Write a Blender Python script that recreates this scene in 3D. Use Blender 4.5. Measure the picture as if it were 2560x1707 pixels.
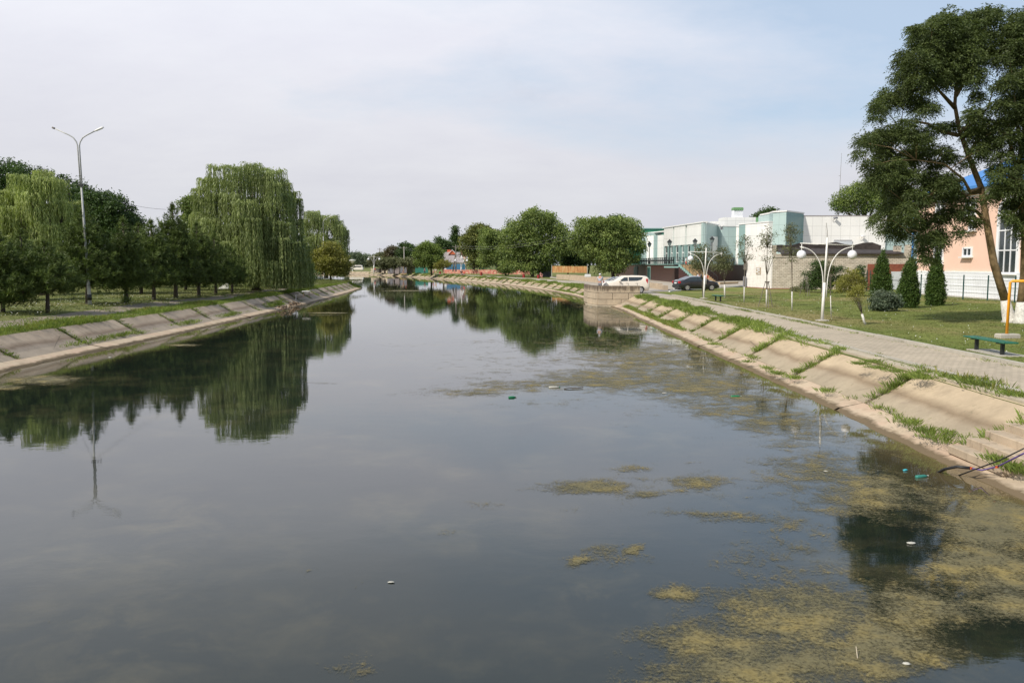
import bpy, math, random
import numpy as np
from mathutils import Vector, Matrix
for o in list(bpy.data.objects): bpy.data.objects.remove(o)
SC = bpy.context.scene
COL = SC.collection
rnd = random.Random(7)
PI = math.pi
# ---------------------------------------------------------------- camera
F, HZ, CAMZ = 2066.0, 661.0, 3.7          # focal length in photo pixels, horizon row, eye height over the water
P = math.atan((853.5 - HZ) / F)
cam = bpy.data.cameras.new('camera'); camo = bpy.data.objects.new('camera', cam); COL.objects.link(camo)
cam.sensor_width = 36; cam.lens = 36 * F / 2560; cam.clip_start = 0.1; cam.clip_end = 6000
camo.location = (0, 0, CAMZ); camo.rotation_euler = (PI / 2 - P, 0, 0)
SC.camera = camo
# ---------------------------------------------------------------- view, sun, sky
SC.view_settings.view_transform = 'Standard'
try: SC.view_settings.look = 'None'
except Exception: pass
SC.view_settings.exposure = 0.12; SC.view_settings.gamma = 1.0; SC.view_settings.use_curve_mapping = False
SUN = Vector((-0.62, -0.50, 0.74)).normalized()
sl = bpy.data.lights.new('sun', 'SUN'); so = bpy.data.objects.new('sun', sl); COL.objects.link(so)
sl.energy = 4.3; sl.angle = math.radians(2.5); sl.color = (1.0, 0.94, 0.84)
so.rotation_euler = (-SUN).to_track_quat('-Z', 'Y').to_euler(); so.location = (-20, -30, 60)
w = bpy.data.worlds.new('World'); SC.world = w; w.use_nodes = True
N = w.node_tree.nodes; L = w.node_tree.links; N.clear()
def wn(t, **k):
    n = N.new(t)
    for a, b in k.items(): setattr(n, a, b)
    return n
sky = wn('ShaderNodeTexSky'); sky.sky_type = 'NISHITA'; sky.sun_disc = False
sky.sun_elevation = math.asin(SUN.z); sky.sun_rotation = math.atan2(SUN.x, SUN.y); sky.air_density = 1.0; sky.dust_density = 2.0
tc = wn('ShaderNodeTexCoord'); sep = wn('ShaderNodeSeparateXYZ'); L.new(tc.outputs['Generated'], sep.inputs[0])
def wm(op, a, b=None, clamp=False):
    n = wn('ShaderNodeMath', operation=op, use_clamp=clamp)
    for i, q in enumerate((a, b)):
        if q is None: continue
        if isinstance(q, (int, float)): n.inputs[i].default_value = q
        else: L.new(q, n.inputs[i])
    return n.outputs[0]
zz = wm('MAXIMUM', sep.outputs[2], 0.0)
den = wm('ADD', zz, 0.30)
cx = wm('DIVIDE', sep.outputs[0], den); cy = wm('DIVIDE', sep.outputs[1], den)
cmb = wn('ShaderNodeCombineXYZ'); L.new(cx, cmb.inputs[0]); L.new(cy, cmb.inputs[1])
def wnoise(scale, detail, rough, off, sx=1.0, sy=1.0, rot=0.0):
    m = wn('ShaderNodeMapping'); m.inputs['Location'].default_value = off; m.inputs['Scale'].default_value = (sx, sy, 1); m.inputs['Rotation'].default_value = (0, 0, rot)
    n = wn('ShaderNodeTexNoise'); n.inputs['Scale'].default_value = scale; n.inputs['Detail'].default_value = detail; n.inputs['Roughness'].default_value = rough
    L.new(cmb.outputs[0], m.inputs[0]); L.new(m.outputs[0], n.inputs[0]); return n.outputs[0]
def wramp(fac, pts):
    r = wn('ShaderNodeValToRGB'); e = r.color_ramp.elements
    while len(e) < len(pts): e.new(0.5)
    for el, (p, c) in zip(e, pts): el.position = p; el.color = (c[0], c[1], c[2], 1)
    L.new(fac, r.inputs[0]); return r.outputs[0]
def wmix(f, a, b, mode='MIX'):
    n = wn('ShaderNodeMix', data_type='RGBA', blend_type=mode)
    for i, q in ((0, f), (6, a), (7, b)):
        if isinstance(q, (int, float)): n.inputs[i].default_value = q
        elif isinstance(q, tuple): n.inputs[i].default_value = (*q, 1)
        else: L.new(q, n.inputs[i])
    return n.outputs[2]
bg1 = wmix(1.0, sky.outputs[0], (0.11, 0.11, 0.11), 'MULTIPLY')
veil = wramp(zz, [(0.0, (0.62, 0.63, 0.67)), (0.10, (0.68, 0.685, 0.73)), (0.25, (0.78, 0.79, 0.86)), (0.30, (0.80, 0.82, 0.89)), (0.36, (0.64, 0.67, 0.73)), (0.50, (0.52, 0.56, 0.62)), (1.0, (0.56, 0.60, 0.68))])
n1 = wnoise(1.3, 6, 0.6, (3.1, 7.7, 0), 1.0, 1.5, 0.5)
n2 = wnoise(3.0, 7, 0.60, (1.1, 2.3, 0), 0.8, 1.3, -0.35)
# the veil thins towards the right of the view, where blue shows between the streaks
rt = wm('MULTIPLY', wm('ADD', sep.outputs[0], 0.05), 0.75)
thin = wm('ADD', wm('MULTIPLY', n1, 0.75), wm('ADD', wm('MULTIPLY', n2, 0.5), rt))
hz = wm('MULTIPLY', zz, 6.0, clamp=True)
bl = wramp(wm('MULTIPLY', thin, hz), [(0.52, (0, 0, 0)), (1.1, (0.75, 0.75, 0.75))])
bright = wramp(n2, [(0.3, (0.955, 0.955, 0.97)), (0.7, (1.04, 1.04, 1.03))])
veil2 = wmix(1.0, veil, bright, 'MULTIPLY')
bluesky = wmix(0.45, bg1, (0.50, 0.70, 0.93))
skyc = wmix(bl, veil2, bluesky)
# a few small grey puffs low over the horizon
m3 = wnoise(2.2, 5, 0.55, (5.2, 0.4, 0), 1.0, 0.8)
puff = wramp(m3, [(0.64, (0, 0, 0)), (0.76, (0.28, 0.28, 0.28))])
skyc = wmix(puff, skyc, (0.50, 0.53, 0.62))
bgn = wn('ShaderNodeBackground'); L.new(skyc, bgn.inputs[0]); bgn.inputs[1].default_value = 1.0
wo = wn('ShaderNodeOutputWorld'); L.new(bgn.outputs[0], wo.inputs[0])
SC.cycles.use_denoising = True
SC.cycles.max_bounces = 6; SC.cycles.transparent_max_bounces = 12; SC.cycles.caustics_reflective = False; SC.cycles.caustics_refractive = False
# ---------------------------------------------------------------- photo pixel -> place
sP, cP = math.sin(P), math.cos(P)
def gp(px, py, z=1.0):
    u = (px - 1280) / F; v = (py - 853.5) / F
    t = (CAMZ - z) / (sP + v * cP)
    return Vector((u * t, (cP - v * sP) * t, z))
def at(px, py, Y):
    u = (px - 1280) / F; v = (py - 853.5) / F
    t = Y / (cP - v * sP)
    return Vector((u * t, Y, CAMZ - (sP + v * cP) * t))
def PX(px, Y): return at(px, HZ, Y).x
def PZ(py, Y): return at(1280, py, Y).z
def S(Y): return Y / F                      # metres per photo pixel
# ---------------------------------------------------------------- mesh builder
def newmesh(name, verts, faces, mat, parent, smooth=False, auto=None):
    me = bpy.data.meshes.new(name); me.from_pydata([tuple(v) for v in verts], [], faces)
    n = len(me.loops)
    co = np.empty(len(me.vertices) * 3, 'f'); me.vertices.foreach_get('co', co); co = co.reshape(-1, 3)
    li = np.empty(n, 'i'); me.loops.foreach_get('vertex_index', li)
    nf = len(me.polygons); nr = np.empty(nf * 3, 'f'); me.polygons.foreach_get('normal', nr); nr = nr.reshape(-1, 3)
    lt = np.empty(nf, 'i'); me.polygons.foreach_get('loop_total', lt)
    nn = np.repeat(nr, lt, axis=0); pc = co[li]
    tx, ty = -nn[:, 1], nn[:, 0]; tl = np.sqrt(tx * tx + ty * ty) + 1e-9
    flat = np.abs(nn[:, 2]) > 0.75
    u = np.where(flat, pc[:, 0], (pc[:, 0] * tx + pc[:, 1] * ty) / tl); v = np.where(flat, pc[:, 1], pc[:, 2])
    uvl = me.uv_layers.new(name='UVMap'); uvl.data.foreach_set('uv', np.stack([u, v], 1).astype('f').ravel())
    if smooth: me.polygons.foreach_set('use_smooth', [True] * nf)
    if isinstance(mat, (list, tuple)):
        for m in mat: me.materials.append(m)
    elif mat: me.materials.append(mat)
    o = bpy.data.objects.new(name, me); COL.objects.link(o)
    if parent is not None: o.parent = parent
    return o
class MB:
    def __init__(s, origin=(0, 0, 0)): s.v = []; s.f = []; s.o = Vector(origin)
    def add(s, vs, fs):
        b = len(s.v); s.v += [Vector(q) - s.o for q in vs]; s.f += [tuple(i + b for i in f) for f in fs]; return s
    def quad(s, *p): return s.add(p, [tuple(range(len(p)))])
    def box(s, c, d, rz=0.0, taper=1.0, bev=0.0):
        hx, hy, hz_ = d[0] / 2, d[1] / 2, d[2] / 2; cr, sr = math.cos(rz), math.sin(rz); vs = []
        if bev > 0:
            for zq, ins in ((-hz_, bev), (-hz_ + bev, 0), (hz_ - bev, 0), (hz_, bev)):
                for sx, sy in ((-1, -1), (1, -1), (1, 1), (-1, 1)):
                    x, y = sx * (hx - ins), sy * (hy - ins); vs.append((c[0] + x * cr - y * sr, c[1] + x * sr + y * cr, c[2] + zq))
            fs = [(3, 2, 1, 0), (12, 13, 14, 15)]
            for k in range(3):
                for i in range(4): j = (i + 1) % 4; fs.append((k * 4 + i, k * 4 + j, k * 4 + 4 + j, k * 4 + 4 + i))
            return s.add(vs, fs)
        for sz in (-1, 1):
            t = taper if sz > 0 else 1.0
            for sx, sy in ((-1, -1), (1, -1), (1, 1), (-1, 1)):
                x, y = sx * hx * t, sy * hy * t; vs.append((c[0] + x * cr - y * sr, c[1] + x * sr + y * cr, c[2] + sz * hz_))
        return s.add(vs, [(3, 2, 1, 0), (4, 5, 6, 7), (0, 1, 5, 4), (1, 2, 6, 5), (2, 3, 7, 6), (3, 0, 4, 7)])
    def prism(s, pts, z0, z1):
        n = len(pts)
        a = sum(pts[i][0] * pts[(i + 1) % n][1] - pts[(i + 1) % n][0] * pts[i][1] for i in range(n))
        if a < 0: pts = list(reversed(pts))
        vs = [(p[0], p[1], z0) for p in pts] + [(p[0], p[1], z1) for p in pts]
        return s.add(vs, [tuple(range(n - 1, -1, -1)), tuple(range(n, 2 * n))] + [(i, (i + 1) % n, n + (i + 1) % n, n + i) for i in range(n)])
    def slab(s, p0, p1, z0, z1, t):
        """upright wall between two plan points, thickness t to its left side (behind)"""
        d = Vector((p1[0] - p0[0], p1[1] - p0[1])); d.normalize(); nx, ny = -d.y * t, d.x * t
        return s.prism([(p0[0], p0[1]), (p1[0], p1[1]), (p1[0] + nx, p1[1] + ny), (p0[0] + nx, p0[1] + ny)], z0, z1)
    def tube(s, path, rad, n=8, cap=True):
        path = [Vector(p) for p in path]; k = len(path)
        if not isinstance(rad, (list, tuple)): rad = [rad] * k
        up = Vector((0.13, 0.31, 0.94)); vs = []; fs = []
        for i, p in enumerate(path):
            d = (path[min(i + 1, k - 1)] - path[max(i - 1, 0)]).normalized()
            a = d.cross(up if abs(d.dot(up)) < 0.95 else Vector((1, 0, 0))).normalized(); b = d.cross(a)
            for j in range(n): t = 2 * PI * j / n; vs.append(p + a * math.cos(t) * rad[i] + b * math.sin(t) * rad[i])
        for i in range(k - 1):
            for j in range(n): q = (j + 1) % n; fs.append((i * n + q, i * n + j, i * n + n + j, i * n + n + q))
        if cap: fs.append(tuple(range(n))); fs.append(tuple(range(k * n - 1, (k - 1) * n - 1, -1)))
        return s.add(vs, fs)
    def lathe(s, c, prof, n=16):
        vs = []; fs = []
        for r, z in prof:
            for j in range(n): t = 2 * PI * j / n; vs.append((c[0] + r * math.cos(t), c[1] + r * math.sin(t), c[2] + z))
        for i in range(len(prof) - 1):
            for j in range(n): q = (j + 1) % n; fs.append((i * n + j, i * n + q, i * n + n + q, i * n + n + j))
        fs.append(tuple(range(n - 1, -1, -1))); fs.append(tuple(range((len(prof) - 1) * n, len(prof) * n)))
        return s.add(vs, fs)
    def ball(s, c, r, n=16, m=10, sc=(1, 1, 1)):
        pr = [(max(1e-4, math.sin(PI * i / m)) * r, -math.cos(PI * i / m) * r) for i in range(m + 1)]
        b = len(s.v); s.lathe((0, 0, 0), pr, n)
        for i in range(b, len(s.v)):
            q = s.v[i] + s.o; s.v[i] = Vector((q.x * sc[0] + c[0], q.y * sc[1] + c[1], q.z * sc[2] + c[2])) - s.o
        return s
    def build(s, name, mat, parent=None, smooth=False): return newmesh(name, s.v, s.f, mat, parent, smooth)
USED = {}
def tag(o, label, cat, group=None, kind=None):
    if label: o['label'] = label
    if cat: o['category'] = cat
    if group: o['group'] = group
    if kind: o['kind'] = kind
    return o
def thing(name, label, cat, loc, rz=0.0, group=None):
    o = bpy.data.objects.new(name, None); COL.objects.link(o); o.location = loc; o.rotation_euler = (0, 0, rz)
    o.empty_display_size = 0.3
    return tag(o, label, cat, group)
def struct(o): o['kind'] = 'structure'; return o
def dup(root, loc, rz, label=None, group=None, sc=None):
    r = root.copy(); COL.objects.link(r); r.location = loc; r.rotation_euler = (0, 0, rz)
    if label: r['label'] = label
    if group: r['group'] = group
    if sc: r.scale = (sc, sc, sc) if not isinstance(sc, tuple) else sc
    for ch in list(root.children):
        c = ch.copy(); COL.objects.link(c); c.parent = r
        for g in list(ch.children): d = g.copy(); COL.objects.link(d); d.parent = c
    return r
def npmesh(name, V, mat, parent, tint=None, k=4):
    """V: (n,k,3) loose k-gons"""
    V = np.asarray(V, 'f'); n = V.shape[0]
    me = bpy.data.meshes.new(name); me.vertices.add(n * k); me.vertices.foreach_set('co', V.ravel())
    me.loops.add(n * k); me.loops.foreach_set('vertex_index', np.arange(n * k, dtype='i'))
    me.polygons.add(n); me.polygons.foreach_set('loop_start', np.arange(0, n * k, k, dtype='i')); me.polygons.foreach_set('loop_total', np.full(n, k, 'i'))
    me.update(calc_edges=True)
    if tint is not None:
        a = me.attributes.new('tint', 'FLOAT', 'FACE'); a.data.foreach_set('value', np.asarray(tint, 'f'))
    me.materials.append(mat)
    o = bpy.data.objects.new(name, me); COL.objects.link(o)
    if parent is not None: o.parent = parent
    return o
# ---------------------------------------------------------------- materials
class MT:
    def __init__(s, name):
        s.m = bpy.data.materials.new(name); s.m.use_nodes = True; s.t = s.m.node_tree; s.n = s.t.nodes; s.l = s.t.links
        s.b = s.n['Principled BSDF']; s.out = s.n['Material Output']; s._c = {}
    def set(s, k, v):
        i = s.b.inputs[k]
        if hasattr(v, 'links') or isinstance(v, bpy.types.NodeSocket): s.l.new(v, i)
        elif isinstance(v, tuple): i.default_value = (*v, 1) if len(v) == 3 else v
        else: i.default_value = v
        return s
    def coord(s, which='Object', scale=(1, 1, 1), rot=(0, 0, 0), loc=(0, 0, 0)):
        if 'tc' not in s._c: s._c['tc'] = s.n.new('ShaderNodeTexCoord')
        m = s.n.new('ShaderNodeMapping'); m.inputs['Scale'].default_value = scale; m.inputs['Rotation'].default_value = rot; m.inputs['Location'].default_value = loc
        if which == 'World':
            g = s.n.new('ShaderNodeNewGeometry'); s.l.new(g.outputs['Position'], m.inputs[0])
        else: s.l.new(s._c['tc'].outputs[which], m.inputs[0])
        return m.outputs[0]
    def noise(s, co, scale, detail=4, rough=0.55, out=0, dist=0.0):
        n = s.n.new('ShaderNodeTexNoise'); n.inputs['Scale'].default_value = scale; n.inputs['Detail'].default_value = detail; n.inputs['Roughness'].default_value = rough; n.inputs['Distortion'].default_value = dist
        s.l.new(co, n.inputs[0]); return n.outputs[out]
    def ramp(s, f, pts):
        r = s.n.new('ShaderNodeValToRGB'); e = r.color_ramp.elements
        while len(e) < len(pts): e.new(0.5)
        for el, (p, c) in zip(e, pts):
            el.position = p
            if isinstance(c, (int, float)): c = (c, c, c)
            el.color = (*c, 1)
        s.l.new(f, r.inputs[0]); return r.outputs[0]
    def mix(s, f, a, b, mode='MIX'):
        n = s.n.new('ShaderNodeMix'); n.data_type = 'RGBA'; n.blend_type = mode
        for i, q in ((0, f), (6, a), (7, b)):
            if isinstance(q, (int, float)): n.inputs[i].default_value = q
            elif isinstance(q, tuple): n.inputs[i].default_value = (*q, 1)
            else: s.l.new(q, n.inputs[i])
        return n.outputs[2]
    def math(s, op, a, b=0.0, clamp=False):
        n = s.n.new('ShaderNodeMath'); n.operation = op; n.use_clamp = clamp
        for i, q in enumerate((a, b)):
            if isinstance(q, (int, float)): n.inputs[i].default_value = q
            else: s.l.new(q, n.inputs[i])
        return n.outputs[0]
    def attr(s, name):
        n = s.n.new('ShaderNodeAttribute'); n.attribute_name = name; return n.outputs['Fac']
    def bump(s, h, strength=0.3, dist=0.02):
        n = s.n.new('ShaderNodeBump'); n.inputs['Strength'].default_value = strength; n.inputs['Distance'].default_value = dist
        s.l.new(h, n.inputs['Height']); s.l.new(n.outputs[0], s.b.inputs['Normal']); return n
def simple(name, c, rough=0.6, metal=0.0, var=0.12, scale=3.0, spec=None, bump=0.0):
    t = MT(name); co = t.coord('World'); n = t.noise(co, scale, 5, 0.6)
    lo = tuple(max(0, x * (1 - var)) for x in c); hi = tuple(min(1, x * (1 + var)) for x in c)
    t.set('Base Color', t.ramp(n, [(0.3, lo), (0.7, hi)])).set('Roughness', rough).set('Metallic', metal)
    if spec is not None: t.set('Specular IOR Level', spec)
    if bump: t.bump(t.noise(co, scale * 8, 4), bump, 0.01)
    return t.m
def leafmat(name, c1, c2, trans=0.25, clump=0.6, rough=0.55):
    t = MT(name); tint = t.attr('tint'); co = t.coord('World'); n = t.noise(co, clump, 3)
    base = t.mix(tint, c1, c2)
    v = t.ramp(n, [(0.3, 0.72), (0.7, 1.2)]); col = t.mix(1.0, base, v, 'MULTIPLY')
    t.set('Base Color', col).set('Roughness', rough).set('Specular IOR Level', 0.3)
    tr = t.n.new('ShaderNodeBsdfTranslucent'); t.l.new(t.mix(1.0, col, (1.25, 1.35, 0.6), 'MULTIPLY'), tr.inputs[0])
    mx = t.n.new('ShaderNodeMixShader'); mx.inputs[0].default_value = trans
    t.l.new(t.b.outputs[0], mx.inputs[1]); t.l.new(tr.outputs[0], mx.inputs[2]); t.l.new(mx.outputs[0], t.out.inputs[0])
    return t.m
M = {}
def concrete(name, c, stain=(0.16, 0.13, 0.10), amt=0.5, sc=1.0, pink=None):
    t = MT(name); co = t.coord('World'); n = t.noise(co, 0.55 * sc, 6, 0.65); f = t.noise(co, 9 * sc, 5, 0.7); g = t.noise(t.coord('World', (1.2, 1.2, 0.4)), 1.7 * sc, 6, 0.7)
    a = t.ramp(n, [(0.3, tuple(x * 0.8 for x in c)), (0.7, tuple(x * 1.1 for x in c))])
    a = t.mix(t.ramp(f, [(0.35, 0.0), (0.75, 0.35)]), a, tuple(x * 0.66 for x in c))
    if pink: a = t.mix(t.ramp(t.noise(co, 0.8, 4), [(0.45, 0.0), (0.65, 0.7)]), a, pink)
    a = t.mix(t.ramp(g, [(0.52, 0.0), (0.75, amt)]), a, stain)
    t.set('Base Color', a).set('Roughness', 0.9).set('Specular IOR Level', 0.2); t.bump(f, 0.35, 0.01); return t
def slabmat(name, c, stain, axis_sign):
    """sloping slabs: pale upper part, greyer lower part below the old tide line"""
    t = concrete(name, c, stain, 0.45)
    geo = t.n.new('ShaderNodeNewGeometry'); sp = t.n.new('ShaderNodeSeparateXYZ'); t.l.new(geo.outputs['Position'], sp.inputs[0])
    z = t.math('ADD', sp.outputs[2], t.math('MULTIPLY', t.noise(t.coord('World'), 0.9, 4), 0.22))
    band = t.ramp(z, [(0.42, (0.80, 0.84, 0.88)), (0.53, (0.78, 0.80, 0.84)), (0.62, (0.55, 0.52, 0.50)), (0.76, (1, 1, 1))])
    old = t.b.inputs['Base Color'].links[0].from_socket
    col = t.mix(1.0, old, band, 'MULTIPLY')
    v = t.n.new('ShaderNodeTexVoronoi'); v.feature = 'DISTANCE_TO_EDGE'; v.inputs['Scale'].default_value = 0.42
    cw = t.n.new('ShaderNodeMix'); cw.data_type = 'RGBA'; cw.inputs[0].default_value = 0.12; t.l.new(t.coord('World'), cw.inputs[6]); t.l.new(t.noise(t.coord('World'), 1.5, 6, 0.7, out=1), cw.inputs[7]); t.l.new(cw.outputs[2], v.inputs['Vector'])
    crack = t.ramp(v.outputs['Distance'], [(0.0, 0.75), (0.010, 0.0)])
    gate = t.ramp(t.noise(t.coord('World', loc=(4, 9, 0)), 0.35, 3), [(0.50, 0.0), (0.58, 1.0)])
    col = t.mix(t.math('MULTIPLY', crack, gate), col, (0.10, 0.085, 0.06))
    moss = t.ramp(t.noise(t.coord('World', loc=(2, 1, 7)), 2.8, 8, 0.75), [(0.60, 0.0), (0.70, 0.6)])
    t.set('Base Color', t.mix(moss, col, (0.13, 0.12, 0.07))); return t.m
M['slab_r'] = slabmat('slab_sand', (0.46, 0.365, 0.25), (0.22, 0.17, 0.12), 1)
M['slab_l'] = slabmat('slab_grey', (0.45, 0.355, 0.265), (0.14, 0.105, 0.075), -1)
_t = concrete('footing_concrete', (0.50, 0.40, 0.29), (0.24, 0.18, 0.12), 0.7, 1.6, (0.47, 0.33, 0.24))
_g = _t.n.new('ShaderNodeNewGeometry'); _s = _t.n.new('ShaderNodeSeparateXYZ'); _t.l.new(_g.outputs['Position'], _s.inputs[0])
_z = _t.math('SUBTRACT', _s.outputs[2], _t.math('MULTIPLY', _t.noise(_t.coord('World'), 2.2, 6, 0.7), 0.12))
_o = _t.b.inputs['Base Color'].links[0].from_socket; _t.set('Base Color', _t.mix(_t.ramp(_z, [(0.0, 1.0), (0.035, 0.0)]), _o, (0.14, 0.105, 0.065))); M['footing'] = _t.m
M['strip'] = concrete('strip_concrete', (0.48, 0.41, 0.31), (0.2, 0.17, 0.12), 0.5, 2.0).m
M['kerb'] = concrete('kerb_concrete', (0.45, 0.42, 0.36), (0.24, 0.21, 0.17), 0.55, 2.0).m
M['oldwall'] = concrete('old_wall', (0.46, 0.37, 0.27), (0.14, 0.11, 0.08), 0.75, 2.2).m
M['white_kerb'] = simple('white_kerb', (0.66, 0.66, 0.64), 0.8, var=0.12)
M['earth'] = simple('earth', (0.13, 0.10, 0.06), 0.95, var=0.4, scale=4)
def grassmat(name, a, b, c, sc=1.0):
    t = MT(name); co = t.coord('World'); n = t.noise(co, 0.35 * sc, 6, 0.65); f = t.noise(co, 14, 5, 0.75); d = t.noise(t.coord('World', (1, 0.5, 1), loc=(9, 4, 0)), 0.22 * sc, 5, 0.6)
    x = t.ramp(n, [(0.3, a), (0.55, b), (0.75, tuple(q * 1.15 for q in b))]); x = t.mix(t.ramp(d, [(0.47, 0.0), (0.64, 0.85)]), x, c)
    x = t.mix(1.0, x, t.ramp(f, [(0.3, 0.55), (0.7, 1.35)]), 'MULTIPLY')
    t.set('Base Color', x).set('Roughness', 0.95).set('Specular IOR Level', 0.1); t.bump(f, 0.8, 0.04); return t.m
M['lawn'] = grassmat('lawn', (0.105, 0.145, 0.033), (0.165, 0.19, 0.05), (0.27, 0.22, 0.10))
M['verge'] = grassmat('verge_grass', (0.085, 0.12, 0.03), (0.15, 0.17, 0.05), (0.22, 0.20, 0.09))
M['left_lawn'] = grassmat('park_grass', (0.075, 0.11, 0.032), (0.14, 0.155, 0.05), (0.22, 0.21, 0.09))
def paving():
    t = MT('paving'); uv = t.coord('UV'); br = t.n.new('ShaderNodeTexBrick'); t.l.new(uv, br.inputs[0])
    br.inputs['Scale'].default_value = 1.0; br.inputs['Brick Width'].default_value = 0.2; br.inputs['Row Height'].default_value = 0.165; br.inputs['Mortar Size'].default_value = 0.008
    br.inputs['Color1'].default_value = (0.385, 0.325, 0.245, 1); br.inputs['Color2'].default_value = (0.46, 0.385, 0.29, 1); br.inputs['Mortar'].default_value = (0.22, 0.19, 0.14, 1)
    co = t.coord('World'); n = t.noise(co, 0.7, 5, 0.6); g = t.noise(t.coord('World', (1.6, 1, 1)), 2.3, 6, 0.7)
    a = t.mix(1.0, br.outputs[0], t.ramp(n, [(0.3, 0.84), (0.7, 1.12)]), 'MULTIPLY')
    a = t.mix(t.ramp(g, [(0.58, 0.0), (0.72, 0.55)]), a, (0.20, 0.175, 0.10))
    t.set('Base Color', a).set('Roughness', 0.9); t.bump(br.outputs['Fac'], -0.4, 0.01); return t.m
M['paving'] = paving()
M['asphalt'] = simple('asphalt', (0.22, 0.205, 0.19), 0.92, var=0.22, scale=0.9, bump=0.3)
M['asphalt2'] = simple('pale_asphalt', (0.36, 0.315, 0.255), 0.92, var=0.2, scale=0.8, bump=0.3)
M['dirt_path'] = concrete('worn_path', (0.27, 0.225, 0.175), (0.12, 0.13, 0.05), 0.8, 1.5).m
def watermat():
    t = MT('water'); co = t.coord('World')
    n = t.noise(co, 0.32, 6, 0.62); n2 = t.noise(t.coord('World', loc=(31, 5, 0)), 0.9, 7, 0.7, dist=0.6)
    weed = t.math('MULTIPLY', t.ramp(n, [(0.45, 0.0), (0.66, 1.0)]), t.ramp(n2, [(0.42, 0.0), (0.62, 1.0)]))
    base = t.mix(weed, (0.010, 0.015, 0.012), (0.055, 0.050, 0.028))
    sh = t.attr('shore'); f3 = t.noise(co, 1.1, 5, 0.6)
    base = t.mix(t.math('MULTIPLY', sh, t.ramp(f3, [(0.25, 0.6), (0.6, 1.0)]), clamp=True), base, (0.150, 0.112, 0.055))
    t.set('Base Color', base).set('Roughness', 0.018).set('IOR', 1.62).set('Specular IOR Level', 0.5)
    r1 = t.noise(t.coord('World', (1, 1.5, 1)), 1.6, 3, 0.5); r2 = t.noise(t.coord('World', (1, 2.4, 1)), 9.0, 3, 0.55)
    patch = t.ramp(t.noise(co, 0.10, 4, 0.6), [(0.42, 0.25), (0.66, 1.0)])
    h = t.math('ADD', t.math('MULTIPLY', r1, 0.5), t.math('MULTIPLY', t.math('MULTIPLY', r2, 0.14), patch))
    t.bump(h, 0.20, 0.012); return t.m
M['water'] = watermat()
def algaemat():
    t = MT('algae'); co = t.coord('World'); d = t.attr('dens')
    a = t.noise(co, 2.6, 8, 0.70, dist=0.5); b = t.noise(co, 22, 6, 0.78, dist=0.4); n0 = t.noise(t.coord('World', loc=(7, 3, 0)), 0.75, 5, 0.6)
    v = t.math('ADD', t.math('MULTIPLY', a, 0.55), t.math('ADD', t.math('MULTIPLY', b, 0.62), t.math('MULTIPLY', n0, 0.40)))
    # v runs about 0.45..0.9 ; keep where v > 1.05 - 0.5 * dens
    th = t.math('SUBTRACT', t.math('ADD', v, t.math('MULTIPLY', d, 0.44)), 0.965)
    al = t.math('MULTIPLY', th, 4.6, clamp=True)
    c = t.ramp(t.noise(co, 1.3, 6, 0.65), [(0.3, (0.095, 0.088, 0.048)), (0.5, (0.145, 0.125, 0.060)), (0.68, (0.24, 0.185, 0.062))])
    c = t.mix(1.0, c, t.ramp(b, [(0.3, 0.55), (0.7, 1.3)]), 'MULTIPLY')
    t.set('Base Color', c).set('Roughness', 0.75).set('Specular IOR Level', 0.35).set('Alpha', al); t.bump(b, 0.5, 0.02)
    return t.m
M['algae'] = algaemat()
def brickmat(name, c1, c2, mort, bw=0.25, rh=0.088, dirt=0.4, ms=0.012):
    t = MT(name); br = t.n.new('ShaderNodeTexBrick'); t.l.new(t.coord('UV'), br.inputs[0]); br.inputs['Scale'].default_value = 1.0
    br.inputs['Brick Width'].default_value = bw; br.inputs['Row Height'].default_value = rh; br.inputs['Mortar Size'].default_value = ms
    br.inputs['Color1'].default_value = (*c1, 1); br.inputs['Color2'].default_value = (*c2, 1); br.inputs['Mortar'].default_value = (*mort, 1)
    n = t.noise(t.coord('World'), 1.4, 6, 0.7); a = t.mix(1.0, br.outputs[0], t.ramp(n, [(0.3, 1 - dirt), (0.65, 1.08)]), 'MULTIPLY')
    t.set('Base Color', a).set('Roughness', 0.9).set('Specular IOR Level', 0.2); t.bump(br.outputs['Fac'], -0.4, 0.01); return t.m
M['silica_brick'] = brickmat('silicate_brick', (0.60, 0.54, 0.45), (0.48, 0.42, 0.34), (0.27, 0.235, 0.19), 0.40, 0.17, 0.25, 0.018)
M['white_brick'] = brickmat('painted_brick', (0.80, 0.77, 0.73), (0.76, 0.73, 0.69), (0.60, 0.57, 0.54), 0.40, 0.17, 0.12, 0.015)
M['red_brick'] = brickmat('red_brick', (0.30, 0.085, 0.05), (0.24, 0.065, 0.04), (0.2, 0.1, 0.07), 0.25, 0.088, 0.3)
M['white_render'] = simple('white_render', (0.74, 0.75, 0.78), 0.85, var=0.07, scale=0.8)
M['pink'] = simple('pink_render', (0.80, 0.545, 0.43), 0.9, var=0.05, scale=0.7)
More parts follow.
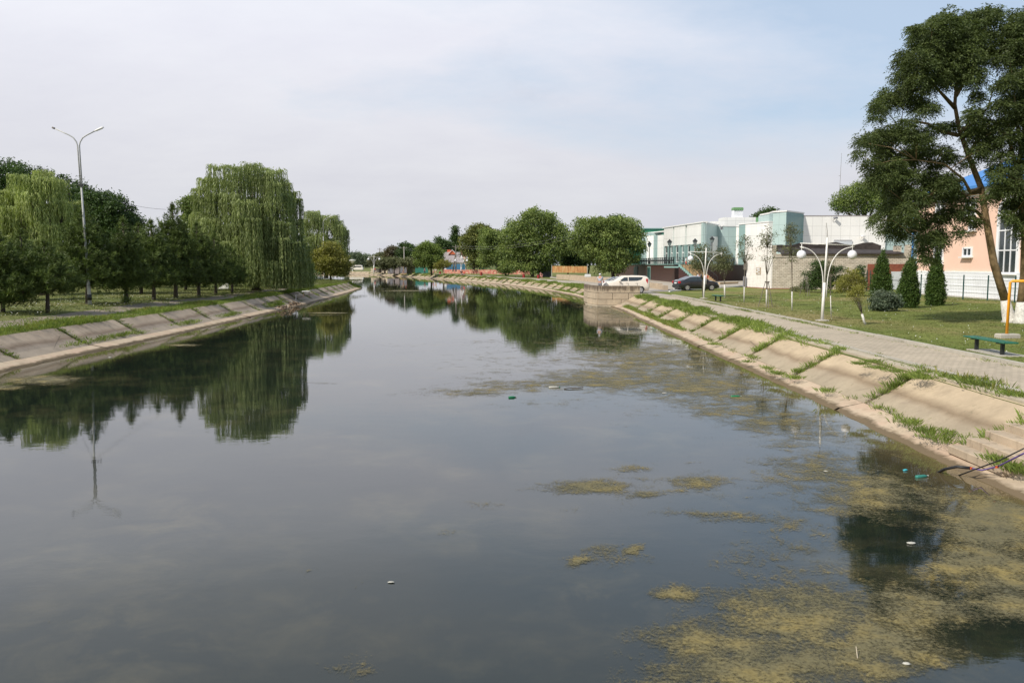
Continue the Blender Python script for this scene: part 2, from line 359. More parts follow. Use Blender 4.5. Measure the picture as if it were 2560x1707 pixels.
def cladding(name, c, w=1.5, h=1.5, line=0.62, rough=0.35):
    t = MT(name); br = t.n.new('ShaderNodeTexBrick'); br.offset = 0.0; t.l.new(t.coord('UV', loc=(0.1, 0.25, 0)), br.inputs[0]); br.inputs['Scale'].default_value = 1.0
    br.inputs['Brick Width'].default_value = w; br.inputs['Row Height'].default_value = h; br.inputs['Mortar Size'].default_value = 0.022; br.inputs['Mortar Smooth'].default_value = 0.1
    br.inputs['Color1'].default_value = (*c, 1); br.inputs['Color2'].default_value = (*[x * 0.965 for x in c], 1); br.inputs['Mortar'].default_value = (*[x * line for x in c], 1)
    a = t.mix(1.0, br.outputs[0], t.ramp(t.noise(t.coord('World', (1, 1, 0.3)), 0.6, 4), [(0.3, 0.94), (0.7, 1.03)]), 'MULTIPLY')
    t.set('Base Color', a).set('Roughness', rough); return t.m
M['clad_white'] = cladding('white_cladding', (0.81, 0.80, 0.77))
M['clad_teal'] = cladding('teal_cladding', (0.26, 0.375, 0.365))
M['clad_pale'] = cladding('pale_teal_cladding', (0.41, 0.525, 0.51))
M['clad_dark'] = cladding('deep_teal_cladding', (0.12, 0.25, 0.25))
M['green_metal'] = cladding('green_metal', (0.035, 0.22, 0.13), 30, 0.35, 0.6)
def granite():
    t = MT('brown_granite'); co = t.coord('World'); br = t.n.new('ShaderNodeTexBrick'); br.offset = 0.0; t.l.new(t.coord('UV'), br.inputs[0]); br.inputs['Scale'].default_value = 1
    br.inputs['Brick Width'].default_value = 0.6; br.inputs['Row Height'].default_value = 0.6; br.inputs['Mortar Size'].default_value = 0.008
    br.inputs['Color1'].default_value = (0.062, 0.028, 0.024, 1); br.inputs['Color2'].default_value = (0.05, 0.024, 0.021, 1); br.inputs['Mortar'].default_value = (0.03, 0.017, 0.014, 1)
    t.set('Base Color', br.outputs[0]).set('Roughness', 0.38).set('Specular IOR Level', 0.25); return t.m
M['granite'] = granite()
M['trim_white'] = simple('white_trim', (0.72, 0.71, 0.69), 0.5, var=0.05)
M['trim_teal'] = simple('teal_trim', (0.20, 0.34, 0.31), 0.5, var=0.08)
M['white_paint'] = simple('white_paint', (0.74, 0.72, 0.68), 0.45, var=0.08, scale=6)
M['globe'] = simple('opal_globe', (0.80, 0.80, 0.83), 0.22, var=0.02)
M['black_metal'] = simple('black_metal', (0.018, 0.02, 0.02), 0.45, var=0.2)
M['galv'] = simple('galvanised', (0.42, 0.42, 0.41), 0.75, 0.0, var=0.18, scale=5)
M['wood_pole'] = simple('grey_pole', (0.17, 0.15, 0.13), 0.9, var=0.3, scale=5)
M['pole_conc'] = simple('pale_pole', (0.42, 0.39, 0.35), 0.85, var=0.15)
M['bark'] = simple('bark', (0.085, 0.068, 0.052), 0.95, var=0.45, scale=7, bump=0.7)
M['bark_ochre'] = simple('lichen_bark', (0.24, 0.165, 0.085), 0.95, var=0.4, scale=5, bump=0.8)
M['bark_white'] = simple('limewashed_bark', (0.58, 0.56, 0.52), 0.95, var=0.3, scale=14, bump=0.6)
M['bark_grey'] = simple('grey_bark', (0.17, 0.145, 0.115), 0.95, var=0.35, scale=8)
M['roof_tar'] = simple('tar_roof', (0.045, 0.035, 0.032), 0.85, var=0.4, scale=2)
M['roof_grey'] = simple('asbestos_roof', (0.27, 0.24, 0.24), 0.9, var=0.2, scale=1.2)
M['roof_blue'] = simple('blue_roof', (0.045, 0.20, 0.52), 0.4, var=0.1)
M['roof_green'] = simple('green_roof', (0.12, 0.25, 0.10), 0.5, var=0.1)
M['roof_red'] = simple('red_roof', (0.12, 0.035, 0.04), 0.7, var=0.15)
M['orange'] = simple('orange_brick', (0.50, 0.12, 0.05), 0.8, var=0.1)
M['yellow_paint'] = simple('yellow_paint', (0.80, 0.33, 0.02), 0.4, var=0.06)
M['bench_green'] = simple('green_bench', (0.012, 0.12, 0.075), 0.4, var=0.25, scale=6)
M['fence_green'] = simple('green_fence', (0.008, 0.055, 0.05), 0.5, var=0.1)
M['fence_blue'] = simple('blue_fence', (0.03, 0.13, 0.24), 0.6, var=0.15)
M['fence_teal'] = simple('teal_fence', (0.01, 0.12, 0.09), 0.6, var=0.15)
def rustmat():
    t = MT('rusty_sheet'); co = t.coord('Object', (1, 1, 0.25)); n = t.noise(co, 2.2, 6, 0.7)
    t.set('Base Color', t.ramp(n, [(0.3, (0.17, 0.06, 0.025)), (0.5, (0.40, 0.20, 0.07)), (0.68, (0.46, 0.36, 0.18))])).set('Roughness', 0.8); return t.m
M['rust'] = rustmat()
def streakwall():
    t = concrete('streaked_wall', (0.50, 0.41, 0.30), (0.16, 0.13, 0.10), 0.55, 2.0)
    geo = t.n.new('ShaderNodeNewGeometry'); sp = t.n.new('ShaderNodeSeparateXYZ'); t.l.new(geo.outputs['Position'], sp.inputs[0])
    st = t.noise(t.coord('World', (5, 5, .5)), 1.3, 5, .65); top = t.math('MULTIPLY', t.math('SUBTRACT', sp.outputs[2], 1.0), 1.6, clamp=True)
    f = t.ramp(t.math('MULTIPLY', st, t.math('ADD', top, .35)), [(.42, 0.0), (.62, .85)])
    old = t.b.inputs['Base Color'].links[0].from_socket; t.set('Base Color', t.mix(f, old, (0.10, 0.075, 0.055))); return t.m
M['streak'] = streakwall()
def redwall():
    t = MT('red_painted_stone'); co = t.coord('World', (1, 1, 2)); n = t.noise(co, 1.2, 6, 0.75)
    t.set('Base Color', t.ramp(n, [(0.38, (0.42, 0.09, 0.08)), (0.52, (0.46, 0.22, 0.16)), (0.62, (0.50, 0.40, 0.27))])).set('Roughness', 0.9); return t.m
M['redwall'] = redwall()
M['glass'] = simple('dark_glass', (0.03, 0.04, 0.045), 0.06, var=0.2, spec=0.8)
M['glass_pale'] = simple('pale_glass', (0.16, 0.20, 0.20), 0.08, var=0.3, scale=1.5, spec=0.8)
M['stair_tan'] = simple('tan_steps', (0.50, 0.36, 0.20), 0.8, var=0.12)
M['car_white'] = simple('cream_paint', (0.74, 0.68, 0.60), 0.22, var=0.02, spec=0.6)
M['car_black'] = simple('charcoal_paint', (0.022, 0.024, 0.028), 0.16, var=0.05, spec=0.7)
M['car_silver'] = simple('silver_paint', (0.42, 0.43, 0.44), 0.25, var=0.05, spec=0.6)
M['rubber'] = simple('rubber', (0.015, 0.015, 0.015), 0.8)
M['alloy'] = simple('alloy', (0.50, 0.50, 0.51), 0.3, 0.6, var=0.05)
M['taillight'] = simple('tail_light', (0.45, 0.015, 0.02), 0.2, var=0.1)
M['headlight'] = simple('head_light', (0.45, 0.48, 0.50), 0.1, var=0.1)
M['plate'] = simple('plate', (0.75, 0.75, 0.75), 0.5)
M['skin'] = simple('skin', (0.48, 0.25, 0.17), 0.6, var=0.05)
M['hair'] = simple('dark_hair', (0.03, 0.02, 0.015), 0.7)
M['cloth_white'] = simple('white_cloth', (0.66, 0.67, 0.70), 0.9, var=0.08)
M['cloth_plaid'] = simple('pale_plaid', (0.42, 0.46, 0.54), 0.9, var=0.35, scale=22)
M['cloth_red'] = simple('red_cloth', (0.62, 0.045, 0.03), 0.9, var=0.1)
M['cloth_dark'] = simple('dark_cloth', (0.03, 0.035, 0.05), 0.9)
M['cloth_grey'] = simple('grey_cloth', (0.20, 0.20, 0.22), 0.9)
M['cloth_pink'] = simple('pink_cloth', (0.55, 0.25, 0.25), 0.9, var=0.3, scale=12)
M['plastic_cyan'] = simple('cyan_plastic', (0.04, 0.34, 0.40), 0.35)
M['plastic_green'] = simple('green_plastic', (0.01, 0.16, 0.06), 0.25)
M['plastic_teal'] = simple('faded_teal_plastic', (0.03, 0.19, 0.15), 0.3)
M['plastic_white'] = simple('white_plastic', (0.42, 0.41, 0.36), 0.4)
M['hose_black'] = simple('black_hose', (0.015, 0.015, 0.016), 0.5)
M['hose_purple'] = simple('purple_hose', (0.10, 0.06, 0.22), 0.45)
M['bin_red'] = simple('red_bin', (0.28, 0.025, 0.025), 0.5)
M['garage'] = simple('pale_door', (0.50, 0.53, 0.56), 0.6, var=0.08)
M['rubble'] = simple('rubble', (0.17, 0.12, 0.08), 0.95, var=0.5, scale=6)
# foliage
M['lf_willow'] = leafmat('willow_leaves', (0.090, 0.130, 0.036), (0.31, 0.36, 0.14), 0.28, 0.5)
M['lf_willow_dk'] = leafmat('willow_leaves_shaded_side', (0.070, 0.105, 0.022), (0.165, 0.22, 0.055), 0.25, 0.5)
M['lf_pale'] = leafmat('pale_willow_leaves', (0.13, 0.18, 0.045), (0.38, 0.43, 0.16), 0.3, 0.5)
M['lf_pine'] = leafmat('pine_needles', (0.05, 0.078, 0.016), (0.15, 0.20, 0.046), 0.12, 0.8)
M['lf_ash'] = leafmat('ash_leaves', (0.045, 0.067, 0.020), (0.125, 0.160, 0.045), 0.28, 0.5)
M['lf_mid'] = leafmat('mid_green_leaves', (0.060, 0.10, 0.022), (0.25, 0.31, 0.085), 0.25, 0.35)
M['lf_dark'] = leafmat('dark_green_leaves', (0.035, 0.065, 0.018), (0.075, 0.125, 0.03), 0.2, 0.35)
M['lf_fresh'] = leafmat('fresh_green_leaves', (0.09, 0.135, 0.028), (0.20, 0.26, 0.06), 0.28, 0.4)
M['lf_yellow'] = leafmat('yellow_green_leaves', (0.14, 0.14, 0.03), (0.28, 0.27, 0.06), 0.28, 0.6)
M['lf_olive'] = leafmat('grey_green_leaves', (0.085, 0.095, 0.042), (0.17, 0.18, 0.085), 0.2, 0.6)
M['lf_thuja'] = leafmat('thuja_leaves', (0.028, 0.062, 0.010), (0.085, 0.135, 0.025), 0.1, 1.2)
M['lf_chestnut'] = leafmat('chestnut_leaves', (0.06, 0.085, 0.02), (0.22, 0.23, 0.06), 0.2, 0.25)
M['lf_brown'] = leafmat('brownish_leaves', (0.06, 0.05, 0.025), (0.13, 0.11, 0.05), 0.2, 0.4)
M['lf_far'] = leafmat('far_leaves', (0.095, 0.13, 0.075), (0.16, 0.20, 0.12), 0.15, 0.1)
M['lf_glauc'] = leafmat('bluish_leaves', (0.06, 0.09, 0.055), (0.14, 0.17, 0.11), 0.15, 1.0)
M['blade'] = leafmat('grass_blades', (0.11, 0.165, 0.028), (0.27, 0.33, 0.08), 0.3, 0.5)
M['blade_dry'] = leafmat('yellowish_blades', (0.16, 0.18, 0.03), (0.30, 0.27, 0.08), 0.3, 0.8)
M['blade_lawn'] = leafmat('lawn_blades', (0.085, 0.115, 0.03), (0.20, 0.195, 0.07), 0.25, 0.4)
M['flower'] = simple('clover_flowers', (0.70, 0.70, 0.66), 0.8)
# ================================================================ the canal, its banks and the land
def chaikin(p, k=2):
    for _ in range(k):
        q = [p[0]]
        for a, b in zip(p, p[1:]): q += [a * 0.75 + b * 0.25, a * 0.25 + b * 0.75]
        q.append(p[-1]); p = q
    return p
def resample(p, step):
    out = [p[0]]; acc = 0.0
    for a, b in zip(p, p[1:]):
        d = (b - a).length; t = step - acc
        while t <= d: out.append(a + (b - a) * (t / d)); t += step
        acc = d - (t - step)
    return out
def V2(x, y): return Vector((x, y))
def g0(px, py): q = gp(px, py, 0.0); return V2(q.x, q.y)
Rk = [V2(8.05, -30), V2(8.05, 8)] + [g0(*q) for q in ((2322, 1141), (2087, 1023), (1820, 902), (1687.5, 840), (1608, 803), (1541, 770), (1469, 750), (1430, 738.5), (1373, 727), (1299, 716.5), (1253, 711), (1140, 701), (1047, 694.5), (961, 688.5), (879, 685.5))] + [V2(-90, 345), V2(-170, 380)]
Lk = [V2(-17.6, -30), V2(-17.6, 20)] + [g0(*q) for q in ((0, 931), (283, 869), (387, 848), (565, 808), (749, 765.4), (846, 740), (905, 722))] + [V2(-24.5, 136), V2(-33, 146), V2(-55, 162), V2(-90, 185), V2(-170, 230)]
STEP = 0.45
RL = resample(chaikin(Rk, 3), STEP); LL = resample(chaikin(Lk, 3), STEP)
def normals(p, side):
    out = []
    for i in range(len(p)):
        d = (p[min(i + 2, len(p) - 1)] - p[max(i - 2, 0)]).normalized(); out.append(V2(d.y, -d.x) * side)
    return out
RN = normals(RL, 1); LN = normals(LL, -1)
PR = [(-0.7, -0.25), (0.0, 0.0), (0.72, 0.17), (1.2, 0.43), (2.05, 0.93), (2.45, 0.985), (2.9, 1.0), (70, 1.0)]
PL = [(-0.7, -0.25), (0.0, 0.0), (0.75, 0.16), (1.25, 0.36), (2.2, 0.93), (3.2, 1.0), (5.0, 1.03), (8.0, 1.27), (70, 1.27)]
def zof(prof, o):
    for (a, za), (b, zb) in zip(prof, prof[1:]):
        if o <= b: return za + (zb - za) * (o - a) / (b - a)
    return prof[-1][1]
def bp(side, i, o, dz=0.0):
    P_, N_, pr = (RL, RN, PR) if side == 'R' else (LL, LN, PL)
    i = max(0, min(len(P_) - 1, i)); q = P_[i] + N_[i] * o
    return Vector((q.x, q.y, zof(pr, o) + dz))
def idx(side, y):
    P_ = RL if side == 'R' else LL
    return min(range(len(P_)), key=lambda i: abs(P_[i].y - y))
def ribbon(mb, side, i0, i1, offs, dz=0.0, st=1, jit=0.0):
    ii = list(range(i0, i1, st)) + [i1]; nn = len(offs); base = len(mb.v)
    for i in ii:
        for o in offs: mb.v.append(bp(side, i, o, dz + (rnd.uniform(-jit, jit) if jit else 0)) - mb.o)
    for a in range(len(ii) - 1):
        for b in range(nn - 1):
            q = base + a * nn + b; f = (q, q + nn, q + nn + 1, q + 1)
            mb.f.append(f if side == 'L' else f[::-1])
nR, nL = len(RL) - 1, len(LL) - 1
# earth under the slabs
for side, n in (('R', nR), ('L', nL)):
    mb = MB(); ribbon(mb, side, 0, n, [-0.7, 0, 0.72, 1.2, 2.05, 2.5], -0.05, 4); struct(mb.build('embankment_soil', M['earth']))
STEPS_Y0, STEPS_Y1 = 13.7, 15.55
PIER_Y0, PIER_Y1 = 72.9, 80.0
def slabs(side, n, first_y, mat, top):
    mb = MB(); fb = MB(); i0 = idx(side, first_y); k = 12
    st = i0 - k * (i0 // k)
    for i in range(st - k, n - k, k):
        a, b = max(i, 0), i + k
        ya = (RL if side == 'R' else LL)[a].y; yb = (RL if side == 'R' else LL)[b].y
        gap = 0.10 if ya < 70 else 0.28
        segs = [(a, b)]
        if side == 'R' and ya < PIER_Y1 and yb > PIER_Y0: segs = [(a, idx('R', PIER_Y0 - .4)), (idx('R', PIER_Y1 + .4), b)]
        if side == 'R' and ya < STEPS_Y1 and yb > STEPS_Y0:
            segs = [(a, idx('R', STEPS_Y0)), (idx('R', STEPS_Y1), b)]
        dz = rnd.uniform(-0.012, 0.02)
        for (s, e) in segs:
            if e - s < 2: continue
            base = len(mb.v); ii = list(range(s, e + 1)); P_ = RL if side == 'R' else LL
            offs = [0.75, 1.2, 1.65, top]; nn = len(offs)
            for q, i_ in enumerate(ii):
                sh = gap if q == 0 else (-gap if q == len(ii) - 1 else 0)
                d = (P_[min(i_ + 1, n)] - P_[max(i_ - 1, 0)]).normalized()
                for o in offs:
                    p = bp(side, i_, o, dz); mb.v.append(p + Vector((d.x * sh, d.y * sh, 0)))
                p = bp(side, i_, offs[0], dz - 0.09); mb.v.append(p + Vector((d.x * sh, d.y * sh, 0)))
            w_ = nn + 1
            for q in range(len(ii) - 1):
                for o in range(nn - 1):
                    c = base + q * w_ + o; f = (c, c + w_, c + w_ + 1, c + 1); mb.f.append(f if side == 'L' else f[::-1])
                c = base + q * w_; f = (c + nn, c + w_ + nn, c + w_, c); mb.f.append(f if side == 'L' else f[::-1])
            for q in (0, len(ii) - 1):
                c = base + q * w_; mb.f.append(tuple(c + z for z in (nn, 0, 1, 2, 3)))
    o = struct(mb.build('embankment_slabs', mat))
    # footing: lengths of kerb-like concrete whose foot stands in the water
    for i in range(st - k, n - k, k):
        a, b = max(i, 0), i + k; dz = rnd.uniform(-0.012, 0.012)
        ya = (RL if side == 'R' else LL)[a].y; yb = (RL if side == 'R' else LL)[b].y
        if side == 'R' and ya < PIER_Y0 < yb: b = max(a + 1, idx('R', PIER_Y0 - .3))
        elif side == 'R' and ya < PIER_Y1 < yb: a = idx('R', PIER_Y1 + .3)
        elif side == 'R' and PIER_Y0 <= ya and yb <= PIER_Y1: continue
        base = len(fb.v); P_ = RL if side == 'R' else LL; ii = list(range(a, b + 1))
        for q, i_ in enumerate(ii):
            sh = 0.02 if q == 0 else (-0.02 if q == len(ii) - 1 else 0); d = (P_[min(i_ + 1, n)] - P_[max(i_ - 1, 0)]).normalized()
            j = rnd.uniform(-0.055, 0.05)
            for o, z in ((-0.35, -0.22), (0.03 + j, 0.02), (0.09 + j * 0.6, 0.055), (0.70, 0.185), (0.72, 0.1)):
                p = bp(side, i_, o); fb.v.append(Vector((p.x + d.x * sh, p.y + d.y * sh, z + dz)))
        for q in range(len(ii) - 1):
            for o in range(4):
                c = base + q * 5 + o; f = (c, c + 5, c + 6, c + 1); fb.f.append(f if side == 'L' else f[::-1])
    struct(fb.build('embankment_footing', M['footing']))
slabs('R', nR, 21.0, M['slab_r'], 2.08); slabs('L', nL, 36.2, M['slab_l'], 2.2)
# land sheets
def landsheet(name, side, n, offs, dz, mat, i0=0, i1=None, st=3):
    mb = MB(); ribbon(mb, side, i0, n if i1 is None else i1, offs, dz, st); return struct(mb.build(name, mat))
landsheet('grass_verge', 'R', nR, [2.02, 2.25, 2.45, 2.9, 9.0], 0.0, M['verge'])
pts = [bp('R', i, 9.0) for i in range(0, nR + 1, 12)]
far = [(-1600, 900), (-1400, 2600), (0, 3200), (2600, 2600), (2600, -300), (60, -300)]
mb = MB(); mb.quad(*(([Vector((x, y, 1.0)) for x, y in far] + pts)[::-1])); g = mb.build('ground', M['verge']); struct(g)
landsheet('left_bank_grass', 'L', nL, [2.15, 3.2, 5.0, 6.5, 8.0], 0.0, M['left_lawn'])
pts = [bp('L', i, 8.0) for i in range(0, nL + 1, 12)]
mb = MB(); mb.quad(*(pts + [Vector((-1600, 880, 1.27)), Vector((-2500, 600, 1.27)), Vector((-2500, -300, 1.27)), Vector((-40, -300, 1.27))])); struct(mb.build('park_ground', M['left_lawn']))
# paved promenade on the right bank with kerbs
iP = idx('R', 74)
landsheet('promenade', 'R', nR, [2.75, 5.15], 0.012, M['paving'], 0, iP, 2)
mb = MB(); ribbon(mb, 'R', idx('R', 78), idx('R', 330), [2.7, 7.5], 0.012, 4); struct(mb.build('far_promenade', M['asphalt2']))
def kerbrun(name, side, i0, i1, o0, o1, h, mat, seg=9, base=0.99, gap=0.02, jz=0.008):
    mb = MB(); i = i0
    while i < i1:
        j = min(i + seg, i1); dz = rnd.uniform(-jz, jz); dn = rnd.uniform(-0.012, 0.012)
        a0, a1 = bp(side, i, o0 + dn), bp(side, i, o1 + dn); b0, b1 = bp(side, j, o0 + dn), bp(side, j, o1 + dn)
        d = (b0 - a0).normalized() * gap
        q = [a0 + d, a1 + d, b1 - d, b0 - d]
        mb.prism([(p.x, p.y) for p in q], base - 0.1, base + h + dz); i = j
    return struct(mb.build(name, mat))
kerbrun('lawn_kerb', 'R', 0, idx('R', 71.5), 5.17, 5.31, 0.12, M['kerb'], 9)
kerbrun('path_edging', 'R', 0, idx('R', 44), 2.56, 2.66, 0.055, M['kerb'], 5)
kerbrun('coping_strip', 'R', 0, idx('R', 66), 2.11, 2.50, 0.0, M['strip'], 7, 0.992, 0.02, 0.012)
# lawn on the right, reaching the white kerb of the road
Lc, Rc = gp(1681, 729.5), gp(1866, 716.5)
lawn = [bp('R', i, 5.31) for i in range(0, idx('R', Lc.y - 0.3), 6)]
mb = MB(); q = [Vector((p.x, p.y, 1.03)) for p in lawn] + [Vector((Lc.x, Lc.y, 1.03)), Vector((Rc.x, Rc.y, 1.03)), Vector((70, 96, 1.03)), Vector((90, -30, 1.03))]
mb.quad(*q[::-1]); struct(mb.build('lawn', M['lawn']))
mb = MB(); a, b = Vector((Lc.x, Lc.y)), Vector((Rc.x, Rc.y)); d = (b - a).normalized()
for k in range(int((b - a).length / 1.0)): mb.slab(a + d * (k + 0.015), a + d * (k + 0.985), 0.95, 1.16 + rnd.uniform(-.01, .01), 0.15)
mb.slab(a + Vector((-0.5, -1.4)), a + Vector((0, -0.02)), 0.95, 1.15, 0.14)
struct(mb.build('white_road_kerb', M['white_kerb']))
# road and forecourt
ra = bp('R', idx('R', 70.5), 5.0); rb = bp('R', idx('R', 70.5), 2.75)
mb = MB(); mb.quad(*[Vector((x, y, 1.018)) for x, y in ((rb.x, rb.y), (ra.x, ra.y), (Lc.x, Lc.y), (Rc.x, Rc.y), (70, 97), (75, 126), (41, 147), (26.5, 123.8), (25.8, 180), (14, 175), (9.6, 140), (12, 112), (12.4, 90), (10.6, 81))]); struct(mb.build('road', M['asphalt2']))
mb = MB(); mb.quad(*[Vector((x, y, 1.030)) for x, y in ((12.5, 80.5), (Lc.x - 0.7, Lc.y + 0.7), (Rc.x, Rc.y + .3), (70, 97.3), (72, 103), (44, 103), (30, 101), (19, 92.5), (14.6, 86))]); struct(mb.build('road_surface', M['asphalt']))
mb = MB(); ka = [(17.6, 89.6), (19.8, 93.2), (30, 102), (44, 104)]
for p, q in zip(ka, ka[1:]): mb.slab(p, q, 0.95, 1.14, 0.15)
struct(mb.build('pavement_kerb', M['white_kerb']))
# left path, worn and broken, close to the bank
mb = MB(); n_ = idx('L', 118); base = 0
ii = list(range(0, n_, 3))
for i in ii:
    wv = 0.22 * math.sin(i * 0.11) + 0.15 * math.sin(i * 0.037 + 1)
    for o in (3.9 + wv + rnd.uniform(-.12, .12), 5.0 + wv * 0.5, 5.9 + wv + rnd.uniform(-.12, .12)): p = bp('L', i, o, 0.012); mb.v.append(p)
for a in range(len(ii) - 1):
    for b_ in range(2): q = a * 3 + b_; mb.f.append((q, q + 3, q + 4, q + 1))
struct(mb.build('footpath', M['dirt_path']))
# steps down to the water in the right bank
mb = MB(); iS = idx('R', (STEPS_Y0 + STEPS_Y1) / 2); x0 = RL[iS].x
nS = 6
for k in range(nS):
    xa = x0 + 0.24 + k * 0.345; z1 = 0.13 + (k + 1) * 0.145
    mb.box(((xa + x0 + 2.45) / 2, (STEPS_Y0 + STEPS_Y1) / 2 + rnd.uniform(-.02, .02), (z1 - 0.135 + z1 - 0.02) / 2), (x0 + 2.45 - xa, STEPS_Y1 - STEPS_Y0 - 0.08, 0.155), bev=0.012)
st_ = mb.build('bank_steps', M['oldwall']); tag(st_, 'worn concrete steps going down the right bank to the water', 'steps')
# ---------------------------------------------------------------- water
def dist_to(poly, X, Y):
    A = np.array([(p.x, p.y) for p in poly[::4]]); best = np.full(X.shape, 1e9)
    for i in range(len(A) - 1):
        a, b = A[i], A[i + 1]; ab = b - a; t = np.clip(((X - a[0]) * ab[0] + (Y - a[1]) * ab[1]) / (ab @ ab), 0, 1)
        best = np.minimum(best, (X - a[0] - t * ab[0]) ** 2 + (Y - a[1] - t * ab[1]) ** 2)
    return np.sqrt(best)
def gridmesh(name, xs, ys, mat, attrs, z, keep=None):
    X, Y = np.meshgrid(xs, ys); nx, ny = len(xs), len(ys)
    vals = {k: f(X, Y) for k, f in attrs.items()}
    I = np.arange(nx * ny).reshape(ny, nx); F4 = np.stack([I[:-1, :-1], I[:-1, 1:], I[1:, 1:], I[1:, :-1]], -1).reshape(-1, 4)
    co = np.stack([X, Y, np.full_like(X, z)], -1).reshape(-1, 3)
    if keep is not None:
        kv = keep(vals).ravel(); F4 = F4[kv[F4].any(1)]
        used = np.unique(F4); mp = np.full(nx * ny, -1); mp[used] = np.arange(len(used)); F4 = mp[F4]; co = co[used]; vals = {k: v.ravel()[used] for k, v in vals.items()}
    me = bpy.data.meshes.new(name); me.vertices.add(len(co)); me.vertices.foreach_set('co', co.astype('f').ravel())
    me.loops.add(F4.size); me.loops.foreach_set('vertex_index', F4.ravel().astype('i')); nf = len(F4)
    me.polygons.add(nf); me.polygons.foreach_set('loop_start', np.arange(0, nf * 4, 4, dtype='i')); me.polygons.foreach_set('loop_total', np.full(nf, 4, 'i'))
    me.update(calc_edges=True)
    for k, v in vals.items(): a = me.attributes.new(k, 'FLOAT', 'POINT'); a.data.foreach_set('value', np.asarray(v, 'f').ravel())
    me.materials.append(mat); o = bpy.data.objects.new(name, me); COL.objects.link(o); return o
def shore(X, Y):
    dr = dist_to(RL, X, Y); dl = dist_to(LL, X, Y)
    return np.maximum(np.clip(1.15 - dr / 1.1, 0, 1), np.clip(1.1 - dl / 2.6, 0, 1) * 0.6)
wt = gridmesh('water', np.arange(-172, 16, 0.8), np.arange(-26, 382, 0.8), M['water'], {'shore': shore}, 0.0); struct(wt)
BL = [(1250,790,180,20,.34),(1400,800,200,32,.5),(1500,830,180,45,.72),(1420,870,200,26,.74),(1200,885,130,14,.66),(1080,902,110,11,.62),(960,905,60,4,.4),(1600,880,150,42,.78),(1700,930,140,36,.7),(1780,970,110,30,.66),(1860,990,90,26,.55),
 (1960,1010,270,95,.44),(1500,850,400,85,.45),(1620,1150,330,90,.30),(1950,1250,260,120,.46),(1440,716,60,16,.8),(1450,756,90,22,.52),(1120,785,80,5,.4),(920,793,60,4,.35),(1560,765,60,18,.5),(1350,740,60,10,.3),
 (1900,1090,150,50,.66),(1990,1130,140,50,.72),(2150,1145,110,34,.74),(2290,1200,130,60,1.0),(2230,1290,140,50,.88),(2340,1330,140,80,.9),(2080,1400,180,45,.86),(1830,1410,200,66,.9),(1650,1480,150,60,.82),(1560,1362,70,15,.85),(1500,1550,90,50,.6),(1760,1530,240,60,.85),(2000,1500,180,66,.85),(2200,1400,120,40,.55),(1840,1300,60,14,.4),
 (1340,1118,95,14,.85),(1270,1112,40,7,.6),(1480,1137,40,8,.75),(1600,1105,62,18,.7),(1560,1130,60,8,.6),(1455,1078,50,9,.66),(1690,1187,110,14,.62),(1740,1195,50,7,.7),(1110,1160,50,13,.52),(1390,1275,90,24,.5),(1325,1295,28,8,1.05),(1450,1257,28,6,1.05),(1050,1222,50,9,.34),(850,1335,50,11,.3),(730,1308,40,14,.34),(810,1540,60,28,.46),(60,1425,50,11,.4),
 (90,873,85,9,.9),(0,890,50,6,.85),(420,793,35,2.5,.9),(400,780,60,3.5,.5),(750,719,45,1.5,.9),(735,724,40,1.2,.7),(740,880,45,1.6,.4),
 (890,652,45,4,.7),(930,668,50,1.6,.8),(860,663,40,2.5,.45),(1310,676,50,7,.42),(1370,700,60,12,.55),(1260,690,45,4,.42),(1180,655,60,1.5,.5)]
def dens(X, Y):
    D = np.zeros_like(X); YY = np.maximum(Y, 1.0)
    v = (CAMZ * cP - YY * sP) / (YY * cP + CAMZ * sP); t = YY / (cP - v * sP); px = (1280 + F * X / t) / 1.0884; py = (853.5 + F * v) / 1.0884
    for x, y, rx, ry, a in BL: D = np.maximum(D, a * np.exp(-(((px - x) / (rx * 1.35)) ** 2 + ((py - y) / (ry * 1.4)) ** 2) ** 1.3))
    for x, y, rx, ry in ((2050, 1262, 95, 50), (1975, 1208, 40, 20)): D *= 1 - 0.85 * np.exp(-(((px - x) / rx) ** 2 + ((py - y) / ry) ** 2) ** 2)
    D[(py > 1600) | (dist_to(RL, X, Y) < 0.25) | (dist_to(LL, X, Y) < 0.4)] *= 0.3
    return D
al = gridmesh('algae', np.arange(-22, 9.2, 0.2), np.arange(6.5, 150, 0.25), M['algae'], {'dens': dens}, 0.008, lambda v: v['dens'] > 0.07)
tag(al, None, None, None, 'stuff')
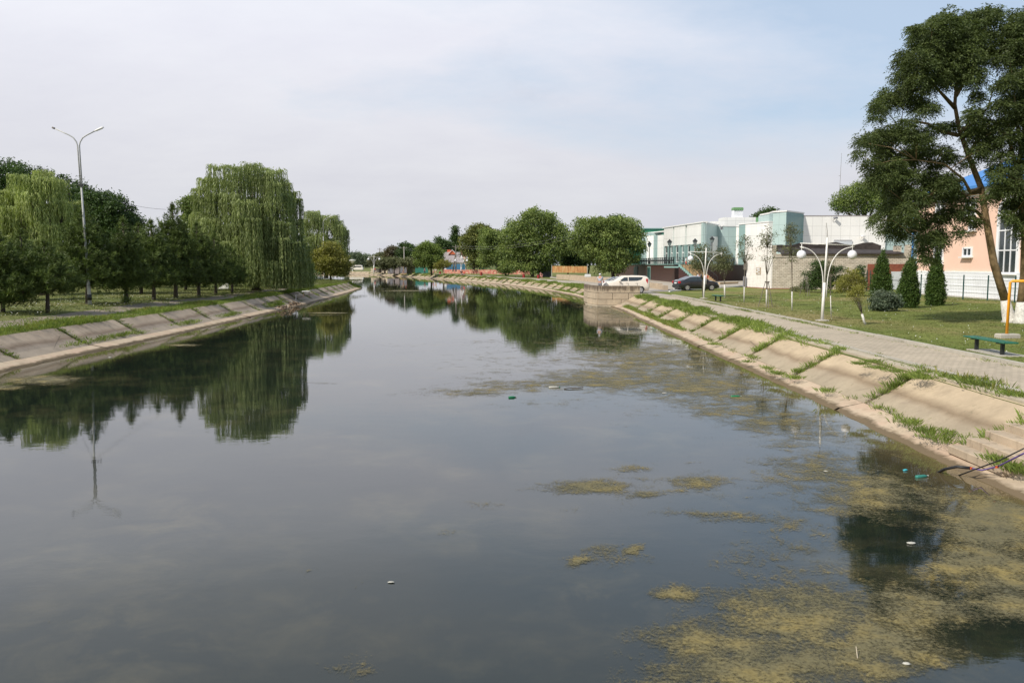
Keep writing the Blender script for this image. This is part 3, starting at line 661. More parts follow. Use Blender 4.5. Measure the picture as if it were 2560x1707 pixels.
# ---------------------------------------------------------------- grass blades
def blades(name, P0, hgt, n, spread, mat, lean=0.45, width=0.012, seed=1, tintb=0.0):
    """P0: (k,3) tuft roots, hgt: (k,), n blades each"""
    r = np.random.default_rng(seed); P0 = np.asarray(P0, 'f'); k = len(P0); hgt = np.asarray(hgt, 'f'); sp = np.broadcast_to(np.asarray(spread, 'f'), (k,))
    P = np.repeat(P0, n, 0); Hh = np.repeat(hgt, n) * r.uniform(0.45, 1.1, k * n); s = np.repeat(sp, n)
    off = r.normal(0, 1, (k * n, 2)) * s[:, None] * 0.5; P = P.copy(); P[:, :2] += off
    th = r.uniform(0, 2 * PI, k * n); ln = r.uniform(0, lean, k * n) * Hh
    dx = off[:, 0] * 0.5 + np.cos(th) * ln; dy = off[:, 1] * 0.5 + np.sin(th) * ln
    wv = np.stack([-np.sin(th), np.cos(th)], 1) * (width * (0.6 + Hh * 1.6))[:, None]
    tip = P + np.stack([dx, dy, Hh], 1); mid = P + np.stack([dx * 0.35, dy * 0.35, Hh * 0.6], 1)
    w3 = np.concatenate([wv, np.zeros((k * n, 1))], 1)
    V = np.stack([P - w3 * 0.7, P + w3 * 0.7, tip, mid - w3], 1)
    t = np.clip(r.normal(0.45 + tintb, 0.25, k * n) + np.repeat(r.normal(0, 0.12, k), n), 0, 1)
    o = npmesh(name, V, mat, None, t); o['kind'] = 'stuff'; return o
r_ = np.random.default_rng(3)
T = []; Hq = []
def along(side, y0, y1, dens_per_m, olo, ohi, hlo, hhi, clumpf=0.0):
    i0, i1 = idx(side, y0), idx(side, y1)
    for i in range(i0, i1):
        cl = 0.5 + 0.5 * math.sin(i * 0.23 + 2 * math.sin(i * 0.071)); m = dens_per_m * STEP * (1 - clumpf + clumpf * 2 * cl * cl)
        for _ in range(int(m) + (rnd.random() < m - int(m))):
            o = rnd.uniform(olo, ohi); p = bp(side, i, o)
            d = RL[min(i + 1, nR)] - RL[i] if side == 'R' else LL[min(i + 1, nL)] - LL[i]; q = rnd.random()
            T.append((p.x + d.x * q, p.y + d.y * q, p.z)); Hq.append(rnd.uniform(hlo, hhi) * (0.6 + 0.6 * cl))
# right verge: scrappy near the camera, thick farther on
along('R', 6, 17, 5, 2.3, 2.75, 0.07, 0.19, 0.95)
along('R', 17, 30, 7, 2.05, 2.75, 0.05, 0.16, 0.9)
along('R', 28, 48, 22, 1.9, 2.75, 0.08, 0.26, 0.5)
along('R', 48, 71, 26, 1.85, 2.9, 0.10, 0.30, 0.3)
along('R', 83, 200, 16, 1.6, 2.7, 0.10, 0.30, 0.4)
along('R', 200, 300, 10, 1.2, 3.0, 0.12, 0.35, 0.4)
along('R', 44, 69, 16, 0.62, 0.85, 0.08, 0.24, 0.2)
along('R', 84, 120, 8, 0.62, 0.85, 0.08, 0.22, 0.5)
along('R', 8, 44, 2.2, 0.68, 0.80, 0.05, 0.16, 0.95)
along('R', 8, 60, 3.5, 5.0, 5.16, 0.04, 0.12, 0.8)
# the joints between slabs
def joints(side, n, first_y, per, hlo, hhi, ymax, skip=lambda k: False, ymin=-5):
    i0 = idx(side, first_y); st = i0 - 12 * (i0 // 12)
    for q, i in enumerate(range(st, n, 12)):
        P_ = RL if side == 'R' else LL
        y = P_[i].y
        if y > ymax or y < ymin or skip(q): continue
        if side == 'R' and PIER_Y0 - 4 < y < PIER_Y1 + 4: continue
        top = 2.3; m = int(per * (1.0 if y < 70 else 1.2)); d = (P_[min(i + 1, n)] - P_[max(i - 1, 0)]).normalized()
        lo = rnd.uniform(0.7, 1.1)
        for _ in range(m):
            o = rnd.uniform(lo, top); p = bp(side, i, o); s = rnd.gauss(0, 0.06 + 0.10 * max(0, (o - 1.4)) + (0.12 if y > 45 else 0))
            T.append((p.x + d.x * s, p.y + d.y * s, p.z)); Hq.append(rnd.uniform(hlo, hhi))
joints('R', nR, 21.0, 42, 0.06, 0.20, 300)
for (px, py, n_, h_) in ((2262, 1058, 8, .18), (2305, 1080, 9, .2), (2345, 1102, 10, .18), (2385, 1090, 10, .16), (2425, 1080, 8, .12), (1880, 893, 8, .14), (1868, 905, 8, .12), (1920, 922, 10, .14), (1945, 935, 14, .15), (1985, 945, 12, .18), (2066, 980, 8, .16), (1785, 862, 10, .12), (2520, 1060, 14, .2), (2400, 950, 24, .16), (2440, 962, 24, .18), (2530, 988, 16, .14), (2300, 945, 20, .15), (2180, 905, 14, .12), (2150, 910, 14, .12), (2200, 922, 14, .12), (2235, 930, 10, .1), (2520, 1170, 14, .2), (2545, 1180, 10, .2), (2490, 1150, 12, .16), (2555, 1075, 20, .2)):
    zq = {True: 0.25, False: 0.97}[py > 1000 or (px < 2080 and 860 < py < 990)]; c = gp(px, py, zq)
    for _ in range(n_): T.append((c.x + rnd.gauss(0, .07), c.y + rnd.gauss(0, .18), c.z)); Hq.append(rnd.uniform(.4, .9) * h_)
# right side of the steps: a tongue of long grass
for k in range(50): q = rnd.random(); T.append((x0 + 0.75 + q * 1.8, STEPS_Y0 - 0.18 + rnd.gauss(0, .10), 0.2 + q * 0.78)); Hq.append(rnd.uniform(.10, .24))
for k in range(20): q = rnd.random(); T.append((x0 + 0.75 + q * 1.7, STEPS_Y1 + 0.1 + rnd.gauss(0, .05), 0.2 + q * 0.75)); Hq.append(rnd.uniform(.08, .2))
blades('bank_grass', T, Hq, 26, 0.15, M['blade'], 0.7, 0.0065, 11)
T = []; Hq = []
along('L', 14, 128, 24, 2.15, 3.5, 0.10, 0.26, 0.35)
along('L', 14, 128, 5, 3.5, 6.2, 0.05, 0.14, 0.7)
joints('L', nL, 36.2, 26, 0.05, 0.13, 126)
along('L', 34, 60, 5, 0.85, 1.15, 0.08, 0.20, 0.95); along('L', 66, 72, 12, 0.85, 1.4, 0.10, 0.26, 0.3)
along('L', 126, 150, 30, 0.3, 3.0, 0.12, 0.3, 0.2)
blades('left_bank_tufts', T, Hq, 20, 0.17, M['blade'], 0.7, 0.011, 12)
T = []; Hq = []
along('R', 46, 69, 9, 0.60, 0.85, 0.10, 0.26, 0.2); along('L', 14, 120, 7, 2.4, 3.4, 0.12, 0.28, 0.8)
along('R', 8, 30, 1.6, 2.2, 2.75, .10, .22, .9)
blades('dry_grass', T, Hq, 14, 0.16, M['blade_dry'], 0.5, 0.013, 13)
# lawn blades over both lawns
k = 20000; yy = 14 + 66 * r_.random(k) ** 0.8; xx = 13.5 + (yy * 0.75 - 2) * r_.random(k); z = np.full(k, 1.03)
ok = (xx > 13.55) & (xx < 38) & ((yy < 70) | (xx > 20)); ok &= (yy - 0.0 < 78 + (xx - 15) * 0.4)
blades('lawn_grass', np.stack([xx, yy, z], 1)[ok], r_.uniform(.025, .065, ok.sum()), 7, 0.22, M['blade_lawn'], 0.9, 0.010, 14)
k = 16000; yy = 24 + 110 * r_.random(k) ** 0.9; xx = -23.0 - 38 * r_.random(k); z = np.full(k, 1.25)
blades('park_grass', np.stack([xx, yy, z], 1), r_.uniform(.06, .16, k), 8, 0.3, M['blade_lawn'], 0.8, 0.016, 15)
# white clover heads and litter-like flowers in the grass
k = 420; yy = 18 + 55 * r_.random(k); xx = 14 + (yy * 0.5) * r_.random(k); c = np.stack([xx, yy, np.full(k, 1.06)], 1)
k2 = 520; yy = 25 + 40 * r_.random(k2); xx = -23.3 - 9 * r_.random(k2) ** 1.5; c = np.concatenate([c, np.stack([xx, yy, np.full(k2, 1.36)], 1)])
s = r_.uniform(.008, .019, len(c))[:, None]; ex = np.array([1, 0, .3]); ez = np.array([0, .6, 1.0])
V = np.stack([c - ex * s, c - ez * s, c + ex * s, c + ez * s], 1); o = npmesh('clover_flowers', V, M['flower'], None); o['kind'] = 'stuff'
# ================================================================ trees
def rng(s): return np.random.default_rng(s)
def unit(a): return a / (np.linalg.norm(a, axis=1, keepdims=True) + 1e-9)
def leafquads(C, A, r, size, asp=0.42, jit=0.3):
    n = len(C); B = unit(np.cross(A, r.normal(0, 1, (n, 3)))); L_ = (size * r.uniform(1 - jit, 1 + jit, n))[:, None]
    A = unit(A) * L_ * 0.5; B = B * L_ * asp * 0.5
    return np.stack([C - A, C + B - A * 0.1, C + A, C - B - A * 0.1], 1)
def crown_sprays(lumps, n, m, size, r, spread, droop=0.25, shell=0.55, flat=0.6):
    """n sprays over the lumps, m leaves each; denser towards the surface of each lump"""
    Lm = np.asarray(lumps, 'f'); R = Lm[:, 3:6]; wgt = (R[:, 0] * R[:, 2]) ** 1.0; pick = r.choice(len(Lm), n, p=wgt / wgt.sum())
    d = unit(r.normal(0, 1, (n, 3)) + np.array([0, 0, 0.25])); rad = 1 - np.abs(r.normal(0, shell * 0.5, n)); rad = np.clip(rad, 0.05, 1.12)
    C = Lm[pick, :3] + d * rad[:, None] * R[pick]
    out = unit(d + np.array([0, 0, -droop]))
    tint = np.clip(0.40 + 0.30 * d[:, 2] + r.normal(0, 0.20, n), 0, 1)  # upward leaves tinted lighter: sunlit crown tops put into the colour
    P = np.repeat(C, m, 0); D = np.repeat(out, m, 0); o = r.normal(0, 1, (n * m, 3)) * spread; o[:, 2] *= flat; P = P + o + D * r.uniform(0, spread, n * m)[:, None]
    A = unit(D * 0.9 + r.normal(0, 0.75, (n * m, 3)) + np.array([0, 0, -droop]))
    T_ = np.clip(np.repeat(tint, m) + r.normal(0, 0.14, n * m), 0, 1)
    return leafquads(P, A, r, size), T_
def trunk_mesh(parent, base_r, path, limbs, mat, name='trunk', n=8):
    mb = MB(); k = len(path); mb.tube(path, [base_r * (1 - 0.72 * (i / max(1, k - 1))) for i in range(k)], n)
    for (p0, p1, r0) in limbs:
        p0, p1 = Vector(p0), Vector(p1); mid = p0.lerp(p1, 0.5) + Vector((rnd.uniform(-.1, .1), rnd.uniform(-.1, .1), 0.10)) * (p1 - p0).length
        mb.tube([p0, mid, p1], [r0, r0 * 0.65, r0 * 0.22], 6)
    return mb.build(name, mat, parent, True)
def expand(lumps, r, back=True):
    """lumps (x,y,z,r) -> ellipsoids, with some behind so the crown is as deep as it is wide"""
    out = []
    xs = [l[0] for l in lumps]; hw = (max(xs) - min(xs)) / 2 + np.mean([l[3] for l in lumps]); cxm = (max(xs) + min(xs)) / 2
    for (x, y, z, q) in lumps:
        e = min(1, abs(x - cxm) / hw); dep = hw * 0.72 * math.sqrt(max(0.05, 1 - e * e))
        for s in ((0.55, -0.65) if back else (0.0,)):
            c = (x + r.uniform(-.15, .15) * q, y + dep * s * r.uniform(0.5, 1.2), z); out.append((*c, q * r.uniform(.75, .95), q * r.uniform(.8, 1.0), q * r.uniform(.6, .8)))
            if q > 1e-3:
                for _ in range(3):      # smaller boughs that stick out of the lump
                    d = r.normal(0, 1, 3); d /= np.linalg.norm(d); f = q * r.uniform(.75, 1.08); s2 = q * r.uniform(.22, .42)
                    out.append((c[0] + d[0] * f, c[1] + d[1] * f, c[2] + d[2] * f * .85, s2, s2, s2 * .8))
    return out
def pxl(Y, L_):   # photo-pixel lumps (px,py,r) at depth Y -> world
    return [(at(a, b, Y).x, Y, at(a, b, Y).z, c * S(Y)) for a, b, c in L_]
def broadleaf(name, label, Y, basepx, L_, mat, n, m=6, size=0.2, spread=None, seed=1, group=None, basez=None, bark='bark', tr=0.2, droop=0.25, back=True, cat='tree', shell=0.55, split=0.35):
    r = rng(seed); z0 = basez if basez is not None else (1.0 if PX(basepx, Y) > -8 or Y > 140 else 1.27); base = Vector((PX(basepx, Y), Y, z0))
    t = thing(name, label, cat, base, 0, group)
    W_ = [(x - base.x, y - base.y, z - base.z, q) for x, y, z, q in pxl(Y, L_)]
    E = expand(W_, r, back)
    V, T_ = crown_sprays(E, n, m, size, r, spread or size * 0.95, droop, shell)
    npmesh('crown', V, M[mat] if isinstance(mat, str) else mat, t, T_)
    top = max(W_, key=lambda q: q[2]); cxm = sum(q[0] for q in W_) / len(W_); zl = min(q[2] - q[3] for q in W_); zh = max(q[2] for q in W_)
    path = [Vector((0, 0, -0.15)), Vector((cxm * 0.15, 0, max(0.3, zl) * 0.6 + 0.1)), Vector((cxm * 0.5, 0.05, zl + (zh - zl) * split)), Vector((cxm * 0.8, -0.05, zl + (zh - zl) * 0.8))]
    limbs = []
    for e in E[::max(1, len(E) // 12)]:
        q = min(0.95, max(0.15, (e[2] / zh) * 0.6)); limbs.append((path[1].lerp(path[2], q), (e[0] * 0.9, e[1] * 0.9, e[2]), tr * 0.45))
    trunk_mesh(t, tr, path, limbs, M[bark])
    return t
# ---------------------------------------------------------------- willows: fountains of hanging shoots
def willow(label, Y, basepx, fount, mat, seed, strands=70, leaf=0.24, group=None, basez=1.27, floor=0.2, tr=0.35, name='weeping_willow', back=0.8, width=0.20):
    r = rng(seed); base = Vector((PX(basepx, Y), Y, basez)); t = thing(name, label, 'tree', base, 0, group); allV = []; allT = []
    heads = []
    for (px, py, rp, hang) in fount:                       # head of a fountain, spread radius, hang length, all in photo pixels
        p = at(px, py, Y); lo_ = py > 0.45 * min(f_[1] for f_ in fount) + 0.55 * max(f_[1] for f_ in fount); heads.append((p.x - base.x, p.z - base.z, rp * S(Y), hang * S(Y) * (1.15 if lo_ else 0.66)))
    xs = [h[0] for h in heads]; hw = (max(xs) - min(xs)) / 2 + 0.5; cm = (max(xs) + min(xs)) / 2
    hp = []
    for (x, z, q, hg) in heads:
        e = min(1, abs(x - cm) / hw); dep = hw * back * math.sqrt(max(0.04, 1 - e * e))
        for s in (-1, -0.35, 0.7): hp.append((x + r.normal(0, .2) * q, dep * s * r.uniform(.7, 1.05), z * (1.0 if s < 0.5 else .96) + r.normal(0, .28), q, hg * r.uniform(.85, 1.1)))
    for (x, y, z, q, hg) in hp:
        k = int(strands * (0.5 + q / 1.5)); th = r.uniform(0, 2 * PI, k); rr = q * r.uniform(0.15, 1.0, k) ** 0.6; out = r.uniform(0.75, 1.15, k)
        L_ = hg * r.uniform(0.35, 1.1, k); tn = np.clip(r.normal(0.48, 0.19) + (.10 if y < 0 else -.12) + r.normal(0, 0.15, k), 0, 1)  # rear heads darker, front ones lighter: shade between fountains put into the tint
        ns = np.maximum(4, (L_ / (leaf * 0.5)).astype(int) + 3); mx = int(ns.max())
        u = np.arange(mx)[None, :] / ns[:, None]; ok = u < 1.0
        arch = 0.22; hor = np.clip(u / arch, 0, 1); ux = rr[:, None] * (0.15 + 0.85 * np.sin(hor * PI / 2)) + 0.12 * u
        uz = np.where(u < arch, 0.5 * rr[:, None] * np.sin(u / arch * PI * 0.75), 0.5 * rr[:, None] * 0.7 - L_[:, None] * ((u - arch) / (1 - arch)))
        X = x + np.cos(th)[:, None] * ux + r.normal(0, .03, u.shape); Yc = y + np.sin(th)[:, None] * ux + r.normal(0, .03, u.shape); Z = z + uz
        C = np.stack([X, Yc, Z], -1)[ok]; TT = np.repeat(tn[:, None], mx, 1)[ok]; C_ok = C[:, 2] > floor; C = C[C_ok]; TT = TT[C_ok]
        hd = np.stack([np.repeat(np.cos(th)[:, None], mx, 1)[ok], np.repeat(np.sin(th)[:, None], mx, 1)[ok], np.zeros(ok.sum())], 1)[C_ok]
        uu = np.repeat(u[None], 1, 0)[0][ok][C_ok]
        A = unit(hd * np.clip(0.9 - uu * 2.2, 0.06, 1)[:, None] + np.array([0, 0, -1.0]) * np.clip(uu * 4, .1, 1)[:, None] + r.normal(0, 0.22, C.shape))
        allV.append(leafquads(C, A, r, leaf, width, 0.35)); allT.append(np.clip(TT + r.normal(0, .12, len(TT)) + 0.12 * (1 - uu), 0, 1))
    V = np.concatenate(allV); T_ = np.concatenate(allT)
    npmesh('crown', V, M[mat], t, T_)
    zt = max(h[1] for h in heads); path = [(0, 0, -.1), (0.1, 0, 1.5), (cm * 0.4, 0.1, zt * 0.45), (cm * 0.7, 0, zt * 0.8)]
    limbs = [((0.1 + h[0] * 0.1, 0, 1.4 + 0.2 * h[2] * 0.5), (h[0] * .95, h[1] * .8, h[2] * .97), tr * 0.4) for h in hp[::2]]
    trunk_mesh(t, tr, [Vector(q) for q in path], limbs, M['bark'])
    return t
# big willow in the middle of the left bank: heads row by row from the photo
big = [(545, 452, 22, 95), (585, 447, 26, 100), (625, 440, 28, 100), (655, 432, 26, 90), (690, 447, 26, 110), (715, 470, 20, 120), (728, 500, 14, 110),
       (525, 495, 22, 110), (570, 500, 26, 110), (610, 510, 30, 120), (650, 515, 28, 110), (690, 520, 28, 120), (505, 545, 18, 90), (540, 560, 26, 100), (580, 580, 26, 100), (620, 565, 30, 100), (660, 565, 26, 110), (705, 560, 24, 130),
       (570, 600, 24, 95), (600, 620, 22, 90), (640, 610, 26, 100), (680, 620, 24, 95), (735, 560, 12, 120), (725, 610, 24, 110), (750, 625, 20, 100), (765, 660, 14, 70), (655, 660, 20, 60), (700, 670, 22, 55), (610, 660, 16, 55), (730, 605, 18, 120)]
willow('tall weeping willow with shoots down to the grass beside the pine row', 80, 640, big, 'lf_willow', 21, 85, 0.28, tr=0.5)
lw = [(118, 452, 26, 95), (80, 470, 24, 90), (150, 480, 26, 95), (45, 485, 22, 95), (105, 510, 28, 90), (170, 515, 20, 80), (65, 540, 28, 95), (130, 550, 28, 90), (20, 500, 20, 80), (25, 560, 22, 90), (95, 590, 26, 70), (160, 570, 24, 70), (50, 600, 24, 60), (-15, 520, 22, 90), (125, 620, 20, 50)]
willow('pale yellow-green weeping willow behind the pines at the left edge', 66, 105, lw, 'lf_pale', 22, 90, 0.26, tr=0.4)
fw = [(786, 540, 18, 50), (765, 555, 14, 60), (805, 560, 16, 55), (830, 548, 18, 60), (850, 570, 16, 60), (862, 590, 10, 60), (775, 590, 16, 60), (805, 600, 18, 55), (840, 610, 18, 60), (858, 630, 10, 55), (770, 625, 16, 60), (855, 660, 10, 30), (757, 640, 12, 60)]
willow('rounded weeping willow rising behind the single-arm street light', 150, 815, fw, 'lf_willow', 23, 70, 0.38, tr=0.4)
# smaller cut willows on the far right bank: shorter shoots
wr = [(1068, 612, 12, 18), (1052, 620, 11, 20), (1085, 620, 12, 20), (1098, 630, 9, 22), (1045, 635, 10, 22), (1065, 640, 14, 18), (1085, 645, 13, 16), (1050, 655, 10, 12), (1100, 645, 7, 18), (1070, 625, 14, 20)]
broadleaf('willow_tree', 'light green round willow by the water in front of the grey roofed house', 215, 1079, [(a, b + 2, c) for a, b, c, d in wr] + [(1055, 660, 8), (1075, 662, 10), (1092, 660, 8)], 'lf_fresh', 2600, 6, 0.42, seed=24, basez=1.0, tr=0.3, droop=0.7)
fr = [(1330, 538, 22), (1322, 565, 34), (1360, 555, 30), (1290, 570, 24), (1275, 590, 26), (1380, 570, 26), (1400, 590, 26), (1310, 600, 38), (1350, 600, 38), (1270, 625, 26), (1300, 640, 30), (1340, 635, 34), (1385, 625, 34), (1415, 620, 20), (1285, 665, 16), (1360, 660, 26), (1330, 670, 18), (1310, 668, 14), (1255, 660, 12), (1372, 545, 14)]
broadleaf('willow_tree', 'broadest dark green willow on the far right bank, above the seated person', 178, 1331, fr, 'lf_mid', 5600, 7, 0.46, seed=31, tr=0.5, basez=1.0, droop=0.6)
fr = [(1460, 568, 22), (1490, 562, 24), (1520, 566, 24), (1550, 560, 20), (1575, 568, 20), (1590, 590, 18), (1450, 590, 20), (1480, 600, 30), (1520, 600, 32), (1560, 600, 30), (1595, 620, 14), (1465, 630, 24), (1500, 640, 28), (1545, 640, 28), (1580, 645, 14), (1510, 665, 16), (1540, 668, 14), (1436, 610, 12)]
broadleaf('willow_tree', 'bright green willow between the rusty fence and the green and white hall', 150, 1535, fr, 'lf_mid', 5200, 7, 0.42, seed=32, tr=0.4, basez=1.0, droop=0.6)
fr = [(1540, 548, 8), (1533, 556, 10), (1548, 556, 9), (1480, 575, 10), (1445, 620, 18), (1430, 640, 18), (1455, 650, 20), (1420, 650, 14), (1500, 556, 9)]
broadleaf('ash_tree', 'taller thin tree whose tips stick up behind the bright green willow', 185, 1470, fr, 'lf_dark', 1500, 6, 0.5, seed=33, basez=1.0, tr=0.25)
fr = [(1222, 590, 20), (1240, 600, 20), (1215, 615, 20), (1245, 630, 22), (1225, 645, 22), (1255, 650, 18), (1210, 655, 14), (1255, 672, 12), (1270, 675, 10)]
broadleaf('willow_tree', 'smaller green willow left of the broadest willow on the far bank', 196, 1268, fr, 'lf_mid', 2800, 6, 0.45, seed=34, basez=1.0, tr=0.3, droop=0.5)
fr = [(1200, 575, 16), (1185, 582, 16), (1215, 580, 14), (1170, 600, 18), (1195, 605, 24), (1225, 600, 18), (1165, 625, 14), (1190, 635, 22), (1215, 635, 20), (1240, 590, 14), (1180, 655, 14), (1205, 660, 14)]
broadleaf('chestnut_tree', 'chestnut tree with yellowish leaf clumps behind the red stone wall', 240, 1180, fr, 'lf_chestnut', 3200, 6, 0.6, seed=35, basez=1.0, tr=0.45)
fr = [(1138, 570, 4), (1137, 580, 6), (1138, 595, 8), (1138, 610, 9), (1138, 625, 9), (1138, 640, 8)]
broadleaf('poplar_tree', 'tall narrow poplar standing behind the grey roofed house', 300, 1138, fr, 'lf_dark', 1300, 5, 0.6, seed=36, basez=1.0, tr=0.25, back=False)
for lab, Y, b, L_, m_, n_, sd in (
    ('dark spreading tree left of the poplar behind the grey roof', 290, 1108, [(1097, 602, 8), (1105, 610, 10), (1095, 618, 12), (1115, 612, 10), (1122, 622, 10), (1105, 630, 12)], 'lf_dark', 1300, 41),
    ('dark round tree behind the pale concrete pole on the far bank', 262, 1018, [(1012, 617, 9), (1020, 622, 9), (1005, 630, 11), (1025, 635, 12), (1012, 645, 12), (1035, 628, 8), (1036, 645, 8)], 'lf_dark', 1500, 42),
    ('brownish tree between the two dark trees on the far bank', 275, 982, [(982, 624, 7), (975, 630, 8), (990, 632, 8), (980, 640, 9), (970, 645, 8)], 'lf_brown', 900, 43),
    ('grey-green bushy tree farthest left on the far right bank', 282, 950, [(950, 640, 8), (940, 648, 8), (955, 652, 9), (930, 655, 7), (962, 640, 8)], 'lf_olive', 900, 44),
    ('small olive-green tree in front of the grey shed', 250, 962, [(958, 655, 8), (968, 658, 8), (962, 664, 7)], 'lf_olive', 600, 45),
    ('small olive-green tree beside the orange shed', 248, 985, [(982, 655, 8), (992, 655, 8), (986, 664, 6)], 'lf_olive', 600, 46),
    ('small olive-green tree between the pale shed and the light willow', 240, 1028, [(1022, 655, 8), (1032, 658, 7), (1028, 663, 6), (1008, 657, 6)], 'lf_olive', 600, 47),
    ('dark tree closing the gap behind the broadest willow', 230, 1420, [(1420, 615, 14), (1408, 630, 12), (1432, 632, 12), (1418, 650, 14)], 'lf_mid', 1000, 48)):
    broadleaf('tree', lab, Y, b, L_, m_, n_, 5, 0.6, seed=sd, basez=1.0, tr=0.25)
broadleaf('bush', 'olive-green bush under the light green willow beside the path', 205, 1110, [(1095, 665, 7), (1108, 658, 8), (1118, 662, 6)], 'lf_yellow', 420, 5, 0.4, seed=49, basez=1.0, tr=0.1, cat='bush')
# hazy distant wood
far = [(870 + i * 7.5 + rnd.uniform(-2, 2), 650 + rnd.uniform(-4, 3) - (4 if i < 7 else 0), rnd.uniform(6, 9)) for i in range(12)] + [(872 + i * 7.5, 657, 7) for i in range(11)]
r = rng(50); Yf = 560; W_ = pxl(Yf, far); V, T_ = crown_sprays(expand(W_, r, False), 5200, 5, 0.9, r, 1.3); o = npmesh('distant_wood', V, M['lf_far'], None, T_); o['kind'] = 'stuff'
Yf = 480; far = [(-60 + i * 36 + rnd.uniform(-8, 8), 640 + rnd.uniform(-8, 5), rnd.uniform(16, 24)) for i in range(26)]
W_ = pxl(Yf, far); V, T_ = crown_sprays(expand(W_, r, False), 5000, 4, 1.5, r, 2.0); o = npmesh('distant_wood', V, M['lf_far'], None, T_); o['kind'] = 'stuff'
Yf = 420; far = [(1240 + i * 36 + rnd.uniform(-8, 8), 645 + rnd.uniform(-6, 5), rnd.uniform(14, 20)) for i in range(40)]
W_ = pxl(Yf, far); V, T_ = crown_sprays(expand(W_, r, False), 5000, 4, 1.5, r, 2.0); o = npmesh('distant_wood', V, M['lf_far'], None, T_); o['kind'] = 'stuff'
# ---------------------------------------------------------------- left park: big trees behind
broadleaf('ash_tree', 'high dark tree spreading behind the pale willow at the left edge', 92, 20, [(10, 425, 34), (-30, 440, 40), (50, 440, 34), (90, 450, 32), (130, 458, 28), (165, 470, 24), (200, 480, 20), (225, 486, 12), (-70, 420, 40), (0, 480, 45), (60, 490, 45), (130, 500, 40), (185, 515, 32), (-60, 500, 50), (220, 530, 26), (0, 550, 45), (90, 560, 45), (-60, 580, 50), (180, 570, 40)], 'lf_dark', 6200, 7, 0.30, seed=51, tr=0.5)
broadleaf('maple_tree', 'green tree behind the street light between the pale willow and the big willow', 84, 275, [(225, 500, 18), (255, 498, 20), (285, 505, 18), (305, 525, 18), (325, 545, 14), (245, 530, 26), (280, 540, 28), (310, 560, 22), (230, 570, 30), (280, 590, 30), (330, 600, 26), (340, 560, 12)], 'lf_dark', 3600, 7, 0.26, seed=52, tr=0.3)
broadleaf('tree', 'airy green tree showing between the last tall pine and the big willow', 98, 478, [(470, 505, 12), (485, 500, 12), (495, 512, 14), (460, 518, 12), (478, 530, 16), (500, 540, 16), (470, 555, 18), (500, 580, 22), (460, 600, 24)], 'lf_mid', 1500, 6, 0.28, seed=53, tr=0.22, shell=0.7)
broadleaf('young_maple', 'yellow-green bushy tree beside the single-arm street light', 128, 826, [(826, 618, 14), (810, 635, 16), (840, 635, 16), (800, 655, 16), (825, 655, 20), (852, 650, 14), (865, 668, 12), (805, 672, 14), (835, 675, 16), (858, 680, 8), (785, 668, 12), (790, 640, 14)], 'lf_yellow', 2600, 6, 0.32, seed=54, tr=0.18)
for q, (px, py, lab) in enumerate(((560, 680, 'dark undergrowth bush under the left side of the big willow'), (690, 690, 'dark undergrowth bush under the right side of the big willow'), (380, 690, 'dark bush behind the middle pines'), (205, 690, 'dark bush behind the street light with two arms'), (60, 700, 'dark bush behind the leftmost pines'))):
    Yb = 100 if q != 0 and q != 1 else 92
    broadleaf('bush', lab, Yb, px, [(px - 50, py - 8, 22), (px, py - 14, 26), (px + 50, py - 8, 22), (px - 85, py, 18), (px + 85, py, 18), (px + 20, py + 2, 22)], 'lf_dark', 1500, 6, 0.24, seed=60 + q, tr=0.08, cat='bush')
# ---------------------------------------------------------------- pines
def pine_parts(h, rad, z0, seed):
    """branches in whorls, each carrying brushes of long needles"""
    r = rng(seed); V = []; Tn = []; limbs = []; brushes = []
    nw = int((h - z0) / 0.30)
    for k in range(nw):
        u = k / (nw - 1.0); z = z0 + (h - 0.35 - z0) * u; R_ = rad * (1 - u) ** 0.76 * (0.72 + 0.28 * math.sin(min(1, u * 4 + .25) * PI / 2)); nb = 8 if u < .75 else 5
        for j in range(nb):
            th = 2 * PI * (j + r.uniform(-.3, .3)) / nb + k * 1.1; Rb = R_ * r.uniform(.72, 1.12); tip = np.array([math.cos(th) * Rb, math.sin(th) * Rb, z + Rb * r.uniform(.12, .34)])
            limbs.append(((0, 0, z), tuple(tip * np.array([.92, .92, 1])), 0.018 + 0.012 * (1 - u)))
            nbr = max(3, int(Rb / 0.16))
            for b in range(nbr):
                f = 0.32 + 0.68 * (b + 1) / nbr; c = np.array([tip[0] * f, tip[1] * f, z + (tip[2] - z) * f]) + r.normal(0, .12 * (0.3 + Rb * .5), 3); brushes.append((c, np.array([math.cos(th) * .8, math.sin(th) * .8, .75])))
                if Rb > .6: 
                    for _ in range(2): c2 = c + r.normal(0, .22, 3) * np.array([1, 1, .6]); brushes.append((c2, np.array([math.cos(th) * .6, math.sin(th) * .6, .9])))
    brushes.append((np.array([0, 0, h - .2]), np.array([0, 0, 1.]))); brushes.append((np.array([0, 0, h - .45]), np.array([0, 0, 1.])))
    C = np.array([b[0] for b in brushes]); D = unit(np.array([b[1] for b in brushes])); nn = 13
    P = np.repeat(C, nn, 0); Dd = unit(np.repeat(D, nn, 0) * .75 + unit(r.normal(0, 1, (len(P), 3))) * .9)
    L_ = r.uniform(.16, .26, len(P))[:, None]; B = unit(np.cross(Dd, r.normal(0, 1, Dd.shape))) * 0.017
    P = P + np.repeat(D, nn, 0) * r.uniform(-.12, .10, len(P))[:, None]
    V = np.stack([P - B, P + B, P + Dd * L_ + B * .3, P + Dd * L_ - B * .3], 1)
    t = np.clip(np.repeat(r.normal(.42, .2, len(C)), nn) + r.normal(0, .15, len(P)), 0, 1)
    return V, t, limbs
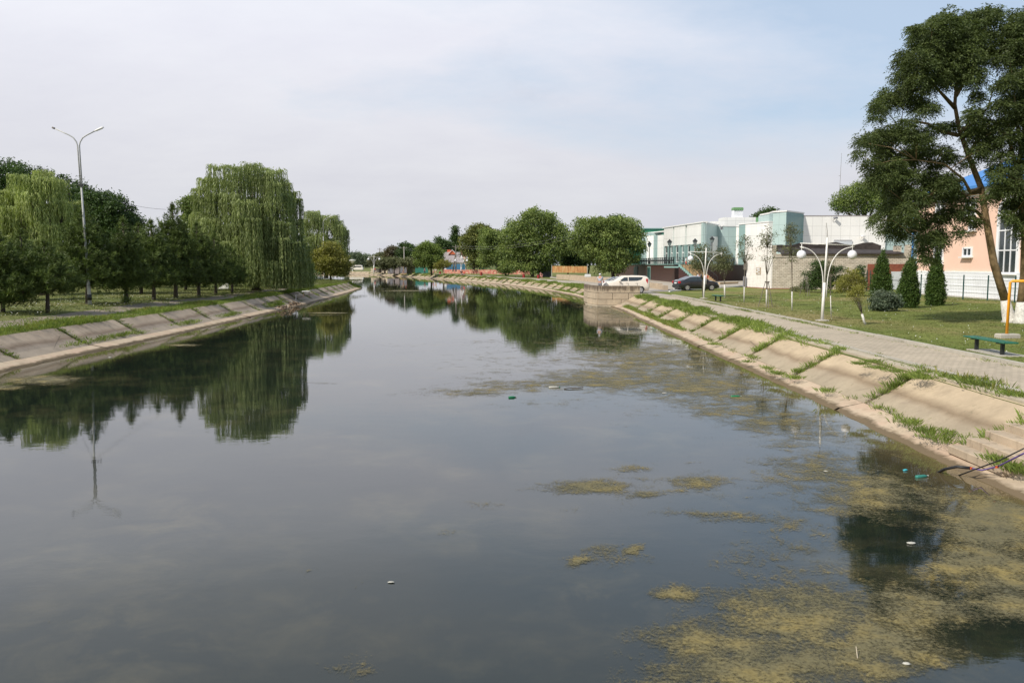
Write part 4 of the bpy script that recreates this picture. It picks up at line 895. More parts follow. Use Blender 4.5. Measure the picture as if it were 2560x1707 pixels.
def pine(label, px, Y, h, rad, z0, seed, lean=0.0):
    base = Vector((PX(px, Y), Y, 1.25)); rad *= 1.12; t = thing('pine_tree', label, 'tree', base, 0, 'pines in a row along the left bank')
    V, tt, limbs = pine_parts(h, rad, z0, seed); npmesh('crown', V, M['lf_pine'], t, tt)
    trunk_mesh(t, 0.045 + h * 0.018, [Vector((0, 0, -.1)), Vector((.04, 0, z0)), Vector((0, .03, h * .6)), Vector((0, 0, h - .2))], limbs, M['bark'])
    return t
pine('half-seen pine at the left edge of the park row, low branches almost on the grass', 0, 42, 4.3, 1.55, .45, 71)
pine('short broad pine standing alone nearest the path, left of the tall street light', 113, 43.5, 3.85, 1.75, .95, 72)
pine('tall pine straight behind the two-armed street light', 215, 51.0, 6.3, 1.85, 1.05, 73)
pine('pine with ivy on its foot, first to the right of the two-armed street light', 312, 53.5, 5.6, 1.7, .95, 74)
pine('middle pine of the row with a thick bare foot', 381, 58.7, 5.75, 1.8, .9, 75)
pine('tallest pine of the row with a forked trunk', 436, 62.0, 7.1, 1.95, 1.0, 76)
pine('dark pine third from the big willow', 494, 65.7, 5.9, 1.75, .9, 77)
pine('slim-trunked pine second from the big willow', 537, 69.5, 5.2, 1.6, .95, 78)
pine('smallest pine of the row, touching the big willow', 578, 72.0, 4.1, 1.4, .9, 79)
pine('pine in the second row behind the short broad pine', 55, 56, 4.9, 1.8, .8, 80)
pine('pine in the second row between the ivy pine and the middle pine', 350, 68, 6.0, 1.8, .8, 81)
pine('pine in the second row behind the third pine from the willow', 462, 78, 6.0, 1.9, .8, 82)
iv = thing('ivy', 'ivy climbing the foot of the pine right of the street light', 'ivy', (PX(312, 53.35), 53.35, 1.25)); r = rng(90)
V, T_ = crown_sprays([(0, 0, .45, .22, .2, .5), (0, 0, .15, .35, .3, .2), (0, 0, .9, .15, .15, .3)], 160, 6, .09, r, .08); npmesh('leaves', V, M['lf_mid'], iv, T_)
trunk_mesh(iv, .02, [Vector((0, 0, 0)), Vector((.05, 0, .6)), Vector((0, 0, 1.1))], [], M['bark'], 'stem')
# ---------------------------------------------------------------- the two big ashes on the right lawn
def c7(x, y, q): return (2100 + x / 3.137, y / 3.137, q / 3.137)
def c8(x, y, q): return (2160 + x / 3.135, 440 + y / 3.135, q / 3.135)
def spray_tree(lumps, n, r, leaflets=11, size=0.105, L0=0.34):
    """ash: arching compound sprays with paired narrow leaflets"""
    E = np.asarray(lumps, 'f'); R = E[:, 3:6]; wgt = R[:, 0] * R[:, 2]; pick = r.choice(len(E), n, p=wgt / wgt.sum())
    d = unit(r.normal(0, 1, (n, 3)) + np.array([0, 0, .2])); rad = np.clip(1 - np.abs(r.normal(0, .32, n)), .1, 1.1); C = E[pick, :3] + d * rad[:, None] * R[pick]
    out = unit(d * np.array([1, 1, .5]) + r.normal(0, .45, (n, 3)) + np.array([0, 0, .1])); tint = np.clip(.36 + .28 * d[:, 2] + r.normal(0, .18, n), 0, 1)  # sprays on the upper side paler, sunlight painted into their tint
    side = unit(np.cross(out, np.array([0, 0, 1.0]))); V = []; T_ = []
    L_ = L0 * r.uniform(.7, 1.2, n)
    for k in range(leaflets):
        f = (k // 2 + .6) / (leaflets / 2); s = 1 if k % 2 else -1
        if k == leaflets - 1: s = 0
        c = C + out * (L_ * f)[:, None] + np.array([0, 0, -1.0]) * (L_ * .55 * f * f)[:, None] + side * s * .035
        A = unit(out * .55 + side * s * .85 + np.array([0, 0, -.55]) + r.normal(0, .22, (n, 3)))
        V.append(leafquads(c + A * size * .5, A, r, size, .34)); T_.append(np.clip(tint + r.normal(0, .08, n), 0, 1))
    return np.concatenate(V), np.concatenate(T_)
def ash(label, basepx, basepy, trunkpx, limbpx, lumps, n, seed, depth):
    r = rng(seed); b = gp(basepx, basepy, 1.03); t = thing('ash_tree', label, 'tree', b); Y = b.y
    def W3(px, py, dy=0.0): q = at(px, py, Y + dy); return Vector((q.x - b.x, dy, q.z - b.z))
    E = []
    for i, (px, py, q) in enumerate(lumps):
        for s in (-1, 1):
            dy = s * depth * r.uniform(.1, 1.0); w_ = W3(px, py, dy); q_ = q * S(Y) * r.uniform(.55, .85); E.append((w_.x, w_.y, w_.z, q_, q_ * 1.2, q_ * .85))
            for _ in range(6): d = r.normal(0, 1, 3) + np.array([0, 0, .25]); d /= np.linalg.norm(d); f = q_ * r.uniform(.9, 1.75); s2 = q_ * r.uniform(.28, .5); E.append((w_.x + d[0] * f, w_.y + d[1] * f, w_.z + d[2] * f * .9, s2, s2, s2 * .9))
    V, T_ = spray_tree(E, n, r); npmesh('crown', V, M['lf_ash'], t, T_)
    mb = MB(); tp = [W3(*q) for q in trunkpx]; k = len(tp); r0 = .21
    i0 = 2; mb.tube(tp[i0 - 1:], [r0 * (1 - .80 * (i / (k - 1.0)) ** .9) for i in range(i0 - 1, k)], 12)
    sk = []
    for path in limbpx:
        pp = [W3(px, py, dy) for px, py, dy in path]; sk += [(pp[j].lerp(pp[j - 1], f_), .05) for j in range(1, len(pp)) for f_ in (0, .33, .66) if j > 1 or f_ < .5]
        mb.tube(pp, [.10 * (1 - .8 * j / (len(pp) - 1.0)) for j in range(len(pp))], 7)
    allp = tp[3:] + [q for q, _ in sk]
    mb2 = MB()
    for e in E[::21]:
        c = Vector(e[:3]); p = min(allp, key=lambda q: (q - c).length + max(0, q.z - c.z) * .8); mid = p.lerp(c, .55) + Vector((r.normal(0, .12), r.normal(0, .12), .12)); mb.tube([p, p.lerp(mid, .5) + Vector((r.normal(0, .05), r.normal(0, .05), -.03)), mid, c], [.028, .022, .015, .005], 5) if False else mb.tube([p, mid, c], [.024, .014, .005], 5)
    tr_ = mb.build('trunk', M['bark_ochre'], t, True)
    mb = MB(); lo = [tp[0] - Vector((0, 0, .1)), tp[0] + Vector((0, 0, .18)), tp[0].lerp(tp[1], .55), tp[1]]; mb.tube(lo, [.42, .31, .25, r0 * .92], 12)
    w_ = mb.build('limewashed_foot', M['bark_white'], tr_, True); w_['label'] = 'white limewashed foot of the trunk'
    return t
L1 = [c7(*q) for q in ((720,250,110),(860,200,90),(1000,170,90),(1110,150,80),(1210,140,70),(1210,90,35),(830,130,35),(570,240,30),(620,320,80),(760,340,110),(900,320,110),(1040,300,110),(1160,300,90),(500,480,80),(620,480,110),(780,480,110),(920,480,110),(1050,450,100),(1150,430,80),(490,610,60),(620,660,90),(760,640,90),(900,600,90),(1020,620,80),(380,790,80),(480,760,80),(600,800,80),(700,850,60),(300,850,60),(290,920,50),(180,1120,50),(150,1205,30),(250,1090,70),(340,1100,80),(430,1060,70),(520,980,60),(560,1060,70),(640,1100,80),(760,1010,40),(800,1190,50),(870,1000,40),(340,1200,70),(260,1300,60),(400,1290,80),(520,1240,80),(640,1220,80),(740,1290,60),(860,1250,50),(300,1400,70),(430,1400,80),(560,1380,80),(700,1400,70),(850,1420,60),(1060,1050,90),(1150,1000,80),(1050,900,60),(1180,1130,80),(1090,1180,60),(1000,1280,40),(1080,770,50))]
L1 += [c8(*q) for q in ((90,340,45),(180,400,60),(290,450,70),(200,260,80),(330,300,90),(430,380,80),(480,500,80),(570,470,60),(600,530,40),(450,590,40),(470,655,30),(520,650,28),(590,340,70),(680,290,60),(740,440,42),(800,330,45),(880,360,42),(840,220,50),(980,180,42),(700,170,60),(260,130,90),(420,170,90),(560,120,80),(650,60,70),(790,280,30))]
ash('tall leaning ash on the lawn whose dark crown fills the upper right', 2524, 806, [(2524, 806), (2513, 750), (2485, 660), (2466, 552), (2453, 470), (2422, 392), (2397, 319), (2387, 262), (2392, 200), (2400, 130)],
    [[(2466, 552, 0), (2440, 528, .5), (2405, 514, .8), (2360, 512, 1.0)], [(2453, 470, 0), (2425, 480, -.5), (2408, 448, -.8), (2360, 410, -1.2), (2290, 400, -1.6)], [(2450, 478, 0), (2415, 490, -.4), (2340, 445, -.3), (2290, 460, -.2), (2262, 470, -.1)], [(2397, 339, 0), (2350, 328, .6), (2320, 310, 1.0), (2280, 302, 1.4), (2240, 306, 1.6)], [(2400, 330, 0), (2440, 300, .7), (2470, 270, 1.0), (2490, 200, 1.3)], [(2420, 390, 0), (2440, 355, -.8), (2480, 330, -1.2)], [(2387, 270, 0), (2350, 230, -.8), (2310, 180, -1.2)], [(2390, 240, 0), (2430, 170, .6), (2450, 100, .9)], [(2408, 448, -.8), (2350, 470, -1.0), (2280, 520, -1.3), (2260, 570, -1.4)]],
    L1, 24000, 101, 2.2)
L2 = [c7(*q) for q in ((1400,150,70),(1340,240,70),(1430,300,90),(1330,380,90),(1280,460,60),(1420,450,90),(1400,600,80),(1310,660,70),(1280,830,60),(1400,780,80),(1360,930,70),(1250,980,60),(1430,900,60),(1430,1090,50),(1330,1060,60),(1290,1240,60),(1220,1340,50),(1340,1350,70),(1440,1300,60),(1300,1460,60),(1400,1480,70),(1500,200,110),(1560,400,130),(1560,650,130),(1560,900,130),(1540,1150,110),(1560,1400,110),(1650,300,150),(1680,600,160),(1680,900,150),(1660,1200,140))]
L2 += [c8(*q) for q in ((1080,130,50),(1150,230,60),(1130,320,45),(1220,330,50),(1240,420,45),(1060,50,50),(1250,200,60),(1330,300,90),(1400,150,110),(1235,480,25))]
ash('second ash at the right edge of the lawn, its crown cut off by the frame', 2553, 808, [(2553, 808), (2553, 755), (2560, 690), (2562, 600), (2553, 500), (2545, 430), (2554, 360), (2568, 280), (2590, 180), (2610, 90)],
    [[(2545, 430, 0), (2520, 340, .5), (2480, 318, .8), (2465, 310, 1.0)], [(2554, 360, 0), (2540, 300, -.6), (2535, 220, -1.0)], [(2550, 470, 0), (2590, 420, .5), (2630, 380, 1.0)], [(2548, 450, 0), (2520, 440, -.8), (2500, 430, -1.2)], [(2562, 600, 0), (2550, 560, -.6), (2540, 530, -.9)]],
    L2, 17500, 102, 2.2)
# ---------------------------------------------------------------- thujas and shrubs by the brick building
def thuja(label, pxl_, pxr, top, Y, foot, seed, twin=False):
    r = rng(seed); pc = (pxl_ + pxr) / 2; base = Vector((PX(pc, Y), Y, 1.03)); h = at(pc, top, Y).z - 1.03; w_ = (pxr - pxl_) / 2 * S(Y)
    t = thing('thuja', label, 'thuja', base, 0, 'thujas on the lawn by the brick building'); E = []
    k = 26
    for i in range(k):
        u = i / (k - 1.0); rr = w_ * (1 - u ** 2.4) * (.82 + .18 * math.sin(min(1, u * 5) * PI / 2)); rr = max(rr, .10)
        for j in range(7 if u < .85 else 3):
            a = j * 2 * PI / 7 + i * .7; E.append((math.cos(a) * rr * .66 + r.normal(0, .03), math.sin(a) * rr * .66 + r.normal(0, .03), .05 + (h - .12) * u + r.normal(0, .04), rr * .40, rr * .40, .16))
    if twin:
        for i in range(6): E.append((w_ * .35, 0, h * (.78 + .035 * i), .20 - i * .02, .2, .16))
    V, T_ = crown_sprays(E, 4200, 6, .11, r, .06, -.5, .4); npmesh('crown', V, M['lf_thuja'], t, T_)
    trunk_mesh(t, .07, [Vector((0, 0, -.1)), Vector((0, 0, h * .5)), Vector((0, 0, h * .9))], [], M['bark'])
thuja('slim pointed thuja in front of the red brick doorway, left of the other two', 2181, 2230, 626, 58, 750, 111)
thuja('broadest thuja, middle of the three, with a double tip', 2250, 2299, 646, 51, 767, 112, True)
thuja('bluntly tapered thuja standing in front of the pink building', 2320, 2364, 632, 54, 760, 113)
broadleaf('shrub', 'large dark green shrub against the brick wall behind the white lamp', 79, 2055, [(2045, 665, 16), (2035, 690, 18), (2060, 680, 20), (2030, 712, 14), (2060, 708, 18), (2085, 675, 10), (2090, 700, 12), (2104, 675, 7)], 'lf_dark', 1500, 7, .16, seed=114, cat='shrub', tr=.06, basez=1.03)
broadleaf('shrub', 'thin dark shrub beside the green gate post', 82, 2150, [(2152, 672, 8), (2150, 685, 9), (2155, 700, 9), (2158, 715, 9)], 'lf_dark', 420, 6, .15, seed=115, cat='shrub', tr=.05, basez=1.03)
broadleaf('shrub', 'airy yellow-green shrub right of the white lamp', 70, 2125, [(2130, 680, 10), (2122, 695, 15), (2140, 700, 14), (2105, 712, 14), (2130, 716, 18), (2150, 715, 12), (2100, 725, 10), (2145, 728, 10)], 'lf_yellow', 1100, 6, .13, seed=116, cat='shrub', tr=.05, basez=1.03, shell=.8)
broadleaf('shrub', 'bluish grey-green leafy clump at the foot of the slim thuja', 47.5, 2215, [(2195, 752, 12), (2212, 742, 14), (2228, 750, 14), (2238, 762, 10), (2205, 762, 14), (2188, 764, 10)], 'lf_glauc', 1000, 6, .14, seed=117, cat='shrub', tr=.04, basez=1.03)
broadleaf('shrub', 'low green tufts at the left foot of the brick wall', 81, 2005, [(1995, 722, 7), (2010, 715, 8), (1985, 724, 6), (2020, 722, 7)], 'lf_olive', 330, 5, .13, seed=118, cat='shrub', tr=.04, basez=1.03)
broadleaf('tree', 'round green tree top behind the flat roof, right of the chimney block', 172, 1910, [(1900, 545, 14), (1915, 538, 16), (1930, 535, 14), (1895, 558, 12), (1940, 545, 12), (1920, 560, 20)], 'lf_dark', 1400, 6, .42, seed=119, tr=.3)
broadleaf('tree', 'wide bright green tree behind the white hall, beside the leaning ash', 160, 2160, [(2095, 510, 14), (2110, 495, 20), (2130, 480, 22), (2160, 475, 26), (2190, 470, 30), (2120, 515, 24), (2160, 510, 30), (2210, 505, 34), (2250, 500, 34), (2230, 540, 30)], 'lf_mid', 3600, 7, .38, seed=120, tr=.4)
# ---------------------------------------------------------------- young lawn trees, some tied to stakes
def sapling(label, bx, by, tops, L_, mat, n, size, tr=.035, white=True, stakes=0, seed=1, lean=0.0, stl=''):
    b = gp(bx, by, 1.03); t = thing('young_tree', label, 'tree', b, 0, 'young trees planted on the lawn'); Y = b.y; r = rng(seed)
    W_ = [(at(a, c, Y).x - b.x, 0, at(a, c, Y).z - b.z, q * S(Y)) for a, c, q in L_]; E = expand(W_, r)
    V, T_ = crown_sprays(E, n, 5, size, r, size * 1.2, .1, .9); npmesh('crown', V, M[mat], t, T_)
    tp = [Vector((at(a, c, Y).x - b.x, 0, at(a, c, Y).z - b.z)) for a, c in tops]; mb = MB(); mb.tube([Vector((0, 0, -.05))] + tp, [tr * (1 - .8 * i / len(tp)) for i in range(len(tp) + 1)], 6)
    for e in E[::2]:
        c = Vector(e[:3]); zz_ = max(.4, c.z - abs(c.x) * 1.2 - .4); p = min(tp, key=lambda q: abs(q.z - zz_)); mb.tube([p, p.lerp(c, .6) + Vector((0, 0, .08)), c], [.014, .009, .004], 4)
    mb.build('trunk', M['bark_grey'], t, True)
    if white: q = MB(); q.tube([Vector((0, 0, -.02)), Vector((0, 0, 0)).lerp(tp[0], min(1, 1.1 / max(.3, tp[0].z)))], tr * 1.12, 7); q.build('limewash', M['bark_white'], t, True)
    if stakes:
        s_ = thing('tree_stakes', stl, 'stakes', b)
        for a in range(stakes):
            th = a * 2 * PI / stakes + .5; m2 = MB(); m2.tube([Vector((math.cos(th) * .52, math.sin(th) * .5, 0)), Vector((math.cos(th) * .10, math.sin(th) * .10, 1.62))], .022, 5); m2.build('stake', M['wood_pole'], s_)
        m2 = MB(); m2.box((0, 0, 1.58), (.30, .05, .07)); m2.box((0, 0, 1.50), (.05, .30, .07)); m2.build('tie_bar', M['wood_pole'], s_)
    return t
sapling('sparse young tree with limewashed stem in a stake frame before the brick corner', 1916, 768, [(1917, 690), (1918, 620), (1919, 575)], [(1919, 572, 7), (1910, 590, 11), (1928, 590, 11), (1918, 605, 14), (1905, 620, 10), (1932, 622, 12), (1912, 645, 9), (1930, 648, 9)], 'lf_olive', 210, .10, .04, True, 3, 121, stl='tall wooden stakes tied round the sparse young tree at the brick corner')
sapling('thin greyish young tree before the brick wall, left of the nearest globe lamp', 1980, 776, [(1980, 700), (1979, 640), (1977, 575)], [(1975, 568, 8), (1968, 580, 10), (1985, 583, 10), (1978, 600, 12), (1965, 622, 10), (1985, 630, 12), (1978, 650, 9)], 'lf_olive', 260, .10, .035, True, 0, 122)
sapling('bare thin sapling just right of the nearest globe lamp', 2078, 794, [(2076, 730), (2075, 680), (2067, 610), (2064, 565)], [(2075, 672, 6), (2073, 685, 6), (2078, 655, 4)], 'lf_brown', 40, .08, .02, True, 0, 123)
sapling('small crooked tree leaning left with a pale stem', 2163, 812, [(2155, 785), (2148, 760), (2140, 740)], [(2140, 722, 12), (2150, 735, 10), (2128, 735, 10), (2145, 750, 8)], 'lf_yellow', 260, .07, .045, True, 0, 124)
sapling('bushier young tree with a thick limewashed stem beside the far bench', 1812, 746, [(1811, 700), (1810, 670), (1808, 635)], [(1805, 628, 10), (1795, 645, 13), (1815, 645, 13), (1805, 655, 16), (1788, 668, 10), (1822, 665, 11), (1806, 672, 12)], 'lf_olive', 620, .13, .055, True, 0, 125)
sapling('leafy young tree directly behind the far globe lamp', 1757, 742, [(1756, 700), (1755, 670), (1754, 625)], [(1755, 620, 10), (1742, 635, 13), (1765, 635, 13), (1752, 650, 18), (1735, 662, 12), (1772, 660, 10), (1750, 668, 14)], 'lf_olive', 620, .14, .045, False, 0, 126)
sapling('very sparse young tree before the painted brick side wall', 1860, 756, [(1861, 700), (1862, 660), (1863, 600)], [(1864, 598, 8), (1850, 612, 9), (1873, 612, 9), (1860, 630, 11), (1870, 645, 8), (1850, 640, 7)], 'lf_olive', 150, .11, .035, True, 0, 127)
sapling('short leafless stem between low stakes by the dark shrub', 2014, 740, [(2014, 715), (2015, 700)], [(2015, 703, 3)], 'lf_olive', 12, .06, .02, False, 3, 128, stl='low stakes round a leafless stem by the dark shrub')
# ================================================================ buildings, terrace, walls, fences
G = 1.0
def lp(p, o): return Vector((p[0] - o[0], p[1] - o[1], (p[2] if len(p) > 2 else 0) - (o[2] if len(o) > 2 else 0)))
def ptx(px, Y): return Vector((PX(px, Y), Y))
# ---- green and white hall on its brown terrace
hall = thing('culture_hall', 'long hall clad in white and teal panels standing on the brown terrace', 'building', (30, 130, G))
HO = (30, 130, G)
ZT = 3.75                                                    # terrace floor, level with the camera
zL, zH = CAMZ + 6.5, CAMZ + 8.0
K0, K1, K2 = ptx(1660, 151.5), ptx(1762, 130), ptx(1792.6, 138.6)
J = [K2, ptx(1803, 137.2), ptx(1815, 138.6), ptx(1845, 137.6), ptx(1861, 135.8), ptx(1920, 129.4)]
T0, T1, T2, T3 = ptx(1920.5, 132.8), ptx(1928.4, 129.6), ptx(1962, 127.5), ptx(2005, 132.8)
R1, R2 = ptx(2211, 132.8), ptx(2295, 133.5)
def hb(): return MB(HO)
# front window wall: white panels above, teal piers, tall windows between them
d01 = (K1 - K0); Lw = d01.length; u01 = d01 / Lw; nrm = V2(u01.y, -u01.x) * -1
if nrm.x > 0: nrm = -nrm
def wp(s, out=0.0): q = K0 + u01 * s + nrm * out; return (q.x, q.y)
zw = CAMZ + 3.15
m = hb(); m.slab(wp(0), wp(Lw), ZT, zL, 0.3) if False else None
m = hb(); m.prism([wp(0, 0), wp(Lw, 0), (K1.x + 2.5, K1.y + 6), (K1.x + 3, K1.y + 16), (K0.x + 8, K0.y + 2)], ZT - 0.1, zL - 0.05); m.build('wall', M['clad_teal'], hall)
bays = [(0.6, 5.9), (6.6, 12.6), (13.4, Lw - 1.0)]
m = hb()
for a, b in bays: m.prism([wp(a, 0.02), wp(b, 0.02), wp(b, 0.28), wp(a, 0.28)], zw + 0.1, zL - 0.02)
m.build('upper_panels', M['clad_white'], hall)
m = hb(); m.prism([wp(-0.1, -0.3), wp(Lw + .1, -0.3), wp(Lw + .1, 0.42), wp(-.1, 0.42)], zL, zL + 0.18); m.build('parapet', M['trim_white'], hall)
wn_ = 6
for k in range(wn_):
    a = 1.2 + k * (Lw - 3.0) / wn_; b = a + 2.1
    fr_ = hb()
    for (s0, s1, z0, z1) in ((a, a + .12, ZT + .3, zw), (b - .12, b, ZT + .3, zw), (a + .12, b - .12, zw - .12, zw), (a + .12, b - .12, ZT + .3, ZT + .42), (a + .12, b - .12, zw - 1.25, zw - 1.08), ((a + b) / 2 - .05, (a + b) / 2 + .05, ZT + .42, zw - 1.25)):
        fr_.prism([wp(s0, 0.015), wp(s1, 0.015), wp(s1, .10), wp(s0, .10)], z0, z1)
    wf = fr_.build('window', M['trim_white'], hall)
    g_ = hb(); g_.prism([wp(a + .1, 0.012), wp(b - .1, .012), wp(b - .1, .05), wp(a + .1, .05)], ZT + .4, zw - .1); g_.build('pane', M['glass_pale'] if k % 2 else M['glass'], wf)
    pl_ = hb(); pl_.prism([wp(b + .12, 0.01), wp(b + .62, .01), wp(b + .62, .45), wp(b + .12, .45)], ZT, zw + .08); pl_.build('pier', M['clad_teal'], hall)
m = hb(); m.prism([wp(Lw - .95, .01), wp(Lw, .01), wp(Lw, .36), wp(Lw - .95, .36)], ZT, zL - .02); m.build('corner_pier', M['clad_pale'], hall)
# facets of the facade to the right, alternately pale and white
def facet(a, b, z1, mat, nm='facade_panel', cap=True, th=3.0):
    q = hb(); q.slab((a.x, a.y), (b.x, b.y), ZT - .1, z1, th); q.build(nm, mat, hall)
    if cap: c = hb(); d = (b - a).normalized(); n2 = V2(-d.y, d.x); a2 = a - n2 * .10 - d * .05; b2 = b - n2 * .10 + d * .05; c.slab((a2.x, a2.y), (b2.x, b2.y), z1 + .003, z1 + .17, th + .2); c.build('parapet', M['trim_white'], hall)
facet(K1 + V2(.10, -.02), K2 + V2(.09, -.04), zL - .12, M['clad_pale'], th=.06)
e = (K2 - K1); a_, b_ = K1 + e * .36 + V2(.30, -.14), K1 + e * .84 + V2(.30, -.14); q = hb(); q.slab((a_.x, a_.y), (b_.x, b_.y), ZT, zL - 2.0, .3); q.build('inset_panel', M['clad_white'], hall)
for i, mt in enumerate(('clad_pale', 'clad_pale', 'clad_white', 'clad_teal', 'clad_white')): facet(J[i], J[i + 1], zL - (.30 if i < 3 else .0), M[mt])
m = hb(); m.box((PX(1790, 142), 142, zL + .2), (2.4, 3, 1.0)); m.build('roof_step', M['clad_white'], hall)
a_ = ptx(1829, 146); m = hb(); m.box((a_.x + 1, 147, zL + .9), (5.5, 4, 1.5)); m.build('roof_block', M['clad_white'], hall)
ch = hb(); ch.box((PX(1840, 146), 146, zL + 2.0), (1.55, 1.5, 1.9)); c_ = ch.build('chimney', M['white_render'], hall)
ch = hb(); ch.box((PX(1840, 146), 146, zL + 3.15), (1.75, 1.7, .42), taper=.92)
for k in range(5): ch.box((PX(1840, 146) - .68 + k * .34, 145.16, zL + 2.86), (.16, .05, .16))
ch.build('cap', M['roof_green'], c_)
# tower-like bay and the long plain wing
q = hb(); q.prism([tuple(p) for p in (T0, T1, T2, T3, T3 + V2(0, 6), T0 + V2(0, 6))], ZT - 2.8, zH); tw = q.build('bay', M['clad_pale'], hall)
def skin(a, b, z0, z1, mat, nm, par): d = (b - a).normalized(); n2 = V2(d.y, -d.x) * .03; p = hb(); p.slab((a + n2).to_tuple(), (b + n2).to_tuple(), z0, z1, .025); return p.build(nm, mat, par)
skin(T0, T1, ZT - 2.8, zH - .01, M['clad_teal'], 'side_face', tw); skin(T2, T3, ZT - 2.8, zH - .01, M['clad_dark'], 'dark_face', tw)
q = hb(); q.prism([tuple(p) for p in (T0 + V2(-.1, 0), T1 + V2(-.1, -.15), T2 + V2(0, -.2), T3 + V2(.1, -.05), T3 + V2(.1, 5), T0 + V2(-.1, 5))], zH + .003, zH + .22); q.build('rim', M['trim_white'], tw)
q = hb(); q.slab(tuple(T3 + V2(.02, 0)), tuple(R1), G - .9, zH - .35, 14); q.build('wing_wall', M['clad_white'], hall)
q = hb(); q.slab(tuple(T3 + V2(.02, -.05)), tuple(R1 + V2(0, -.05)), zH - .347, zH - .25, 14); q.build('parapet', M['roof_grey'], hall)
q = hb(); q.slab(tuple(R1 + V2(.02, .3)), tuple(R2), G - .9, zH - 1.4, 12); q.build('wing_wall', M['clad_pale'], hall)
a_, b_ = ptx(2083, 132.6), ptx(2128, 132.6); q = hb(); q.slab(tuple(a_), tuple(b_), PZ(612, 132.6), PZ(600.5, 132.6), .15); wv = q.build('vent_window', M['garage'], hall)
q = hb(); q.slab(tuple(a_ + V2(0, -.03)), tuple(b_ + V2(0, -.03)), PZ(601.5, 132.6), PZ(600, 132.6), .03); q.build('lintel', M['roof_grey'], wv)
for px, py in ((2089, 545), (2158, 591)): 
    q = hb(); c = at(px, py, 132.3); q.box((c.x, c.y, c.z), (.5, .5, .28), .4, bev=.05); q.tube([(c.x - .3, c.y + .4, c.z - .5), (c.x, c.y + .1, c.z)], .04, 5); q.build('wall_lamp', M['cloth_grey'] if px < 2100 else M['trim_white'], hall)
# lower block at the far end and the green shed behind it
B = [ptx(1602, 172), ptx(1609, 166), ptx(1616, 164), ptx(1633, 163), ptx(1643, 161), ptx(1658, 158)]; mts = ('clad_teal', 'clad_pale', 'clad_white', 'clad_teal', 'clad_white')
for i in range(5): q = hb(); q.slab(tuple(B[i]), tuple(B[i + 1]), ZT - .1, CAMZ + (5.6 if i > 1 else 6.2), 3); q.build('facade_panel', M[mts[i]], hall)
q = hb(); q.slab(tuple(B[0] + V2(-.2, -.3)), tuple(B[-1] + V2(.4, -.2)), CAMZ + 6.2, CAMZ + 6.4, 4); q.build('parapet', M['trim_white'], hall)
gs = thing('shed', 'green ribbed metal hall showing over the low white block by the willow', 'building', (27, 187, G)); q = MB((27, 187, G)); q.prism([(PX(1572, 187), 187), (PX(1664, 187), 187), (PX(1664, 187), 200), (PX(1572, 187), 200)], G, CAMZ + 7.9); q.build('wall', M['green_metal'], gs)
q = MB((27, 187, G)); q.prism([(PX(1571, 187), 186.8), (PX(1665, 187), 186.8), (PX(1665, 187), 200), (PX(1571, 187), 200)], CAMZ + 7.903, CAMZ + 8.1); q.build('roof', M['trim_teal'], gs)
# terrace: brown granite wall, teal coping, railing
ter = thing('terrace', 'raised terrace faced with polished brown stone in front of the hall', 'terrace', (24.5, 124, G)); TO = (24.5, 124, G)
A0, A1, A2, A3 = V2(23.2, 185), V2(24.3, 124), V2(28.5, 127.5), V2(40.8, 142.5)
def tb(): return MB(TO)
q = tb(); q.prism([tuple(p) for p in (A0, A1, A2, A3, V2(46, 150), V2(46, 185))], G - .1, ZT - .12); q.build('wall', M['granite'], ter)
q = tb(); q.prism([tuple(p) for p in (A0 + V2(-.12, 0), A1 + V2(-.12, -.15), A2 + V2(.05, -.15), A3 + V2(.1, -.12), V2(46, 149.8), V2(46, 185))], ZT - .118, ZT); q.build('coping', M['trim_teal'], ter)
for px, w_, mt, lab in ((1594, 1.6, 'fence_green', None), (1625, .95, 'trim_teal', None)):
    # doors in the canal-side wall: place by their direction from the lens onto the wall plane
    tt = (px - 1280) / F; s = 124 + (24.3 - tt * 124) / (tt + 1.1 / 61); yv = s; xv = 24.3 - 1.1 * (yv - 124) / 61
    q = tb(); q.prism([(xv - .06, yv), (xv - .06 - .018 * 0, yv + w_ * 3.2), (xv + .05, yv + w_ * 3.2), (xv + .05, yv)], G, G + 2.35); dd = q.build('door', M[mt], ter)
    q = tb(); q.prism([(xv - .09, yv + .25), (xv - .09, yv + w_ * 3.2 - .25), (xv - .05, yv + w_ * 3.2 - .25), (xv - .05, yv + .25)], G + .15, G + 2.15); q.build('leaf', M['fence_green'], dd)
def railing(name, label, pts, z, h, step, postw, mat, base, cat='railing', group=None):
    t = thing(name, label, cat, (pts[0][0], pts[0][1], z), 0, group); O = (pts[0][0], pts[0][1], z)
    for a, b in zip(pts, pts[1:]):
        a, b = Vector((a[0], a[1], z)), Vector((b[0], b[1], z)); n = max(1, int((b - a).length / step))
        for k in range(n + 1):
            p = a.lerp(b, k / n); m = MB(O); m.box((p.x, p.y, p.z + h / 2), (postw, postw, h + .12)); m.build('post', mat, t)
            if k < n:
                m = MB(O); e = a.lerp(b, (k + 1) / n); m.tube([p + Vector((0, 0, h)), e + Vector((0, 0, h))], .03, 5); m.tube([p + Vector((0, 0, .12)), e + Vector((0, 0, .12))], .02, 4)
                for j in range(1, 6): q_ = p.lerp(e, j / 6); m.box((q_.x, q_.y, q_.z + h / 2), (.02, .02, h - .05))
                c = p.lerp(e, .5); m.ball((c.x, c.y, c.z + h * .55), .13, 6, 4); m.build('grille', mat, t)
    return t
railing('railing', 'black wrought railing running along the terrace edge before the hall', [(23.25, 182), (24.2, 124.2), (26.0, 125.6)], ZT, 1.0, 1.75, .13, M['black_metal'], None)
railing('railing', 'black railing on the terrace edge right of the stairs, behind the young trees', [(33.0, 133.0), (40.6, 142.2)], ZT, 1.0, 1.9, .12, M['black_metal'], None)
